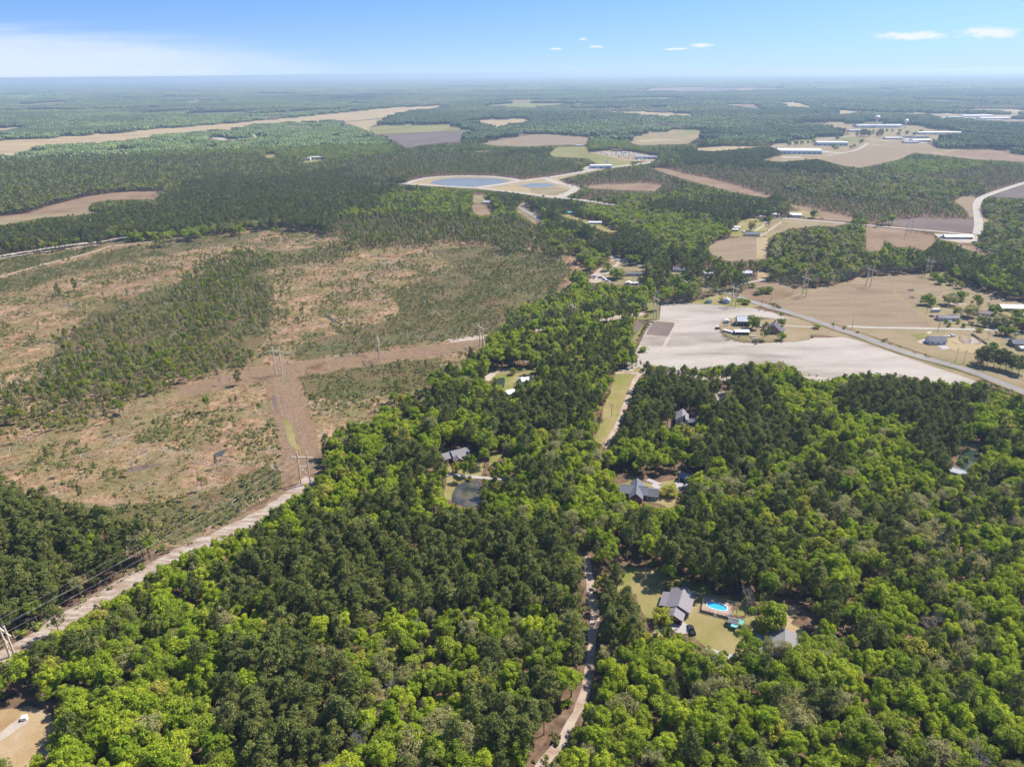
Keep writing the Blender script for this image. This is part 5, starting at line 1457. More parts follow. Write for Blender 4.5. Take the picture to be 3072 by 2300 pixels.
for crop, x_, y_, w_, lab in (('a2', 1080, 160, 90, 'white building far out toward the horizon'), ('a2', 915, 184, 40, 'small white building left of the far white one'), ('a3', 60, 245, 190, 'cluster building with white roof beyond the fields'), ('a3', 150, 245, 60, 'white block right of the far cluster'),
                              ('a3', 150, 335, 50, 'pale house group in the right hand woods'), ('a3', 210, 335, 50, 'pale house right of that group in the woods'), ('a3', 970, 312, 80, 'low hangar at the end of the far strip'), ('a3', 1900, 370, 130, 'pale works at the far right'), ('a3', 2010, 385, 120, 'long pale works at the far right edge'), ('a3', 1760, 378, 60, 'red tinted works at the far right'),
                              ('a1', 1625, 500, 30, 'white house in the far settlement'), ('a1', 1580, 505, 25, 'small white house left in the far settlement'), ('a1', 1790, 483, 30, 'pale house right in the far settlement'), ('a1', 2060, 645, 36, 'long pale house in a gap of the left woods'), ('a1', 1985, 652, 24, 'short pale house in a gap of the left woods')):
    warehouse('far_building', lab, crop, x_, y_, -5, w_, w_ * .4, 7, 'cream_siding', 'white_metal_roof', 'building', 3)
# salvage yard cars: too small to show parts
cm = {}
for nm in ('car_white', 'car_silver', 'car_blue', 'car_red', 'car_black'):
    m = MB()
    m.prism([(-2.2, .3), (2.2, .3), (2.2, .75), (1.1, .95), (.5, 1.45), (-1.2, 1.45), (-1.9, .98), (-2.2, .95)], -.9, .9)
    o = m.build('salvage_car', nm)
    cm[nm] = o.data
    bpy.data.objects.remove(o)
yard = np.array(px('q6', [(500, 325), (700, 310), (880, 330), (960, 310), (1150, 315), (1300, 345), (1400, 370), (1550, 385), (1500, 470), (1330, 470), (1150, 435), (1000, 410), (800, 375), (620, 345)]))
w = np.array([ground(p) for p in yard])
cand = []
for gx in np.arange(w[:, 0].min(), w[:, 0].max(), 5.0):
    for gy in np.arange(w[:, 1].min(), w[:, 1].max(), 11.5):
        cand.append((gx + rng.uniform(-1.4, 1.4), gy + rng.uniform(-2.5, 2.5)))
cand = np.array(cand)
cx_, cy_ = project(np.c_[cand, np.zeros(len(cand))])
cand = cand[inside(cx_, cy_, yard)]
rng.shuffle(cand)
for k, (x_, y_) in enumerate(cand[:290]):
    nm = ('car_white', 'car_white', 'car_white', 'car_blue', 'car_red', 'car_black', 'car_silver', 'car_white')[int(rng.integers(8))]
    o = bpy.data.objects.new('salvage_car', cm[nm])
    COL.objects.link(o)
    o.location = (x_, y_, .75); o.rotation_euler = (0, 0, rng.normal() * .35 + 1.4)
    tag(o, nm.replace('car_', '') + ' car parked in the rows of the far salvage yard', 'car', nm.replace('car_', '') + ' cars in the far salvage yard')
for k, (x_, y_, lab) in enumerate((('1310', '886', 'dark truck on the road below the interchange ponds'), ('1350', '897', 'white car following the dark truck by the ponds'), ('1345', '764', 'white truck on the highway above the ponds'))):
    car('road_car' if k else 'road_truck', lab, gpt('a2', float(x_), float(y_)), -8, ('car_black', 'car_white', 'car_white')[k], ('van', 'car', 'van')[k])

# ------------------------------------------------------------------ power line
TOW = [('d1', 90, 818, 17.5), ('c1', 1982, 755, 19.0), ('b1', 1810, 1134, 21.5), ('b2', 250, 1255, 20), ('b2', 907, 1172, 20), ('b2', 1502, 1020, 19), ('b2', 2032, 990, 22),
       ('q2', 1350, 985, 21), ('b3', 785, 840, 21), ('b3', 1200, 780, 21), ('b3', 1585, 712, 20), ('b3', 1990, 640, 21)]
tp = [gpt(a, b, c_) for a, b, c_, h_ in TOW]
tp = [2 * tp[0] - tp[1]] + tp + [2 * tp[-1] - tp[-2]]
th = [17.5] + [h_ for *_, h_ in TOW] + [21]
WHERE = ['', 'beside the sandy track in the bottom left corner', 'at the lower end of the grass corridor by the woods', 'at the bend where the corridors meet', 'seen edge-on in the middle of the corridor', 'where the corridor meets the green woods',
         'rising from the bright green woods', 'at the corner of the ploughed field', 'at the bend of the paved road', 'at the left of the brown field', 'in the middle of the brown field edge', 'at the right end of the brown field', 'among the woods at the far right', '']
OFF = (-5.5, 0.0, 5.5)
tips = []
for i in range(1, len(tp) - 1):
    d = (tp[i + 1] - tp[i]) / np.linalg.norm(tp[i + 1] - tp[i]) + (tp[i] - tp[i - 1]) / np.linalg.norm(tp[i] - tp[i - 1])
    rot = math.degrees(math.atan2(d[1], d[0])) - 90
    if i == 3:
        rot = -12.0
    H_ = th[i]
    t = thing('wooden_pylon', 'two-pole wooden power pylon ' + WHERE[i], 'pylon', tp[i], rot, 'wooden power line pylons')
    for s in (-2.6, 2.6):
        MB().stick((s, 0, -.3), (s, 0, H_), .42, .32, 10).build('pole', 'pole_wood', t)
    MB().box(-6, 6, -.2, .2, H_ - 3.35, H_ - 2.9).build('crossarm', 'pole_wood', t)
    MB().box(-2.4, 2.4, -.13, .13, H_ - 8.6, H_ - 8.3).build('crossbar', 'pole_wood', t)
    MB().stick((-2.4, .2, H_ - 9), (2.4, .2, H_ - 14), .11).build('brace', 'pole_wood', t)
    MB().stick((2.4, -.2, H_ - 9), (-2.4, -.2, H_ - 14), .11).build('brace', 'pole_wood', t)
    for s in OFF:
        MB().stick((s, 0, H_ - 3.3), (s, 0, H_ - 4.6), .12, .12, 8).build('insulator', 'insulator', t)
    R_ = Matrix.Rotation(math.radians(rot), 2)
    tips.append((np.array(tp[i]), np.array(R_), H_))
# end supports beyond the frame are left out: the wires simply run on
ends0 = (np.array(tp[0]), tips[0][1], th[0]); ends1 = (np.array(tp[-1]), tips[-1][1], th[-1])
chain = [ends0] + tips + [ends1]


def wire(label, off, dz, sagf, rad):
    m = MB()
    pts = []
    for (c0, r0, h0), (c1, r1, h1) in zip(chain, chain[1:]):
        a = np.array([*(c0 + r0 @ np.array([off, 0])), h0 + dz]); b = np.array([*(c1 + r1 @ np.array([off, 0])), h1 + dz])
        n = 18
        L_ = np.linalg.norm(b - a)
        for i in range(n):
            u_ = i / n
            p = a + (b - a) * u_
            p[2] -= 4 * sagf * L_ * u_ * (1 - u_)
            pts.append(p)
    pts.append(b)
    for p, q in zip(pts, pts[1:]):
        m.stick(p, q, rad, n=4)
    o = m.build('power_cable', 'wire_metal')
    return tag(o, label, 'power cable', 'cables of the wooden pylon line')


for off, nm in zip(OFF, ('far left hand', 'middle', 'near right hand')):
    wire(nm + ' conductor strung below the pylon crossarms', off, -4.65, .018, .03)
for off, nm in ((-2.6, 'left'), (2.6, 'right')):
    wire('thin earth wire along the ' + nm + ' pylon pole tops', off, 0.05, .012, .022)


def pole(label, crop, x, y, H_=10, arm=True, mat='old_pole', rot=20):
    t = thing('utility_pole', label, 'utility pole', gpt(crop, x, y), rot, 'roadside utility poles')
    MB().stick((0, 0, -.2), (0, 0, H_), .17, .12, 8).build('pole', mat, t)
    if arm:
        MB().box(-1.2, 1.2, -.07, .07, H_ - .7, H_ - .55).build('crossarm', mat, t)
        for s in (-1, 0, 1):
            MB().stick((s, 0, H_ - .55), (s, 0, H_ - .3), .06).build('insulator', 'insulator', t)


for cr, x, y, lab, h_ in (('b3', 1095, 1058, 'utility pole where the gravel drive leaves the paved road', 10), ('p8', 990, 740, 'utility pole beside the gravel drive below the mobile home', 12), ('p8', 1015, 680, 'lamp topped utility pole left of the mobile home yard', 11), ('p8', 838, 485, 'utility pole left of the white camper', 9),
                          ('p8', 1240, 1170, 'left of two utility poles on the dry grass by the road', 12), ('p8', 1355, 1180, 'right of two utility poles on the dry grass by the road', 11), ('b3', 972, 1060, 'utility pole at the farm drive mouth', 9), ('b3', 712, 820, 'utility pole by the bushes on the red field', 12), ('b3', 570, 900, 'utility pole at the road bend below the bushes', 10), ('b3', 510, 915, 'utility pole on the lawn beside the paved road', 10),
                          ('q2', 1140, 935, 'utility pole in front of the pale blue house', 14), ('q1', 1170, 600, 'utility pole in front of the long grey mobile home', 11), ('p7', 1150, 850, 'wooden post beside the island pine', 10), ('c2', 1750, 540, 'lamp pole on the grass strip beside the sandy track', 9), ('b2', 1245, 345, 'utility pole at the road by the long pine row', 11)):
    pole(lab, cr, x, y, h_)
for k, (x_, y_) in enumerate(((370, 300), (395, 240), (425, 235), (460, 225), (480, 220))):
    pole(('first', 'second', 'third', 'fourth', 'fifth')[k] + ' from the left of five poles standing in the brown clearing', 'q4', x_, y_, 20, True, 'old_pole', 60)
# ------------------------------------------------------------------ tree shapes
def quads(c, n, size, r, asp=1.0):
    """leaf sprays: one quad per row at c facing n"""
    n = n / np.maximum(np.linalg.norm(n, axis=1), 1e-6)[:, None]
    up = r.normal(size=n.shape)
    u = np.cross(n, up); u /= np.maximum(np.linalg.norm(u, axis=1), 1e-6)[:, None]
    v = np.cross(n, u)
    s = size[:, None] * 0.5
    k = r.uniform(0.6, 1.25, (len(c), 4, 1))
    bend = n * size[:, None] * 0.16
    P = np.stack([c - u * s * k[:, 0] * asp - bend, c - v * s * k[:, 1] / asp, c + u * s * k[:, 2] * asp - bend, c + v * s * k[:, 3] / asp], 1)
    return P.reshape(-1, 3), np.arange(len(c) * 4).reshape(-1, 4)


def unit(r, n):
    d = r.normal(size=(n, 3))
    return d / np.linalg.norm(d, axis=1)[:, None]


def clump_crown(r, centres, radii, leaves, leaf, jitter, axis_c, flat=1.0):
    cs, ns, ss = [], [], []
    for c, rad, k in zip(centres, radii, leaves):
        d = unit(r, k)
        out = c - axis_c
        out = out / (np.linalg.norm(out) + 1e-6)
        d = d + out * 0.55 + np.array([0, 0, 0.35])
        d /= np.linalg.norm(d, axis=1)[:, None]
        p = c + d * rad * r.uniform(0.6, 1.08, (k, 1)) * np.array([1, 1, flat])
        cs.append(p)
        ns.append(d + unit(r, k) * jitter)
        ss.append(leaf * r.uniform(0.6, 1.35, k))
    return quads(np.concatenate(cs), np.concatenate(ns), np.concatenate(ss), r)


def tubes(segs, sides=5):
    """segs: (p0, r0, p1, r1) tapered sticks"""
    V, F = [], []
    for p0, r0, p1, r1 in segs:
        p0 = np.asarray(p0, float); p1 = np.asarray(p1, float)
        d = p1 - p0; d = d / (np.linalg.norm(d) + 1e-9)
        a = np.cross(d, [0.3, 0.9, 0.31] if abs(d[2]) > 0.9 else [0, 0, 1.0]); a /= np.linalg.norm(a) + 1e-9
        b = np.cross(d, a)
        k = len(V)
        for p, rr in ((p0, r0), (p1, r1)):
            for i in range(sides):
                t = 2 * math.pi * i / sides
                V.append(p + (a * math.cos(t) + b * math.sin(t)) * rr)
        for i in range(sides):
            j = (i + 1) % sides
            F.append((k + i, k + j, k + sides + j, k + sides + i))
    return np.array(V), F


def broadleaf(seed, H, R, nc, nl, leaf, loose=0.0, zcf=0.62, zrf=0.37, under=-0.35):
    r = np.random.default_rng(seed)
    zc, zr = H * zcf, H * zrf
    axis = np.array([0, 0, zc - zr * 0.25])
    cen, rad, cnt = [], [], []
    lob = unit(r, 5)
    for i in range(nc):
        d = unit(r, 1)[0]
        if d[2] < under:
            d[2] = -d[2] * 0.7
        bul = 0.8 + 0.35 * max(0, (lob @ d).max() - 0.4) / 0.6
        q = r.uniform(0.45, 0.95) if i > nc * 0.25 else r.uniform(0.1, 0.5)
        cen.append(np.array([0, 0, zc]) + d * np.array([R, R, zr]) * q * bul)
        rad.append(R * r.uniform(0.24, 0.40))
        cnt.append(nl)
    V, F = clump_crown(r, cen, rad, cnt, leaf, 0.55 + loose, axis)
    segs = [((0, 0, -0.3), H * 0.019, (0, 0, H * 0.3), H * 0.014), ((0, 0, H * 0.3), H * 0.014, (r.normal() * 0.3, r.normal() * 0.3, H * 0.62), H * 0.007)]
    for i in range(min(9, nc)):
        z0 = H * r.uniform(0.26, 0.5)
        c = cen[r.integers(nc)]
        segs.append(((0, 0, z0), H * 0.008, tuple(c), H * 0.002))
    TV, TF = tubes(segs, 5)
    return V, F, TV, TF


def pine(seed, H, R, nc, nl, leaf, low=0.45):
    r = np.random.default_rng(seed)
    cen, rad, cnt = [], [], []
    lean = r.normal(size=2) * 0.25
    segs = [((0, 0, -0.3), H * 0.0125, (lean[0] * 0.5, lean[1] * 0.5, H * 0.55), H * 0.009), ((lean[0] * 0.5, lean[1] * 0.5, H * 0.55), H * 0.009, (lean[0], lean[1], H * 0.97), H * 0.002)]
    for i in range(nc):
        t = (i + r.uniform(0, 1)) / nc
        z = H * (low + (0.96 - low) * t)
        env = R * (0.45 + 0.85 * math.sin(math.pi * min(1, 0.16 + 0.80 * t)) ** 1.0) * (1.0 - 0.55 * max(0, t - 0.6) / 0.4)
        a = r.uniform(0, 2 * math.pi)
        q = env * math.sqrt(r.uniform(0.08, 1.0)) * 0.78
        c = np.array([lean[0] * t + q * math.cos(a), lean[1] * t + q * math.sin(a), z + r.normal() * 0.25])
        cen.append(c); rad.append(R * r.uniform(0.26, 0.42)); cnt.append(nl)
        if i % 3 == 0:
            segs.append(((lean[0] * t, lean[1] * t, z - 0.7), H * 0.004, tuple(c), H * 0.001))
    V, F = clump_crown(r, cen, rad, cnt, leaf, 0.85, np.array([lean[0] * 0.5, lean[1] * 0.5, H * 0.62]), 0.8)
    TV, TF = tubes(segs, 5)
    return V, F, TV, TF


def bare(seed, H, R, n1=9, n2=6, n3=5):
    r = np.random.default_rng(seed)
    segs = [((0, 0, -0.3), H * 0.016, (0, 0, H * 0.42), H * 0.011), ((0, 0, H * 0.42), H * 0.011, (r.normal() * .4, r.normal() * .4, H * 0.9), H * 0.002)]
    tw = []
    for i in range(n1):
        z0 = H * r.uniform(0.28, 0.66)
        a = r.uniform(0, 2 * math.pi)
        e = np.array([R * 0.75 * math.cos(a), R * 0.75 * math.sin(a), 0]) * r.uniform(0.5, 1.0)
        e[2] = min(H * 0.95, z0 + H * r.uniform(0.15, 0.34))
        s = np.array([0, 0, z0])
        segs.append((s, H * 0.0065, e, H * 0.002))
        for j in range(n2):
            t = r.uniform(0.3, 1.0); p = s + (e - s) * t
            d = unit(r, 1)[0] * R * 0.34 + (e - s) / np.linalg.norm(e - s) * R * 0.16 + np.array([0, 0, R * 0.16])
            q = p + d
            tw.append((p, H * 0.0026, q, H * 0.0011))
            for k in range(n3):
                u = p + d * r.uniform(0.3, 1.0)
                tw.append((u, H * 0.0016, u + unit(r, 1)[0] * R * 0.24 + np.array([0, 0, R * 0.09]), H * 0.0008))
    TV, TF = tubes(segs, 5)
    V, F = tubes(tw, 3)
    return V, F, TV, TF


def shrub(seed, R, n, leaf):
    r = np.random.default_rng(seed)
    k = 5
    cen = [np.array([r.normal() * R * 0.4, r.normal() * R * 0.4, R * r.uniform(0.3, 0.75)]) for _ in range(k)]
    return clump_crown(r, cen, [R * r.uniform(0.4, 0.6) for _ in range(k)], [n // k] * k, leaf, 0.6, np.array([0, 0, 0.1]), 0.85)


def tuft(seed, R, n):
    r = np.random.default_rng(seed)
    V, F = [], []
    for i in range(n):
        a = r.uniform(0, 6.28); q = R * math.sqrt(r.uniform(0, 1))
        p = np.array([q * math.cos(a), q * math.sin(a), 0]); w = unit(r, 1)[0] * 0.16; w[2] = 0
        t = p + np.array([r.normal() * 0.3, r.normal() * 0.3, r.uniform(0.4, 1.0)])
        k = len(V); V += [p - w, p + w, t]; F.append((k, k + 1, k + 2))
    return np.array(V), F


def deadwood(seed, n):
    r = np.random.default_rng(seed)
    segs = []
    for i in range(n):
        a = r.uniform(0, 6.28); p = np.array([r.normal() * 2.2, r.normal() * 2.2, r.uniform(0.05, 0.6)])
        d = np.array([math.cos(a), math.sin(a), r.normal() * 0.12]) * r.uniform(1.0, 3.2)
        segs.append((p - d, 0.12, p + d, 0.06))
    return tubes(segs, 3)


def raw_mesh(name, V, F, mats, midx=None):
    me = bpy.data.meshes.new(name)
    me.from_pydata(np.asarray(V, float).tolist(), [], [tuple(int(i) for i in f) for f in F])
    for m in mats:
        me.materials.append(MAT[m])
    if midx is not None:
        me.polygons.foreach_set('material_index', midx)
    me.update()
    return me


class Proto:
    """one tree shape: crown and trunk as parts, and both in one mesh for the far mass"""
    def __init__(self, name, shape, leafmat, barkmat, H, R):
        V, F, TV, TF = shape
        self.H, self.R = H, R
        self.crown = raw_mesh(name + '_crown', V, F, [leafmat])
        self.trunk = raw_mesh(name + '_trunk', TV, TF, [barkmat])
        n = len(V)
        allF = [tuple(f) for f in np.asarray(F).tolist()] + [tuple(i + n for i in f) for f in TF]
        me = raw_mesh(name, np.concatenate([V, TV]), allF, [leafmat, barkmat], [0] * len(F) + [1] * len(TF))
        self.whole = bpy.data.objects.new(name + '_source', me)   # never linked: only a source for the mass of trees


def solo(name, V, F, mat):
    return bpy.data.objects.new(name + '_source', raw_mesh(name, V, F, [mat]))


KINDS = ['bright', 'mid', 'yellow', 'pale', 'pine', 'young', 'bare']
LEAFM = {'bright': 'leaf_bright', 'mid': 'leaf_mid', 'yellow': 'leaf_yellow', 'pale': 'leaf_pale'}
NEAR, MIDP, LOW = {}, {}, {}
for ki, k in enumerate(KINDS):
    NEAR[k], MIDP[k], LOW[k] = [], [], []
    for v in range(6 if k in ('bright', 'mid', 'pine') else 4 if k != 'bare' else 3):
        s = 1000 + ki * 50 + v
        r = np.random.default_rng(s)
        if k in LEAFM:
            H, R = 14.0 * r.uniform(0.9, 1.1), 4.3 * r.uniform(0.88, 1.12)
            lo = 0.25 if k == 'pale' else 0.0
            NEAR[k].append(Proto(k, broadleaf(s, H, R, 42, 82 if k != 'pale' else 56, 0.5 if k != 'pale' else 0.42, lo), LEAFM[k], 'bark', H, R))
            MIDP[k].append(Proto(k, broadleaf(s, H, R, 24, 28, 1.0 if k != 'pale' else 0.85, lo), LEAFM[k], 'bark', H, R))
            LOW[k].append(Proto(k, broadleaf(s, H, R, 12, 11, 1.9, lo), LEAFM[k], 'bark', H, R))
        elif k == 'pine':
            H, R = 18.0 * r.uniform(0.92, 1.08), 3.3 * r.uniform(0.9, 1.15)
            NEAR[k].append(Proto(k, pine(s, H, R, 44, 54, 0.45), 'needles', 'pine_bark', H, R))
            MIDP[k].append(Proto(k, pine(s, H, R, 24, 22, 0.85), 'needles', 'pine_bark', H, R))
            LOW[k].append(Proto(k, pine(s, H, R, 11, 10, 1.6), 'needles', 'pine_bark', H, R))
        elif k == 'young':
            H, R = 8.0 * r.uniform(0.9, 1.1), 1.9 * r.uniform(0.9, 1.1)
            NEAR[k].append(Proto(k, pine(s, H, R, 24, 24, 0.5, 0.15), 'needles_young', 'pine_bark', H, R))
            MIDP[k].append(Proto(k, pine(s, H, R, 16, 14, 0.75, 0.12), 'needles_young', 'pine_bark', H, R))
            LOW[k].append(Proto(k, pine(s, H, R, 9, 7, 1.2, 0.1), 'needles_young', 'pine_bark', H, R))
        else:
            H, R = 12.5 * r.uniform(0.9, 1.1), 4.0
            NEAR[k].append(Proto(k, bare(s, H, R), 'twig', 'twig', H, R))
            MIDP[k].append(Proto(k, bare(s, H, R, 8, 5, 3), 'twig', 'twig', H, R))
            LOW[k].append(Proto(k, bare(s, H, R, 7, 5, 2), 'twig', 'twig', H, R))

NEAR['full'] = []
for v in range(3):
    NEAR['full'].append(Proto('pine', pine(2100 + v, 15.0, 3.9, 52, 44, 0.55, 0.28), 'needles', 'pine_bark', 15.0, 3.9))
for k_ in ('mid', 'pale', 'yellow', 'bright'):
    NEAR['bush_' + k_] = []
    for v in range(2):
        s = 2000 + v + 10 * len(k_)
        NEAR['bush_' + k_].append(Proto('bush', broadleaf(s, 10.0, 4.6, 46, 60, 0.6, 0.0, 0.52, 0.46, -0.9), LEAFM[k_], 'bark', 10.0, 4.6))

# ------------------------------------------------------------------ which trees grow where (traced from the photograph)
ZW = {  # weights bright, mid, yellow, pale, pine, young, bare ; density ; height factor
    'mix': ((34, 24, 6, 9, 22, 0, 3), 0.92, 1.0),
    'bright': ((62, 20, 7, 3, 8, 0, 0), 0.95, 1.0),
    'brightpine': ((42, 16, 5, 4, 33, 0, 0), 0.95, 1.0),
    'brightpale': ((36, 29, 4, 17, 8, 0, 6), 0.95, 0.95),
    'palemix': ((26, 24, 4, 24, 17, 0, 5), 0.95, 0.95),
    'pine': ((2, 6, 0, 4, 88, 0, 0), 1.0, 1.0),
    'pinemix': ((12, 14, 2, 5, 66, 0, 1), 1.0, 1.0),
    'pinegreen': ((9, 28, 3, 33, 24, 0, 3), 0.92, 0.92),
    'green': ((46, 34, 7, 11, 2, 0, 0), 1.0, 0.92),
    'greypale': ((2, 22, 0, 40, 20, 6, 10), 0.85, 0.78),
    'youngpale': ((0, 6, 0, 26, 6, 48, 14), 0.80, 0.85),
    'young': ((2, 10, 3, 14, 2, 68, 1), 1.0, 1.05),
    'thin': ((1, 14, 3, 42, 12, 14, 14), 0.85, 0.62),
    'sparse': ((0, 6, 0, 22, 24, 18, 30), 0.035, 0.62),
    'regrowth': ((8, 28, 5, 36, 10, 6, 7), 0.92, 0.68),
    'grove': ((6, 18, 0, 6, 70, 0, 0), 0.5, 1.05),
    'none': ((0, 0, 0, 0, 1, 0, 0), 0.0, 1.0),
}
ZONES = []


def zone(kind, crop, pts):
    ZONES.append((kind, np.array(px(crop, pts))))


zone('pinegreen', 'a1', [(-400, 640), (0, 640), (700, 600), (1100, 610), (1900, 620), (2250, 690), (1900, 780), (1500, 770), (1100, 840), (600, 890), (0, 1000), (-400, 1020)])
zone('green', 'a1', [(200, 560), (700, 560), (1000, 570), (1500, 500), (2212, 440), (2412, 490), (2572, 560), (2582, 620), (2212, 645), (1900, 640), (1700, 620), (1000, 620), (300, 640)])
zone('pine', 'a1', [(1080, 850), (1250, 790), (1700, 770), (2212, 790), (2500, 810), (2900, 830), (3000, 870), (2700, 930), (2212, 930), (1700, 930), (1300, 900), (1100, 880)])
zone('pine', 'F', [(-60, 560), (-60, 505), (0, 497), (100, 480), (230, 460), (400, 445), (365, 405), (500, 388), (700, 385), (850, 400), (1000, 412), (1020, 430), (960, 445), (860, 440), (780, 452), (640, 468), (560, 474), (420, 492), (300, 505), (240, 515), (100, 532)])
zone('green', 'a2', [(180, 890), (480, 840), (680, 830), (880, 870), (850, 920), (600, 935), (300, 930)])
zone('green', 'a2', [(0, 990), (0, 960), (300, 960), (700, 980), (860, 975), (860, 1010), (300, 1010)])
zone('pine', 'a2', [(180, 395), (420, 345), (620, 330), (830, 380), (720, 415), (400, 415)])
zone('pine', 'a2', [(720, 490), (850, 470), (1140, 475), (1130, 505), (900, 540), (800, 535)])
zone('greypale', 'a2', [(0, 640), (360, 605), (880, 600), (1500, 650), (1570, 700), (1200, 775), (1100, 755), (480, 770), (230, 795), (0, 765)])
zone('youngpale', 'a2', [(1380, 790), (1560, 745), (1700, 705), (1900, 690), (2212, 720), (2300, 880), (2000, 860), (1560, 905), (1500, 880), (1540, 830)])
zone('youngpale', 'b3', [(-200, 0), (0, -20), (700, -20), (1300, 60), (2300, -40), (2300, 90), (1900, 190), (1750, 220), (1840, 300), (1500, 340), (1290, 350), (1100, 320), (900, 280), (580, 190), (300, 130), (0, 60)])
zone('young', 'b3', [(600, 110), (1000, 70), (1600, 60), (1900, 140), (1700, 200), (1300, 210), (900, 190)])
zone('pine', 'a3', [(0, 600), (640, 570), (645, 615), (480, 650), (850, 640), (1050, 690), (1000, 740), (600, 700), (0, 670)])
zone('pine', 'a3', [(1580, 520), (1900, 480), (2212, 500), (2300, 600), (1840, 560), (1640, 560)])
zone('pine', 'b2', [(1280, 310), (1500, 330), (1800, 440), (2000, 460), (2080, 600), (1900, 610), (1780, 580), (1600, 490), (1450, 430), (1290, 370)])
zone('pine', 'b2', [(1220, 200), (1400, 205), (1570, 235), (1560, 300), (1240, 285)])
zone('pinemix', 'b2', [(930, 150), (1050, 120), (1220, 160), (1210, 260), (980, 270)])
zone('green', 'b2', [(1560, 245), (1900, 240), (2100, 300), (2400, 350), (2530, 440), (2380, 520), (2370, 620), (2212, 650), (2080, 600), (2010, 470), (1850, 440), (1700, 370), (1560, 320)])
zone('pinemix', 'b3', [(250, 200), (500, 190), (690, 230), (690, 320), (500, 330), (380, 300), (260, 260)])
zone('grove', 'b3', [(-340, 640), (0, 560), (300, 560), (490, 620), (480, 740), (340, 830), (200, 880), (0, 885), (-300, 880)])
zone('young', 'b3', [(540, 490), (700, 405), (980, 390), (1185, 360), (1190, 560), (1290, 560), (1280, 700), (1000, 760), (820, 775), (660, 765), (480, 650), (540, 600)])
zone('pinemix', 'b3', [(1290, 560), (1420, 530), (1570, 560), (1600, 480), (1900, 560), (1880, 640), (1720, 690), (1290, 705)])
zone('brightpine', 'b3', [(1700, 720), (1850, 640), (2050, 600), (2300, 640), (2300, 900), (2212, 880), (2000, 840)])
zone('young', 'b3', [(1930, 200), (2300, 215), (2300, 620), (2000, 575), (1920, 490), (1930, 380)])
ZNONE = px('b1', [(-100, 375), (0, 352), (250, 312), (700, 252), (850, 230), (900, 270), (720, 305), (300, 425), (0, 510), (-100, 540)])
# clear-cut: bare of trees except a few, with thin regrowth in bands
zone('sparse', 'F', [(-60, 556), (0, 548), (250, 517), (400, 510), (560, 488), (700, 487), (770, 508), (860, 500), (1010, 516), (1060, 480), (1180, 490), (1215, 525), (1285, 575), (1260, 612), (1190, 655), (1140, 690), (1080, 722), (1048, 760), (1000, 800), (900, 850), (780, 920), (700, 965), (690, 1010), (600, 1070), (400, 1190), (330, 1165), (230, 1125), (100, 1085), (0, 1060), (-60, 1050)])
zone('greypale', 'b2', [(-20, 300), (500, 300), (860, 310), (1100, 330), (1280, 385), (1520, 495), (1440, 540), (1200, 520), (900, 480), (560, 470), (200, 490), (0, 470)])
zone('thin', 'b1', [(100, 1290), (120, 1180), (250, 1090), (330, 1000), (280, 870), (600, 700), (1080, 560), (1400, 440), (1350, 380), (1600, 320), (2212, 290), (2212, 360), (1720, 430), (1760, 560), (1720, 720), (1800, 800), (1500, 860), (1650, 930), (1560, 1090), (1000, 1170), (930, 1220), (900, 1330), (400, 1420), (180, 1440), (0, 1430), (-100, 1430), (60, 1330)])
zone('regrowth', 'b1', [(1120, 560), (1500, 330), (1700, 310), (1700, 420), (1600, 560), (1560, 700), (1400, 830), (1220, 880), (1150, 780)])
zone('regrowth', 'b1', [(110, 1290), (160, 1180), (300, 1080), (520, 960), (900, 900), (1300, 930), (1560, 1000), (1580, 1080), (1000, 1160), (900, 1240), (500, 1300), (250, 1330)])
zone('sparse', 'b1', [(0, 750), (260, 700), (600, 640), (560, 760), (300, 900), (250, 1000), (0, 1040)])
ZONES.append(('none', np.array(ZNONE)))
# woods in the middle distance
zone('bright', 'b2', [(1200, 1050), (1240, 960), (1500, 745), (1620, 650), (1760, 740), (1960, 800), (1975, 940), (1700, 975), (1400, 1015), (1240, 1050)])
zone('brightpale', 'b2', [(1960, 760), (2100, 740), (2330, 800), (2380, 860), (2040, 880), (1960, 850)])
zone('bright', 'F', [(960, 830), (1010, 775), (1060, 740), (1150, 715), (1370, 685), (1375, 760), (1330, 800), (1180, 790), (1040, 810)])
zone('brightpine', 'F', [(1180, 740), (1370, 700), (1380, 790), (1330, 830), (1280, 800), (1190, 790)])
zone('pinemix', 'F', [(860, 880), (960, 830), (1040, 810), (1190, 830), (1290, 800), (1310, 850), (1280, 930), (1060, 945), (960, 920), (880, 930)])
zone('bright', 'F', [(680, 1010), (760, 930), (840, 900), (950, 900), (1060, 925), (1050, 985), (960, 975), (950, 1040), (800, 1030), (700, 1090), (560, 1120)])
zone('pine', 'F', [(1380, 785), (1540, 800), (1555, 880), (1450, 945), (1340, 965), (1310, 930), (1350, 870)])
zone('pine', 'F', [(1530, 870), (1600, 825), (1720, 840), (1735, 960), (1700, 1000), (1540, 995), (1520, 930)])
zone('pine', 'F', [(1790, 830), (1900, 800), (2060, 830), (2130, 870), (2130, 960), (2080, 1010), (2160, 1090), (2080, 1095), (1960, 970), (1860, 900)])
zone('bright', 'F', [(1570, 800), (1640, 775), (1720, 795), (1800, 830), (1860, 890), (1960, 965), (2060, 1050), (1950, 1065), (1800, 985), (1740, 900), (1640, 840)])
zone('bright', 'F', [(1790, 830), (1820, 800), (1920, 795), (2080, 820), (2212, 870), (2240, 1010), (2140, 950), (2060, 835), (1900, 806)])
zone('bright', 'F', [(1230, 990), (1330, 960), (1420, 950), (1520, 975), (1480, 1040), (1340, 1020), (1370, 1100), (1300, 1150), (1200, 1140), (1180, 1080)])
zone('pinemix', 'F', [(1350, 1110), (1480, 1080), (1650, 1130), (1690, 1180), (1640, 1270), (1480, 1260), (1350, 1230)])
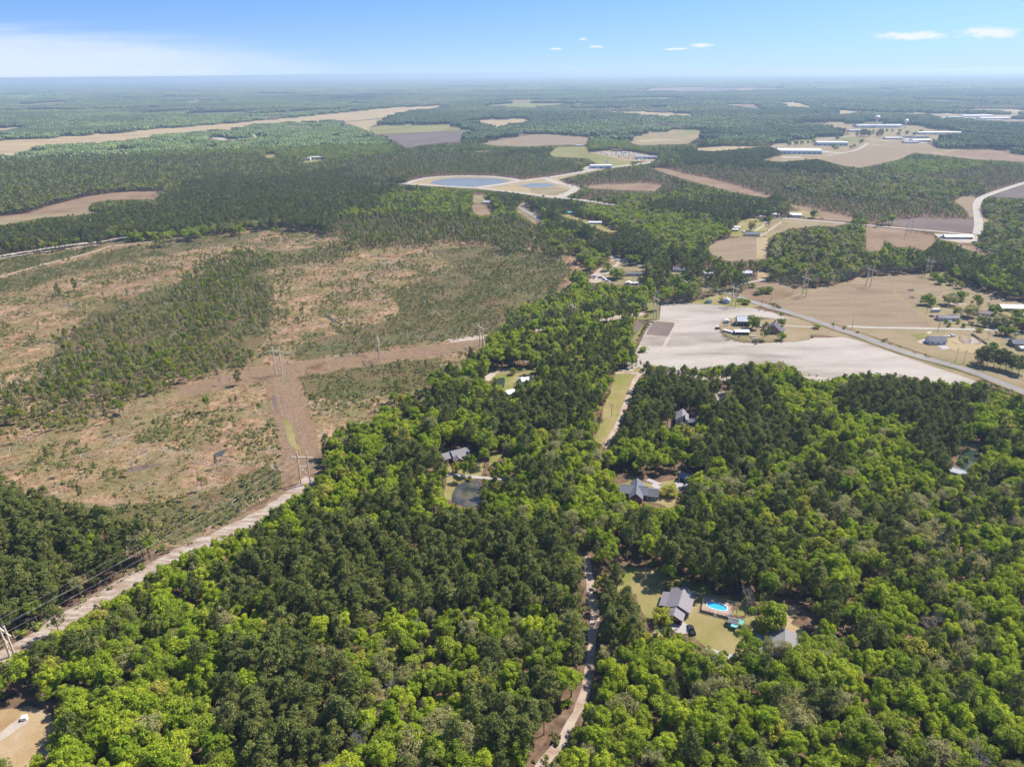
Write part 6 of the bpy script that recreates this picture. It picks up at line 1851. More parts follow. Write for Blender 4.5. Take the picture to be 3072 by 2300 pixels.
zone('palemix', 'F', [(1650, 1000), (1760, 990), (1950, 1060), (2100, 1060), (2260, 1100), (2260, 1280), (1900, 1250), (1690, 1180), (1640, 1130), (1500, 1080)])
zone('pinemix', 'F', [(820, 990), (960, 975), (1220, 1010), (1190, 1080), (1060, 1110), (830, 1110)])
# near woods
zone('pine', 'F', [(-60, 1050), (0, 1060), (100, 1085), (230, 1125), (330, 1165), (345, 1200), (300, 1240), (180, 1310), (0, 1395), (-60, 1430)])
zone('brightpine', 'F', [(-60, 1440), (200, 1330), (560, 1100), (700, 1085), (830, 1085), (760, 1200), (600, 1300), (400, 1330), (250, 1400), (140, 1500), (-60, 1510)])
zone('pine', 'F', [(430, 1260), (600, 1190), (780, 1150), (1000, 1110), (1240, 1150), (1270, 1340), (1060, 1310), (860, 1340), (700, 1300), (650, 1380), (560, 1330)])
zone('pine', 'F', [(480, 1420), (620, 1380), (730, 1440), (790, 1600), (640, 1700), (520, 1700), (470, 1560)])
zone('brightpale', 'F', [(800, 1330), (1040, 1340), (1230, 1400), (1230, 1800), (760, 1800), (780, 1480)])
zone('pinemix', 'F', [(980, 1400), (1240, 1380), (1260, 1500), (1180, 1620), (1040, 1600), (980, 1500)])
zone('bright', 'F', [(-60, 1470), (180, 1420), (400, 1400), (470, 1500), (380, 1600), (380, 1800), (-60, 1800)])
zone('brightpale', 'F', [(1285, 1360), (1700, 1330), (2260, 1270), (2260, 1800), (1200, 1800)])
zone('pinemix', 'F', [(1270, 1270), (1350, 1240), (1390, 1330), (1330, 1400), (1280, 1380)])
zone('grove', 'p8', [(1500, 960), (1900, 950), (2212, 1050), (2300, 1400), (1700, 1400), (1480, 1180)])

# ------------------------------------------------------------------ scatter
HALF = math.radians(43)


def grid_wedge(s, d0, d1):
    xs = np.arange(-d1 * math.sin(HALF), d1 * math.sin(HALF), s)
    ys = np.arange(60, d1, s)
    X, Y = np.meshgrid(xs, ys)
    X = X.ravel() + rng.uniform(-0.48, 0.48, X.size) * s; Y = Y.ravel() + rng.uniform(-0.48, 0.48, Y.size) * s
    d = np.hypot(X, Y)
    m = (d >= d0) & (d < d1) & (np.abs(X) < 60 + Y * math.tan(HALF))
    return X[m], Y[m]


def lookup(PX, PY, default):
    z = np.array(default, dtype=np.int16)
    names = list(ZW)
    for kind, poly in ZONES:
        z[inside(PX, PY, poly)] = names.index(kind)
    return z


def scatter_trees(s, d0, d1, protos_of):
    X, Y = grid_wedge(s, d0, d1)
    n = len(X)
    D = np.hypot(X, Y)
    names = list(ZW)
    jit = np.where(D < 420, 2.0, 4 + 0.016 * D)                              # stands do not end along straight lines
    mx, my = project(np.c_[X + (vnoise(X / 25, Y / 25, 301, 3) - .5) * 4 * jit, Y + (vnoise(X / 25, Y / 25, 302, 3) - .5) * 6 * jit, np.full(n, 8.0)])
    big = vnoise(X / 260, Y / 260, 5)
    dflt = np.where(D < 700, names.index('mix'), np.where(big > 0.53, names.index('green'), np.where(big < 0.36, names.index('pine'), names.index('pinegreen'))))
    Z = lookup(mx, my, dflt)
    W = np.array([ZW[k][0] for k in names], float)
    W /= W.sum(1)[:, None]
    w = W[Z]
    # stands of one kind: push the odds by two slow noises
    a = vnoise(X / 15, Y / 15, 11, 2); b = vnoise(X / 18, Y / 18, 23, 2)
    w = w * np.stack([np.exp(3 * (a - .5)), np.exp(3 * (b - .5)), np.exp(2 * (.5 - b)), np.exp(2 * (.5 - a)), np.exp(-3 * (a - .5)), np.ones(n), np.exp(-2 * (a - .5))], 1)
    cw = np.cumsum(w / w.sum(1)[:, None], 1)
    K = np.minimum((rng.uniform(size=n)[:, None] > cw).sum(1), 6)
    dens = np.array([ZW[k][1] for k in names])[Z]
    hf = np.array([ZW[k][2] for k in names])[Z]
    thin = Z == names.index('thin')
    dens = np.where(thin, dens * np.clip((vnoise(X / 35, Y / 35, 41) - 0.3) * 4, 0.1, 1.6), dens)
    keep = rng.uniform(size=n) < dens
    S = hf * rng.uniform(0.58, 1.12, n) * (0.9 + 0.25 * vnoise(X / 40, Y / 40, 77, 2))
    hk = np.array([14, 14, 14, 13.5, 18, 8, 12.5])[K] * S
    rk = np.array([4.3, 4.3, 4.3, 4.1, 3.4, 1.9, 3.6])[K] * S
    NX = np.where(np.isin(Z, [names.index(q) for q in ('thin', 'sparse', 'greypale', 'youngpale', 'regrowth')]), 0.66, 1.0) * rng.uniform(0.88, 1.12, n)
    X, Y, D, K, S, hk, rk, NX = (v[keep] for v in (X, Y, D, K, S, hk, rk, NX))
    # nothing grows on open ground, and no crown hides what the photograph shows of it
    bad = np.zeros(len(X), bool)

    def covers(i, offs):
        hit = np.zeros(len(i), bool)
        for dx, f in offs:
            qx, qy = project(np.c_[X[i] + dx * rk[i], Y[i], hk[i] * f])
            for poly in CLEAR:
                hit |= inside(qx, qy, poly)
        return hit
    allof = np.arange(len(X))
    bad |= covers(allof, [(0, 0.0)])
    bx_, by_ = project(np.c_[X, Y, np.zeros(len(X))])
    for poly in BASE_ONLY:
        bad |= inside(bx_, by_, poly)
    i = allof[~bad]
    for shrink in (1.0, 0.66, 0.6, 0.6):        # a tree too tall for its place gives way to a smaller one
        S[i] *= shrink; hk[i] *= shrink; rk[i] *= shrink
        i = i[covers(i, [(0, .5), (0, .78), (0, .95), (-.6, .7), (.6, .7), (-.85, .55), (.85, .55)])]
        if not len(i):
            break
    bad[i] = True
    for w_, hw in ROADS:
        lo, hi = w_.min(0) - hw, w_.max(0) + hw
        i = np.nonzero((~bad) & (X > lo[0]) & (X < hi[0]) & (Y > lo[1]) & (Y < hi[1]))[0]
        if len(i):
            p = np.stack([X[i], Y[i]], 1)
            dm = np.full(len(i), 1e9)
            for q in w_[::1]:
                dm = np.minimum(dm, (p[:, 0] - q[0]) ** 2 + (p[:, 1] - q[1]) ** 2)
            bad[i[dm < hw * hw]] = True
    for (fx, fy, fr) in FOOT:
        bad |= (X - fx) ** 2 + (Y - fy) ** 2 < (fr + rk * 0.5) ** 2
    g = ~bad
    return X[g], Y[g], D[g], K[g], S[g], hk[g], NX[g]


def instancer(name, pts, protos, idx, rot, scl, kind='stuff', label=None):
    me = bpy.data.meshes.new(name)
    n = len(pts)
    me.vertices.add(n)
    me.vertices.foreach_set('co', np.asarray(pts, np.float32).ravel())
    a = me.attributes.new('pick', 'INT', 'POINT'); a.data.foreach_set('value', np.asarray(idx, np.int32))
    a = me.attributes.new('turn', 'FLOAT', 'POINT'); a.data.foreach_set('value', np.asarray(rot, np.float32))
    a = me.attributes.new('size', 'FLOAT_VECTOR', 'POINT'); a.data.foreach_set('vector', np.asarray(scl, np.float32).ravel())
    o = bpy.data.objects.new(name, me)
    COL.objects.link(o)
    ng = bpy.data.node_groups.new(name, 'GeometryNodeTree')
    ng.interface.new_socket('Geometry', in_out='INPUT', socket_type='NodeSocketGeometry')
    ng.interface.new_socket('Geometry', in_out='OUTPUT', socket_type='NodeSocketGeometry')
    N, LK = ng.nodes, ng.links
    gi, go = N.new('NodeGroupInput'), N.new('NodeGroupOutput')
    iop, gti = N.new('GeometryNodeInstanceOnPoints'), N.new('GeometryNodeGeometryToInstance')
    for p in reversed(protos):
        oi = N.new('GeometryNodeObjectInfo')
        oi.inputs['Object'].default_value = p
        oi.inputs['As Instance'].default_value = False
        LK.new(oi.outputs['Geometry'], gti.inputs[0])

    def attr(nm, t):
        x = N.new('GeometryNodeInputNamedAttribute'); x.data_type = t; x.inputs[0].default_value = nm
        return x.outputs[0]
    LK.new(gi.outputs[0], iop.inputs['Points']); LK.new(gti.outputs[0], iop.inputs['Instance'])
    iop.inputs['Pick Instance'].default_value = True
    LK.new(attr('pick', 'INT'), iop.inputs['Instance Index'])
    cx = N.new('ShaderNodeCombineXYZ'); LK.new(attr('turn', 'FLOAT'), cx.inputs[2])
    LK.new(cx.outputs[0], iop.inputs['Rotation']); LK.new(attr('size', 'FLOAT_VECTOR'), iop.inputs['Scale'])
    LK.new(iop.outputs[0], go.inputs[0])
    o.modifiers.new('scatter', 'NODES').node_group = ng
    tag(o, label=label, kind=kind)
    return o


def region(x, y):
    """where a tree stands, in words one can find in the photograph: (woods, their box in pixels)"""
    if x < 900 and y > 1450 and (y - 1960) + x * 0.62 < 0:
        return 'the woods left of the power line', (0, 1450, 700, 2000)
    if x < 350 and y > 2050:
        return 'the woods by the sandy lot', (0, 2050, 350, 2300)
    if y > 1900:
        if x < 700: return 'the woods below the power line', (0, 1900, 700, 2300)
        if x < 1250: return 'the near woods at the bottom', (700, 1900, 1250, 2300)
        if x < 1760: return 'the woods left of the forest road', (1250, 1900, 1760, 2300)
        if x < 2150: return 'the woods below the pool yard', (1760, 1900, 2150, 2300)
        if x < 2560: return 'the woods below the grey house', (2150, 1900, 2560, 2300)
        return 'the woods at the bottom right', (2560, 1900, 3072, 2300)
    if y > 1560:
        if x < 1000: return 'the woods right of the power line', (500, 1560, 1000, 1900)
        if x < 1360: return 'the pine woods below the pond', (1000, 1560, 1360, 1900)
        if x < 1790: return 'the pine woods by the forest road', (1360, 1560, 1790, 1900)
        if x < 1980: return 'the trees left of the pool yard', (1790, 1560, 1980, 1900)
        if x < 2450: return 'the wood edge behind the pool', (1980, 1560, 2450, 1900)
        if x < 2760: return 'the woods right of the pool', (2450, 1560, 2760, 1900)
        return 'the woods at the right edge', (2760, 1560, 3072, 1900)
    if x < 1200: return 'the woods beside the clear-cut', (600, 1200, 1200, 1560)
    if x < 1800: return 'the woods around the dark pond', (1200, 1100, 1800, 1560)
    if x < 2200: return 'the woods by the dark roof', (1800, 1150, 2200, 1560)
    if x < 2650: return 'the woods below the ploughed field', (2200, 1150, 2650, 1560)
    return 'the woods by the right hand pond', (2650, 1150, 3072, 1560)


def cell(x, y, b):
    c = min(2, max(0, int(3 * (x - b[0]) / (b[2] - b[0])))); r = min(2, max(0, int(3 * (y - b[1]) / (b[3] - b[1]))))
    return (('upper left part', 'upper middle', 'upper right part'), ('left middle', 'centre', 'right middle'), ('lower left part', 'lower middle', 'lower right part'))[r][c]


SPEC = {'bright': ('broadleaf_tree', 'bright green broadleaf tree'), 'mid': ('broadleaf_tree', 'mid green broadleaf tree'), 'yellow': ('broadleaf_tree', 'yellow green broadleaf tree'),
        'pale': ('budding_tree', 'pale budding tree'), 'pine': ('pine_tree', 'dark green pine'), 'young': ('young_pine', 'young green pine'), 'bare': ('bare_tree', 'leafless grey tree')}


def tree(kind, x, y, s, rot, label, group=None, name=None, proto=None, sz=None, leaf=None):
    p = proto or NEAR[kind][rng.integers(len(NEAR[kind]))]
    o = bpy.data.objects.new(name or SPEC[kind][0], None)
    o.empty_display_size = 1.0
    COL.objects.link(o)
    o.location = (x, y, 0); o.rotation_euler = (0, 0, rot); o.scale = sz or (s * rng.uniform(.85, 1.15), s * rng.uniform(.85, 1.15), s * rng.uniform(.92, 1.1))
    for nm, me in (('trunk', p.trunk), ('crown', p.crown)):
        c = bpy.data.objects.new(nm, me)
        COL.objects.link(c)
        c.parent = o
        if leaf and nm == 'crown':
            c.data = me.copy(); c.data.materials[0] = MAT[leaf]
    tag(o, label, 'tree', group)
    return o


X, Y, D, K, S, HK, NX = scatter_trees(4.5, 95, 2300, None)
cxp, cyp = project(np.c_[X, Y, HK * 0.65])
inframe = (cxp > -20) & (cxp < PW + 20) & (cyp > 0) & (cyp < PH + 60)
size_px = HK / np.sqrt(D ** 2 + CAM_Z ** 2) * inframe
taken = np.zeros(len(X), bool)
for kinds, limit in (((0, 1, 2), 295), ((4,), 290), ((3,), 200), ((6,), 60)):
    m = np.isin(K, kinds) & inframe
    idx = np.nonzero(m)[0]
    idx = idx[np.argsort(-size_px[idx])][:limit]
    taken[idx] = True
    for i in idx:
        k = KINDS[K[i]]
        tone = SPEC[k][1]
        reg, box_ = region(cxp[i], cyp[i])
        h = HK[i]
        hsize = ('tall ' if h > 15.5 else 'low ' if h < 11.5 else '') if k != 'pine' else ('tall ' if h > 19.5 else 'short ' if h < 15 else '')
        tree(k, X[i], Y[i], S[i], rng.uniform(0, 6.28), (hsize + tone + ', ' + cell(cxp[i], cyp[i], box_) + ' of ' + reg), SPEC[k][0].replace('_', ' ') + 's in ' + reg)
rest = ~taken
for nm, kinds, lab in (('broadleaf_forest', (0, 1, 2), 'green broadleaf woodland stretching back from the near trees'), ('pine_forest', (4,), 'dark pine woods and plantations'),
                       ('budding_forest', (3,), 'pale woodland just coming into leaf'), ('young_pine_forest', (5,), 'young pine plantations'), ('bare_forest', (6,), 'scattered leafless grey trees')):
    m = rest & np.isin(K, kinds)
    protos, base = [], {}
    for lod, table in ((0, NEAR), (1, MIDP), (2, LOW)):
        for k in kinds:
            base[(lod, k)] = (len(protos), len(table[KINDS[k]]))
            protos += [p.whole for p in table[KINDS[k]]]
    i = np.nonzero(m)[0]
    lod = np.where(D[i] < 520, 0, np.where(D[i] < 1150, 1, 2))
    off = np.array([base[(l, k)][0] for l, k in zip(lod, K[i])]); cnt = np.array([base[(l, k)][1] for l, k in zip(lod, K[i])])
    pick = off + (rng.uniform(size=len(i)) * cnt).astype(int)
    scl = np.stack([S[i] * NX[i], S[i] * NX[i], S[i] * rng.uniform(.9, 1.1, len(i))], 1)
    instancer(nm, np.c_[X[i], Y[i], np.zeros(len(i))], protos, pick, rng.uniform(0, 6.28, len(i)), scl, 'stuff', lab)
    print(nm, len(i))

# ------------------------------------------------------------------ brush of the clear-cut, understorey of the woods
SHR = [solo('shrub', *shrub(300 + i, 1.25, 60, 0.55), 'shrub_green') for i in range(3)]
SHP = [solo('sapling', *pine(320 + i, 3.2, 0.95, 9, 9, 0.5, 0.1)[:2], 'needles_young') for i in range(3)]
TUF = [solo('tuft', *tuft(330 + i, 1.3, 34), 'dry_tuft') for i in range(3)]
DEAD = [solo('deadwood', *deadwood(340 + i, 12), 'deadwood') for i in range(2)]
PAL = [solo('pale_shrub', *shrub(350 + i, 1.1, 44, 0.45), 'leaf_pale') for i in range(2)]
BRUSH = SHR + SHP + TUF + DEAD + PAL
clr = np.array(px('F', [(-60, 556), (0, 548), (250, 517), (400, 510), (560, 488), (700, 487), (770, 508), (860, 500), (1010, 516), (1060, 480), (1180, 490), (1215, 525), (1285, 575), (1260, 612), (1190, 655), (1140, 690), (1080, 722), (1048, 760), (1000, 800), (960, 820), (900, 855), (780, 925), (720, 960), (700, 1010), (600, 1075), (520, 1125), (400, 1200), (330, 1165), (230, 1125), (100, 1085), (0, 1060), (-60, 1050)]))
GREENZ = [np.array(px(c, p)) for c, p in (('b2', [(850, 560), (1400, 560), (1500, 640), (1450, 760), (1280, 960), (1150, 1060), (700, 1130), (0, 1230), (0, 1060), (400, 950), (300, 820), (700, 640)]),
                                          ('c1', [(500, 980), (900, 880), (1300, 830), (1700, 660), (1900, 700), (1700, 850), (1400, 1040), (1000, 1180), (800, 1060)]),
                                          ('b1', [(0, 500), (500, 400), (800, 310), (1200, 280), (1000, 350), (500, 470), (0, 600)]),
                                          ('b1', [(0, 400), (500, 320), (650, 310), (450, 370), (0, 480)]),
                                          ('r2', [(350, 340), (800, 270), (1200, 210), (1650, 170), (1700, 300), (1500, 450), (900, 480), (400, 470)]),
                                          ('b2', [(0, 450), (300, 470), (500, 500), (300, 540), (0, 540)]))]
bx, by = grid_wedge(2.9, 250, 1500)
qx, qy = project(np.c_[bx, by, np.zeros(len(bx))])
m = inside(qx, qy, clr)
for poly in CLEAR:
    m &= ~inside(qx, qy, poly)
bx, by, qx, qy = bx[m], by[m], qx[m], qy[m]
gz = np.zeros(len(bx), bool)
for p in GREENZ:
    gz |= inside(qx, qy, p)
n1 = vnoise(bx / 24, by / 24, 61, 4); n2 = vnoise(bx / 9, by / 9, 71, 3)
pg = np.clip((n1 - np.where(gz, 0.31, 0.48)) * 7, 0.02, 0.92) * np.clip((n2 - 0.15) * 2.5, 0.15, 1)
u = rng.uniform(size=len(bx)); v = rng.uniform(size=len(bx))
pick = np.full(len(bx), -1)
g = u < pg
pick[g] = np.where(v[g] < np.where(gz[g], .30, .6), rng.integers(0, 3, g.sum()), np.where(v[g] < .9, 3 + rng.integers(0, 3, g.sum()), 11 + rng.integers(0, 2, g.sum())))
t_ = (~g) & (u < pg + 0.40)
pick[t_] = np.where(v[t_] < .93, 6 + rng.integers(0, 3, t_.sum()), np.where(v[t_] < .955, 9 + rng.integers(0, 2, t_.sum()), 11 + rng.integers(0, 2, t_.sum())))
ok = pick >= 0
s = rng.uniform(0.6, 1.5, ok.sum())
instancer('brush_undergrowth', np.c_[bx[ok], by[ok], np.zeros(ok.sum())], BRUSH, pick[ok], rng.uniform(0, 6.28, ok.sum()), np.stack([s * 1.15, s * 1.15, s * rng.uniform(.45, .95, len(s))], 1), 'stuff', 'dry grass tufts, shrubs and saplings over the clear-cut')
# understorey
ux, uy = grid_wedge(4.2, 100, 750)
qx, qy = project(np.c_[ux, uy, np.ones(len(ux))])
m = ~inside(qx, qy, clr) & (rng.uniform(size=len(ux)) < 0.5)
for poly in BASE_ONLY:
    m &= ~inside(qx, qy, poly)
for poly in CLEAR:
    m &= ~inside(qx, qy, poly)
for (fx, fy, fr) in FOOT:
    m &= (ux - fx) ** 2 + (uy - fy) ** 2 > (fr + 1) ** 2
ux, uy = ux[m], uy[m]
s = rng.uniform(0.8, 2.3, len(ux))
UND = SHR + PAL + [solo('bright_shrub', *shrub(360, 1.3, 60, 0.6), 'leaf_mid')]
instancer('forest_undergrowth', np.c_[ux, uy, np.zeros(len(ux))], UND, rng.integers(0, len(UND), len(ux)), rng.uniform(0, 6.28, len(ux)), np.stack([s, s, s], 1), 'stuff', 'low bushes on the forest floor')

# ------------------------------------------------------------------ far woodland, patch by patch
def blob_patch(seed, size, n, hmin, hmax, rmin, rmax):
    r = np.random.default_rng(seed)
    bm = bmesh.new(); bmesh.ops.create_icosphere(bm, subdivisions=1, radius=1.0)
    bv = np.array([v.co[:] for v in bm.verts]); bf = np.array([[v.index for v in f.verts] for f in bm.faces]); bm.free()
    V, F = [], []
    k = 0
    g = int(math.ceil(math.sqrt(n)))
    for i in range(g):
        for j in range(g):
            h = r.uniform(hmin, hmax); R = r.uniform(rmin, rmax)
            c = np.array([(i + r.uniform(0, 1)) / g * size - size / 2, (j + r.uniform(0, 1)) / g * size - size / 2, h - R * 1.1])
            p = bv * np.array([R, R, R * r.uniform(1.0, 1.5)]) * r.uniform(0.75, 1.2, (len(bv), 1)) + c
            V.append(p); F.append(bf + k); k += len(bv)
            # skirt down to the ground
            q = bv[bv[:, 2] > -2] * np.array([R * 0.55, R * 0.55, h * 0.45]) + np.array([c[0], c[1], h * 0.42])
            if (i in (0, g - 1)) or (j in (0, g - 1)):
                V.append(q); F.append(bf + k); k += len(bv)
    return np.concatenate(V), np.concatenate(F)


PATCH = []
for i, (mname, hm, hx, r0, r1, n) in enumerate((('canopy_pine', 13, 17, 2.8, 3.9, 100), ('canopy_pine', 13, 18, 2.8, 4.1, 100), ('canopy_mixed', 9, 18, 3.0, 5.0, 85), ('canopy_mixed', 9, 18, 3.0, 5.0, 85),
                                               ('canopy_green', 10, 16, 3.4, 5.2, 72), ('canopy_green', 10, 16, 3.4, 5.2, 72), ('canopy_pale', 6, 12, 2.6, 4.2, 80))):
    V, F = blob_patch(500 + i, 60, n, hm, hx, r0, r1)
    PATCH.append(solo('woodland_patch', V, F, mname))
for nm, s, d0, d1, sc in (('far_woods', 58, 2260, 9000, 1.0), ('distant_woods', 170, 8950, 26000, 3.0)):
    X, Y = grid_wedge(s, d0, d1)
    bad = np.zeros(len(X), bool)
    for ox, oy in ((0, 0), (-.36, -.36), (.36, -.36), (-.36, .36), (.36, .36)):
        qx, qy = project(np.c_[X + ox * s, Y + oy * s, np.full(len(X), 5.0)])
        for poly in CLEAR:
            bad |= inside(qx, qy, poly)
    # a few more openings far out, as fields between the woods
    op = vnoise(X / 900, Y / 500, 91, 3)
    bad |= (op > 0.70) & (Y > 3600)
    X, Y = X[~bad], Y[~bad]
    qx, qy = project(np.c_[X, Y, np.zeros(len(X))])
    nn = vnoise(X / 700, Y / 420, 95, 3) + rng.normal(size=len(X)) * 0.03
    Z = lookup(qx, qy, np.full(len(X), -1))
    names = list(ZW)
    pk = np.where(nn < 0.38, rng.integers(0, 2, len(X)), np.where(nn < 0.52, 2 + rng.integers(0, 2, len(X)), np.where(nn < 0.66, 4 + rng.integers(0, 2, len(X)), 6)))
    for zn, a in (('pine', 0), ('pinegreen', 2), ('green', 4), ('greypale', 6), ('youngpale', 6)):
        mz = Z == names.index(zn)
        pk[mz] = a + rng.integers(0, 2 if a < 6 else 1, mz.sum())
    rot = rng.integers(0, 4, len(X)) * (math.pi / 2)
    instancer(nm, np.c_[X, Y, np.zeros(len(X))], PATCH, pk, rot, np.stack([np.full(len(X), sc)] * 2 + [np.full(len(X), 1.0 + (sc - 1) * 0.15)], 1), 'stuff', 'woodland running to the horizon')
    print(nm, len(X))
# ------------------------------------------------------------------ single trees one can pick out
def yard_tree(kind, crop, x, y, H_, R_, label, name=None, leaf=None):
    src = NEAR['bush_' + kind] if kind in ('mid', 'pale', 'yellow', 'bright') and R_ / H_ > 0.38 else NEAR['full' if kind == 'pine' else kind]
    p = src[int(rng.integers(len(src)))]
    g = gpt(crop, x, y)
    tree(kind, g[0], g[1], 1, rng.uniform(0, 6.28), label, 'single trees in yards and fields', name, p, (R_ / p.R, R_ / p.R, H_ / p.H), leaf)


yard_tree('mid', 'p5', 1600, 655, 13.5, 7.2, 'large round oak casting a dark shadow in the pool yard', 'oak_tree')
yard_tree('bare', 'p5', 1375, 525, 14, 4.2, 'leafless grey tree right of the pool deck', 'bare_tree')
yard_tree('bare', 'p5', 1290, 520, 7, 2.4, 'small leafless tree at the deck corner', 'bare_tree')
yard_tree('yellow', 'p5', 600, 590, 6.5, 4.2, 'round yellow green tree covering the porch corner by the garage')
yard_tree('young', 'p5', 640, 290, 5, 1.8, 'small dark evergreen at the back corner of the metal roofed house', 'evergreen_tree')
yard_tree('pine', 'p5', 245, 540, 15, 3.6, 'single pine at the left edge of the pool yard', 'pine_tree')
yard_tree('pine', 'd1', 30, 1590, 7, 3.0, 'spreading pine on the sandy lot in the bottom left corner', 'pine_tree')
yard_tree('mid', 'p5', 1390, 980, 14, 5.0, 'dark leafy tree left of the house below the pool yard')
yard_tree('pale', 'p5', 1560, 985, 13, 3.2, 'thin pale tree in front of the grey shingled house')
yard_tree('pale', 'p5', 1720, 1000, 12, 3.4, 'thin pale tree over the roof of the grey shingled house')
yard_tree('yellow', 'r4', 1380, 780, 6.0, 5.0, 'round yellow green tree on the lawn right of the dark roofed brick house')
yard_tree('yellow', 'r3', 665, 720, 6.5, 2.7, 'small ochre green tree in front of the brick house by the pond')
yard_tree('mid', 'r3', 965, 770, 13, 3.3, 'slim green tree on the lawn right of the brick house')
yard_tree('mid', 'r3', 850, 900, 13, 2.8, 'slim green tree at the pond edge in front of the drive')
yard_tree('mid', 'p7', 940, 640, 12.5, 6.6, 'round bright green tree behind the pale shed on the field island')
yard_tree('pine', 'p7', 1190, 885, 15, 3.8, 'tall single pine on the field island in front of the brick farmhouse', 'pine_tree')
yard_tree('mid', 'p7', 1570, 570, 7, 4.0, 'dark round tree behind the porch of the brick farmhouse')
yard_tree('bright', 'p7', 1580, 890, 8, 3.6, 'thin small tree right of the brick farmhouse')
yard_tree('bright', 'b3', 870, 1048, 4.5, 3.0, 'small round tree at the mouth of the farm drive')
for x, y, H_, R_, lab in ((835, 350, 9.5, 5.5, 'dark round tree at the left end of the field hedge'), (900, 370, 7, 4.0, 'low dark tree right beside the round hedge tree'), (1150, 350, 9.5, 6.5, 'spreading pale tree in the middle of the field hedge'), (1320, 300, 9, 5.5, 'leafy tree behind the spreading hedge tree'),
                          (1530, 370, 10, 5.0, 'dark pointed tree at the right end of the field hedge'), (1250, 490, 7, 3.5, 'round dark tree behind the right end of the mobile home'), (1440, 520, 10, 6.5, 'big spreading pale tree right of the mobile home'), (1630, 645, 9, 4.8, 'dark round tree between the mobile home and the pale grey house'),
                          (1800, 490, 8, 6.5, 'wide dark tree behind the small brown roofed house'), (2080, 540, 8, 5.5, 'dark round tree below the long white shed'), (1850, 655, 10, 6.5, 'large grey green tree beside the pale grey house'), (1990, 640, 8, 4.5, 'dark tree right of the large grey green tree'),
                          (2090, 665, 8, 6.0, 'wide dark tree at the right above the gravel drive'), (1895, 780, 7, 4.8, 'left of two round trees at the edge of the gravel drive'), (2025, 790, 7.5, 5.5, 'right of two round trees at the edge of the gravel drive'), (1740, 325, 5, 1.4, 'lone narrow bush on the grass above the brown roofed house'),
                          (1755, 985, 6, 4.0, 'dark bush at the near end of the wooden fence'), (1310, 530, 6, 3.0, 'leafless tree behind the mobile home corner')):
    yard_tree('bare' if 'leafless' in lab else ('pale' if 'pale' in lab or 'grey green' in lab else 'mid'), 'p8', x, y, H_ * 1.15, R_ * 1.1, lab)
yard_tree('mid', 'p8', 2180, 730, 8, 5, 'dark red tree at the right edge beside the gravel drive', 'red_tree', 'red_tree')
for k, (x, y) in enumerate(((1110, 608), (1160, 655), (1288, 612), (1362, 665))):
    yard_tree('mid', 'p8', x, y, 3.6, 2.3, ('first', 'second', 'third', 'fourth')[k] + ' from the left of four small round trees before the mobile home')
yard_tree('yellow', 'p8', 1580, 730, 4, 2.8, 'small yellow green tree on the far side of the gravel drive')
yard_tree('pale', 'p8', 1465, 630, 3.5, 2.3, 'small brownish tree right of the four small round trees')
yard_tree('bare', 'p8', 1710, 830, 7, 3.5, 'leafless small tree behind the wooden fence', 'bare_tree')
for k, (x, y, H_) in enumerate(((1590, 1200, 14), (1690, 1215, 15), (1780, 1225, 14), (1870, 1240, 15), (1950, 1260, 14), (2040, 1290, 13), (1620, 1160, 13), (2130, 1320, 14))):
    yard_tree('pine', 'p8', x, y, H_, 4.6, ('first', 'second', 'third', 'fourth', 'fifth', 'sixth', 'back left', 'last')[k] + ' pine of the group beside the paved road at the right', 'pine_tree')
for x, y, H_, R_, lab in ((800, 560, 12, 9, 'big round dark green tree left of the long grey mobile home'), (590, 390, 10, 6, 'tree with dark shade on the sandy drive'), (1180, 250, 12, 9, 'wide dark tree with shaded ground beside the long pine row'), (930, 560, 8, 4.5, 'dark tree touching the right of the big round tree')):
    yard_tree('mid', 'q1', x, y, H_, R_, lab)
for x, y, H_, R_, lab in ((1860, 740, 7, 5.5, 'left clump of dark bushes on the red field'), (1990, 730, 7, 5.5, 'right clump of dark bushes on the red field'), (1790, 765, 5, 3.6, 'pale bush in front of the dark field bushes'), (1690, 630, 5, 4.0, 'round bush beside the drive into the grove'), (2060, 490, 6, 5.5, 'pale green bush at the end of the tan yard'),
                          (1570, 935, 5, 5.5, 'dark bush on the lawn beside the paved road'), (1480, 890, 3.5, 3.5, 'small bush left of the dark roadside bush'), (1160, 900, 4.5, 4.5, 'green bush left of the pale blue house'), (1440, 620, 5, 4.2, 'pale bush where the drive meets the road')):
    yard_tree('pale' if 'pale' in lab else 'mid', 'q2', x, y, H_, R_, lab)
for x, y, H_, R_, lab in ((930, 285, 11, 6.5, 'dark round tree at the corner of the yellow field'), (1880, 235, 13, 7, 'dark tree right of the white roofed barn'), (660, 345, 5, 2, 'small dark bush on the lawn of the ranch house')):
    yard_tree('mid', 'q3', x, y, H_, R_, lab)
yard_tree('bare', 'q3', 915, 515, 14, 7, 'leafless spreading tree right of the ranch house', 'bare_tree')
yard_tree('pale', 'q3', 580, 505, 13, 5, 'thin pale tree behind the ranch house')
yard_tree('mid', 'q8', 790, 400, 6, 2.6, 'small green tree on the lawn of the pond yard')
yard_tree('mid', 'r7', 1465, 540, 4, 4, 'grey bush on the left edge of the ploughed field')
for k, x in enumerate((1700, 1745, 1790)):
    yard_tree('mid', 'b3', x, 745 + k * 22, 8, 4.5, ('left', 'middle', 'right')[k] + ' dark bush of the hedge running from the pylon down the brown field')
for k, (x, y) in enumerate(((1625, 730), (1660, 760))):
    yard_tree('mid', 'b3', x, y, 8, 5, ('upper', 'lower')[k] + ' dark bush beside the right end pylon of the brown field')
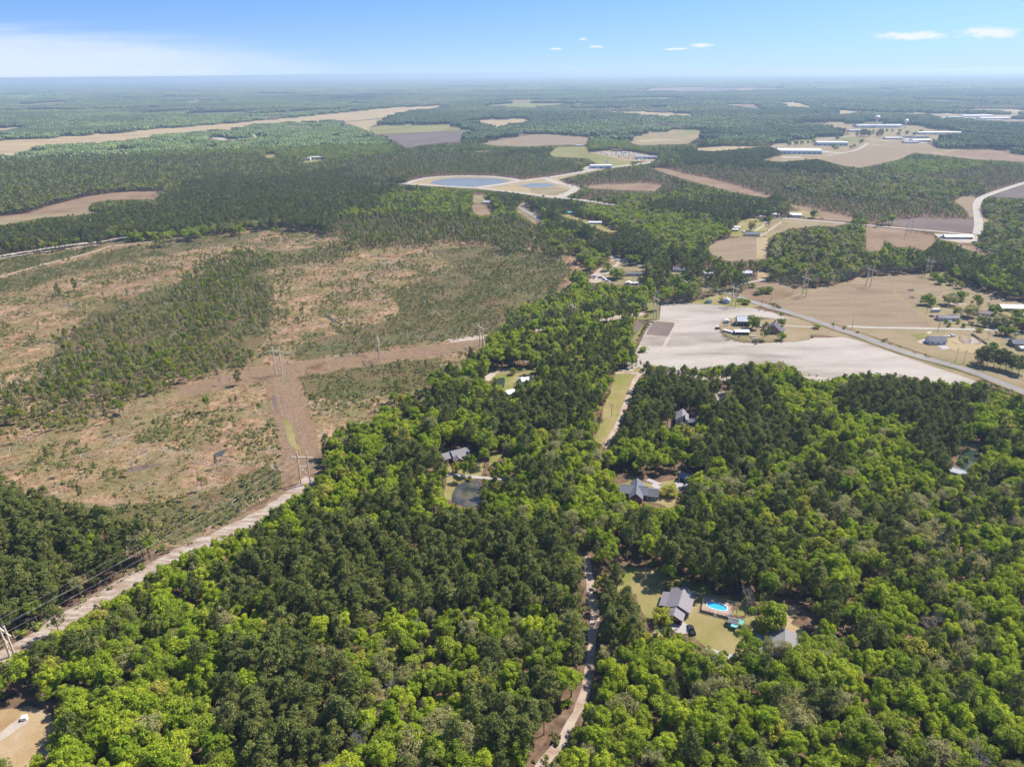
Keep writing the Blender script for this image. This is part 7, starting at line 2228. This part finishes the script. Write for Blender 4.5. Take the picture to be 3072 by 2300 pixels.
for k in range(16):
    yard_tree('pine', 'q5', 1060 + 300 * rng.uniform(), 250 + 28 * rng.uniform(), rng.uniform(17, 24), rng.uniform(4.5, 6), 'tall dark pine of the clump in front of the red and white water tower', 'pine_tree')
for k, (x, y) in enumerate(((840, 300), (570, 340), (510, 348), (440, 356), (370, 362), (290, 370), (1120, 345), (1000, 405), (1040, 395), (830, 415), (800, 395), (940, 345), (1545, 250), (1640, 245), (1720, 255), (1410, 215), (1470, 215), (1560, 215), (1090, 165), (1800, 225))):
    yard_tree('mid', 'q5', x, y, rng.uniform(9, 14), rng.uniform(5, 8), 'round dark tree standing alone on the grass of the industrial park')
# wrack of tall single trees in the clear-cut
for k, (x, y, kd, H_) in enumerate(((385, 620, 'pine', 13), (490, 590, 'pine', 14), (1550, 1200, 'pine', 12), (650, 300, 'pine', 11), (510, 580, 'bare', 12), (1490, 1200, 'bare', 8), (1430, 1200, 'bare', 8), (865, 1780, 'bare', 12), (1350, 1370, 'mid', 12), (790, 740, 'bare', 10))):
    yard_tree(kd, 'b1', x, y, H_, 2.6, {'pine': 'thin lone pine', 'bare': 'thin leafless tree', 'mid': 'thin green tree'}[kd] + ' standing in the clear-cut, ' + ('above the left brush', 'right of the lone pine', 'beside the corridor left of the pylon', 'at the road end', 'close behind a pine', 'near the corridor shrubs', 'left of the corridor shrubs', 'beside the grey puddle', 'below the shrub band', 'in the brown grass')[k])
# ------------------------------------------------------------------ air
HZ = 61000.0
v = [(sx * HZ, sy * HZ, z) for z in (-1.0, CAM_Z + 6) for sx, sy in ((-1, -1), (1, -1), (1, 1), (-1, 1))]
hz = mesh_ob('haze', v, [(0, 3, 2, 1), (4, 5, 6, 7), (0, 1, 5, 4), (1, 2, 6, 5), (2, 3, 7, 6), (3, 0, 4, 7)], 'bark')
hz.data.materials.clear()
hm = bpy.data.materials.new('air')
hm.use_nodes = True
hm.node_tree.nodes.clear()
ho = hm.node_tree.nodes.new('ShaderNodeOutputMaterial')
pv = hm.node_tree.nodes.new('ShaderNodeVolumePrincipled')
pv.inputs['Color'].default_value = (0.46, 0.62, 0.82, 1)
pv.inputs['Absorption Color'].default_value = (0.28, 0.36, 0.45, 1)
pv.inputs['Density'].default_value = HAZE_DENSITY
pv.inputs['Anisotropy'].default_value = 0.25
hm.node_tree.links.new(pv.outputs[0], ho.inputs['Volume'])
hz.data.materials.append(hm)

tag(hz, 'pale blue haze over the far country', kind='stuff')
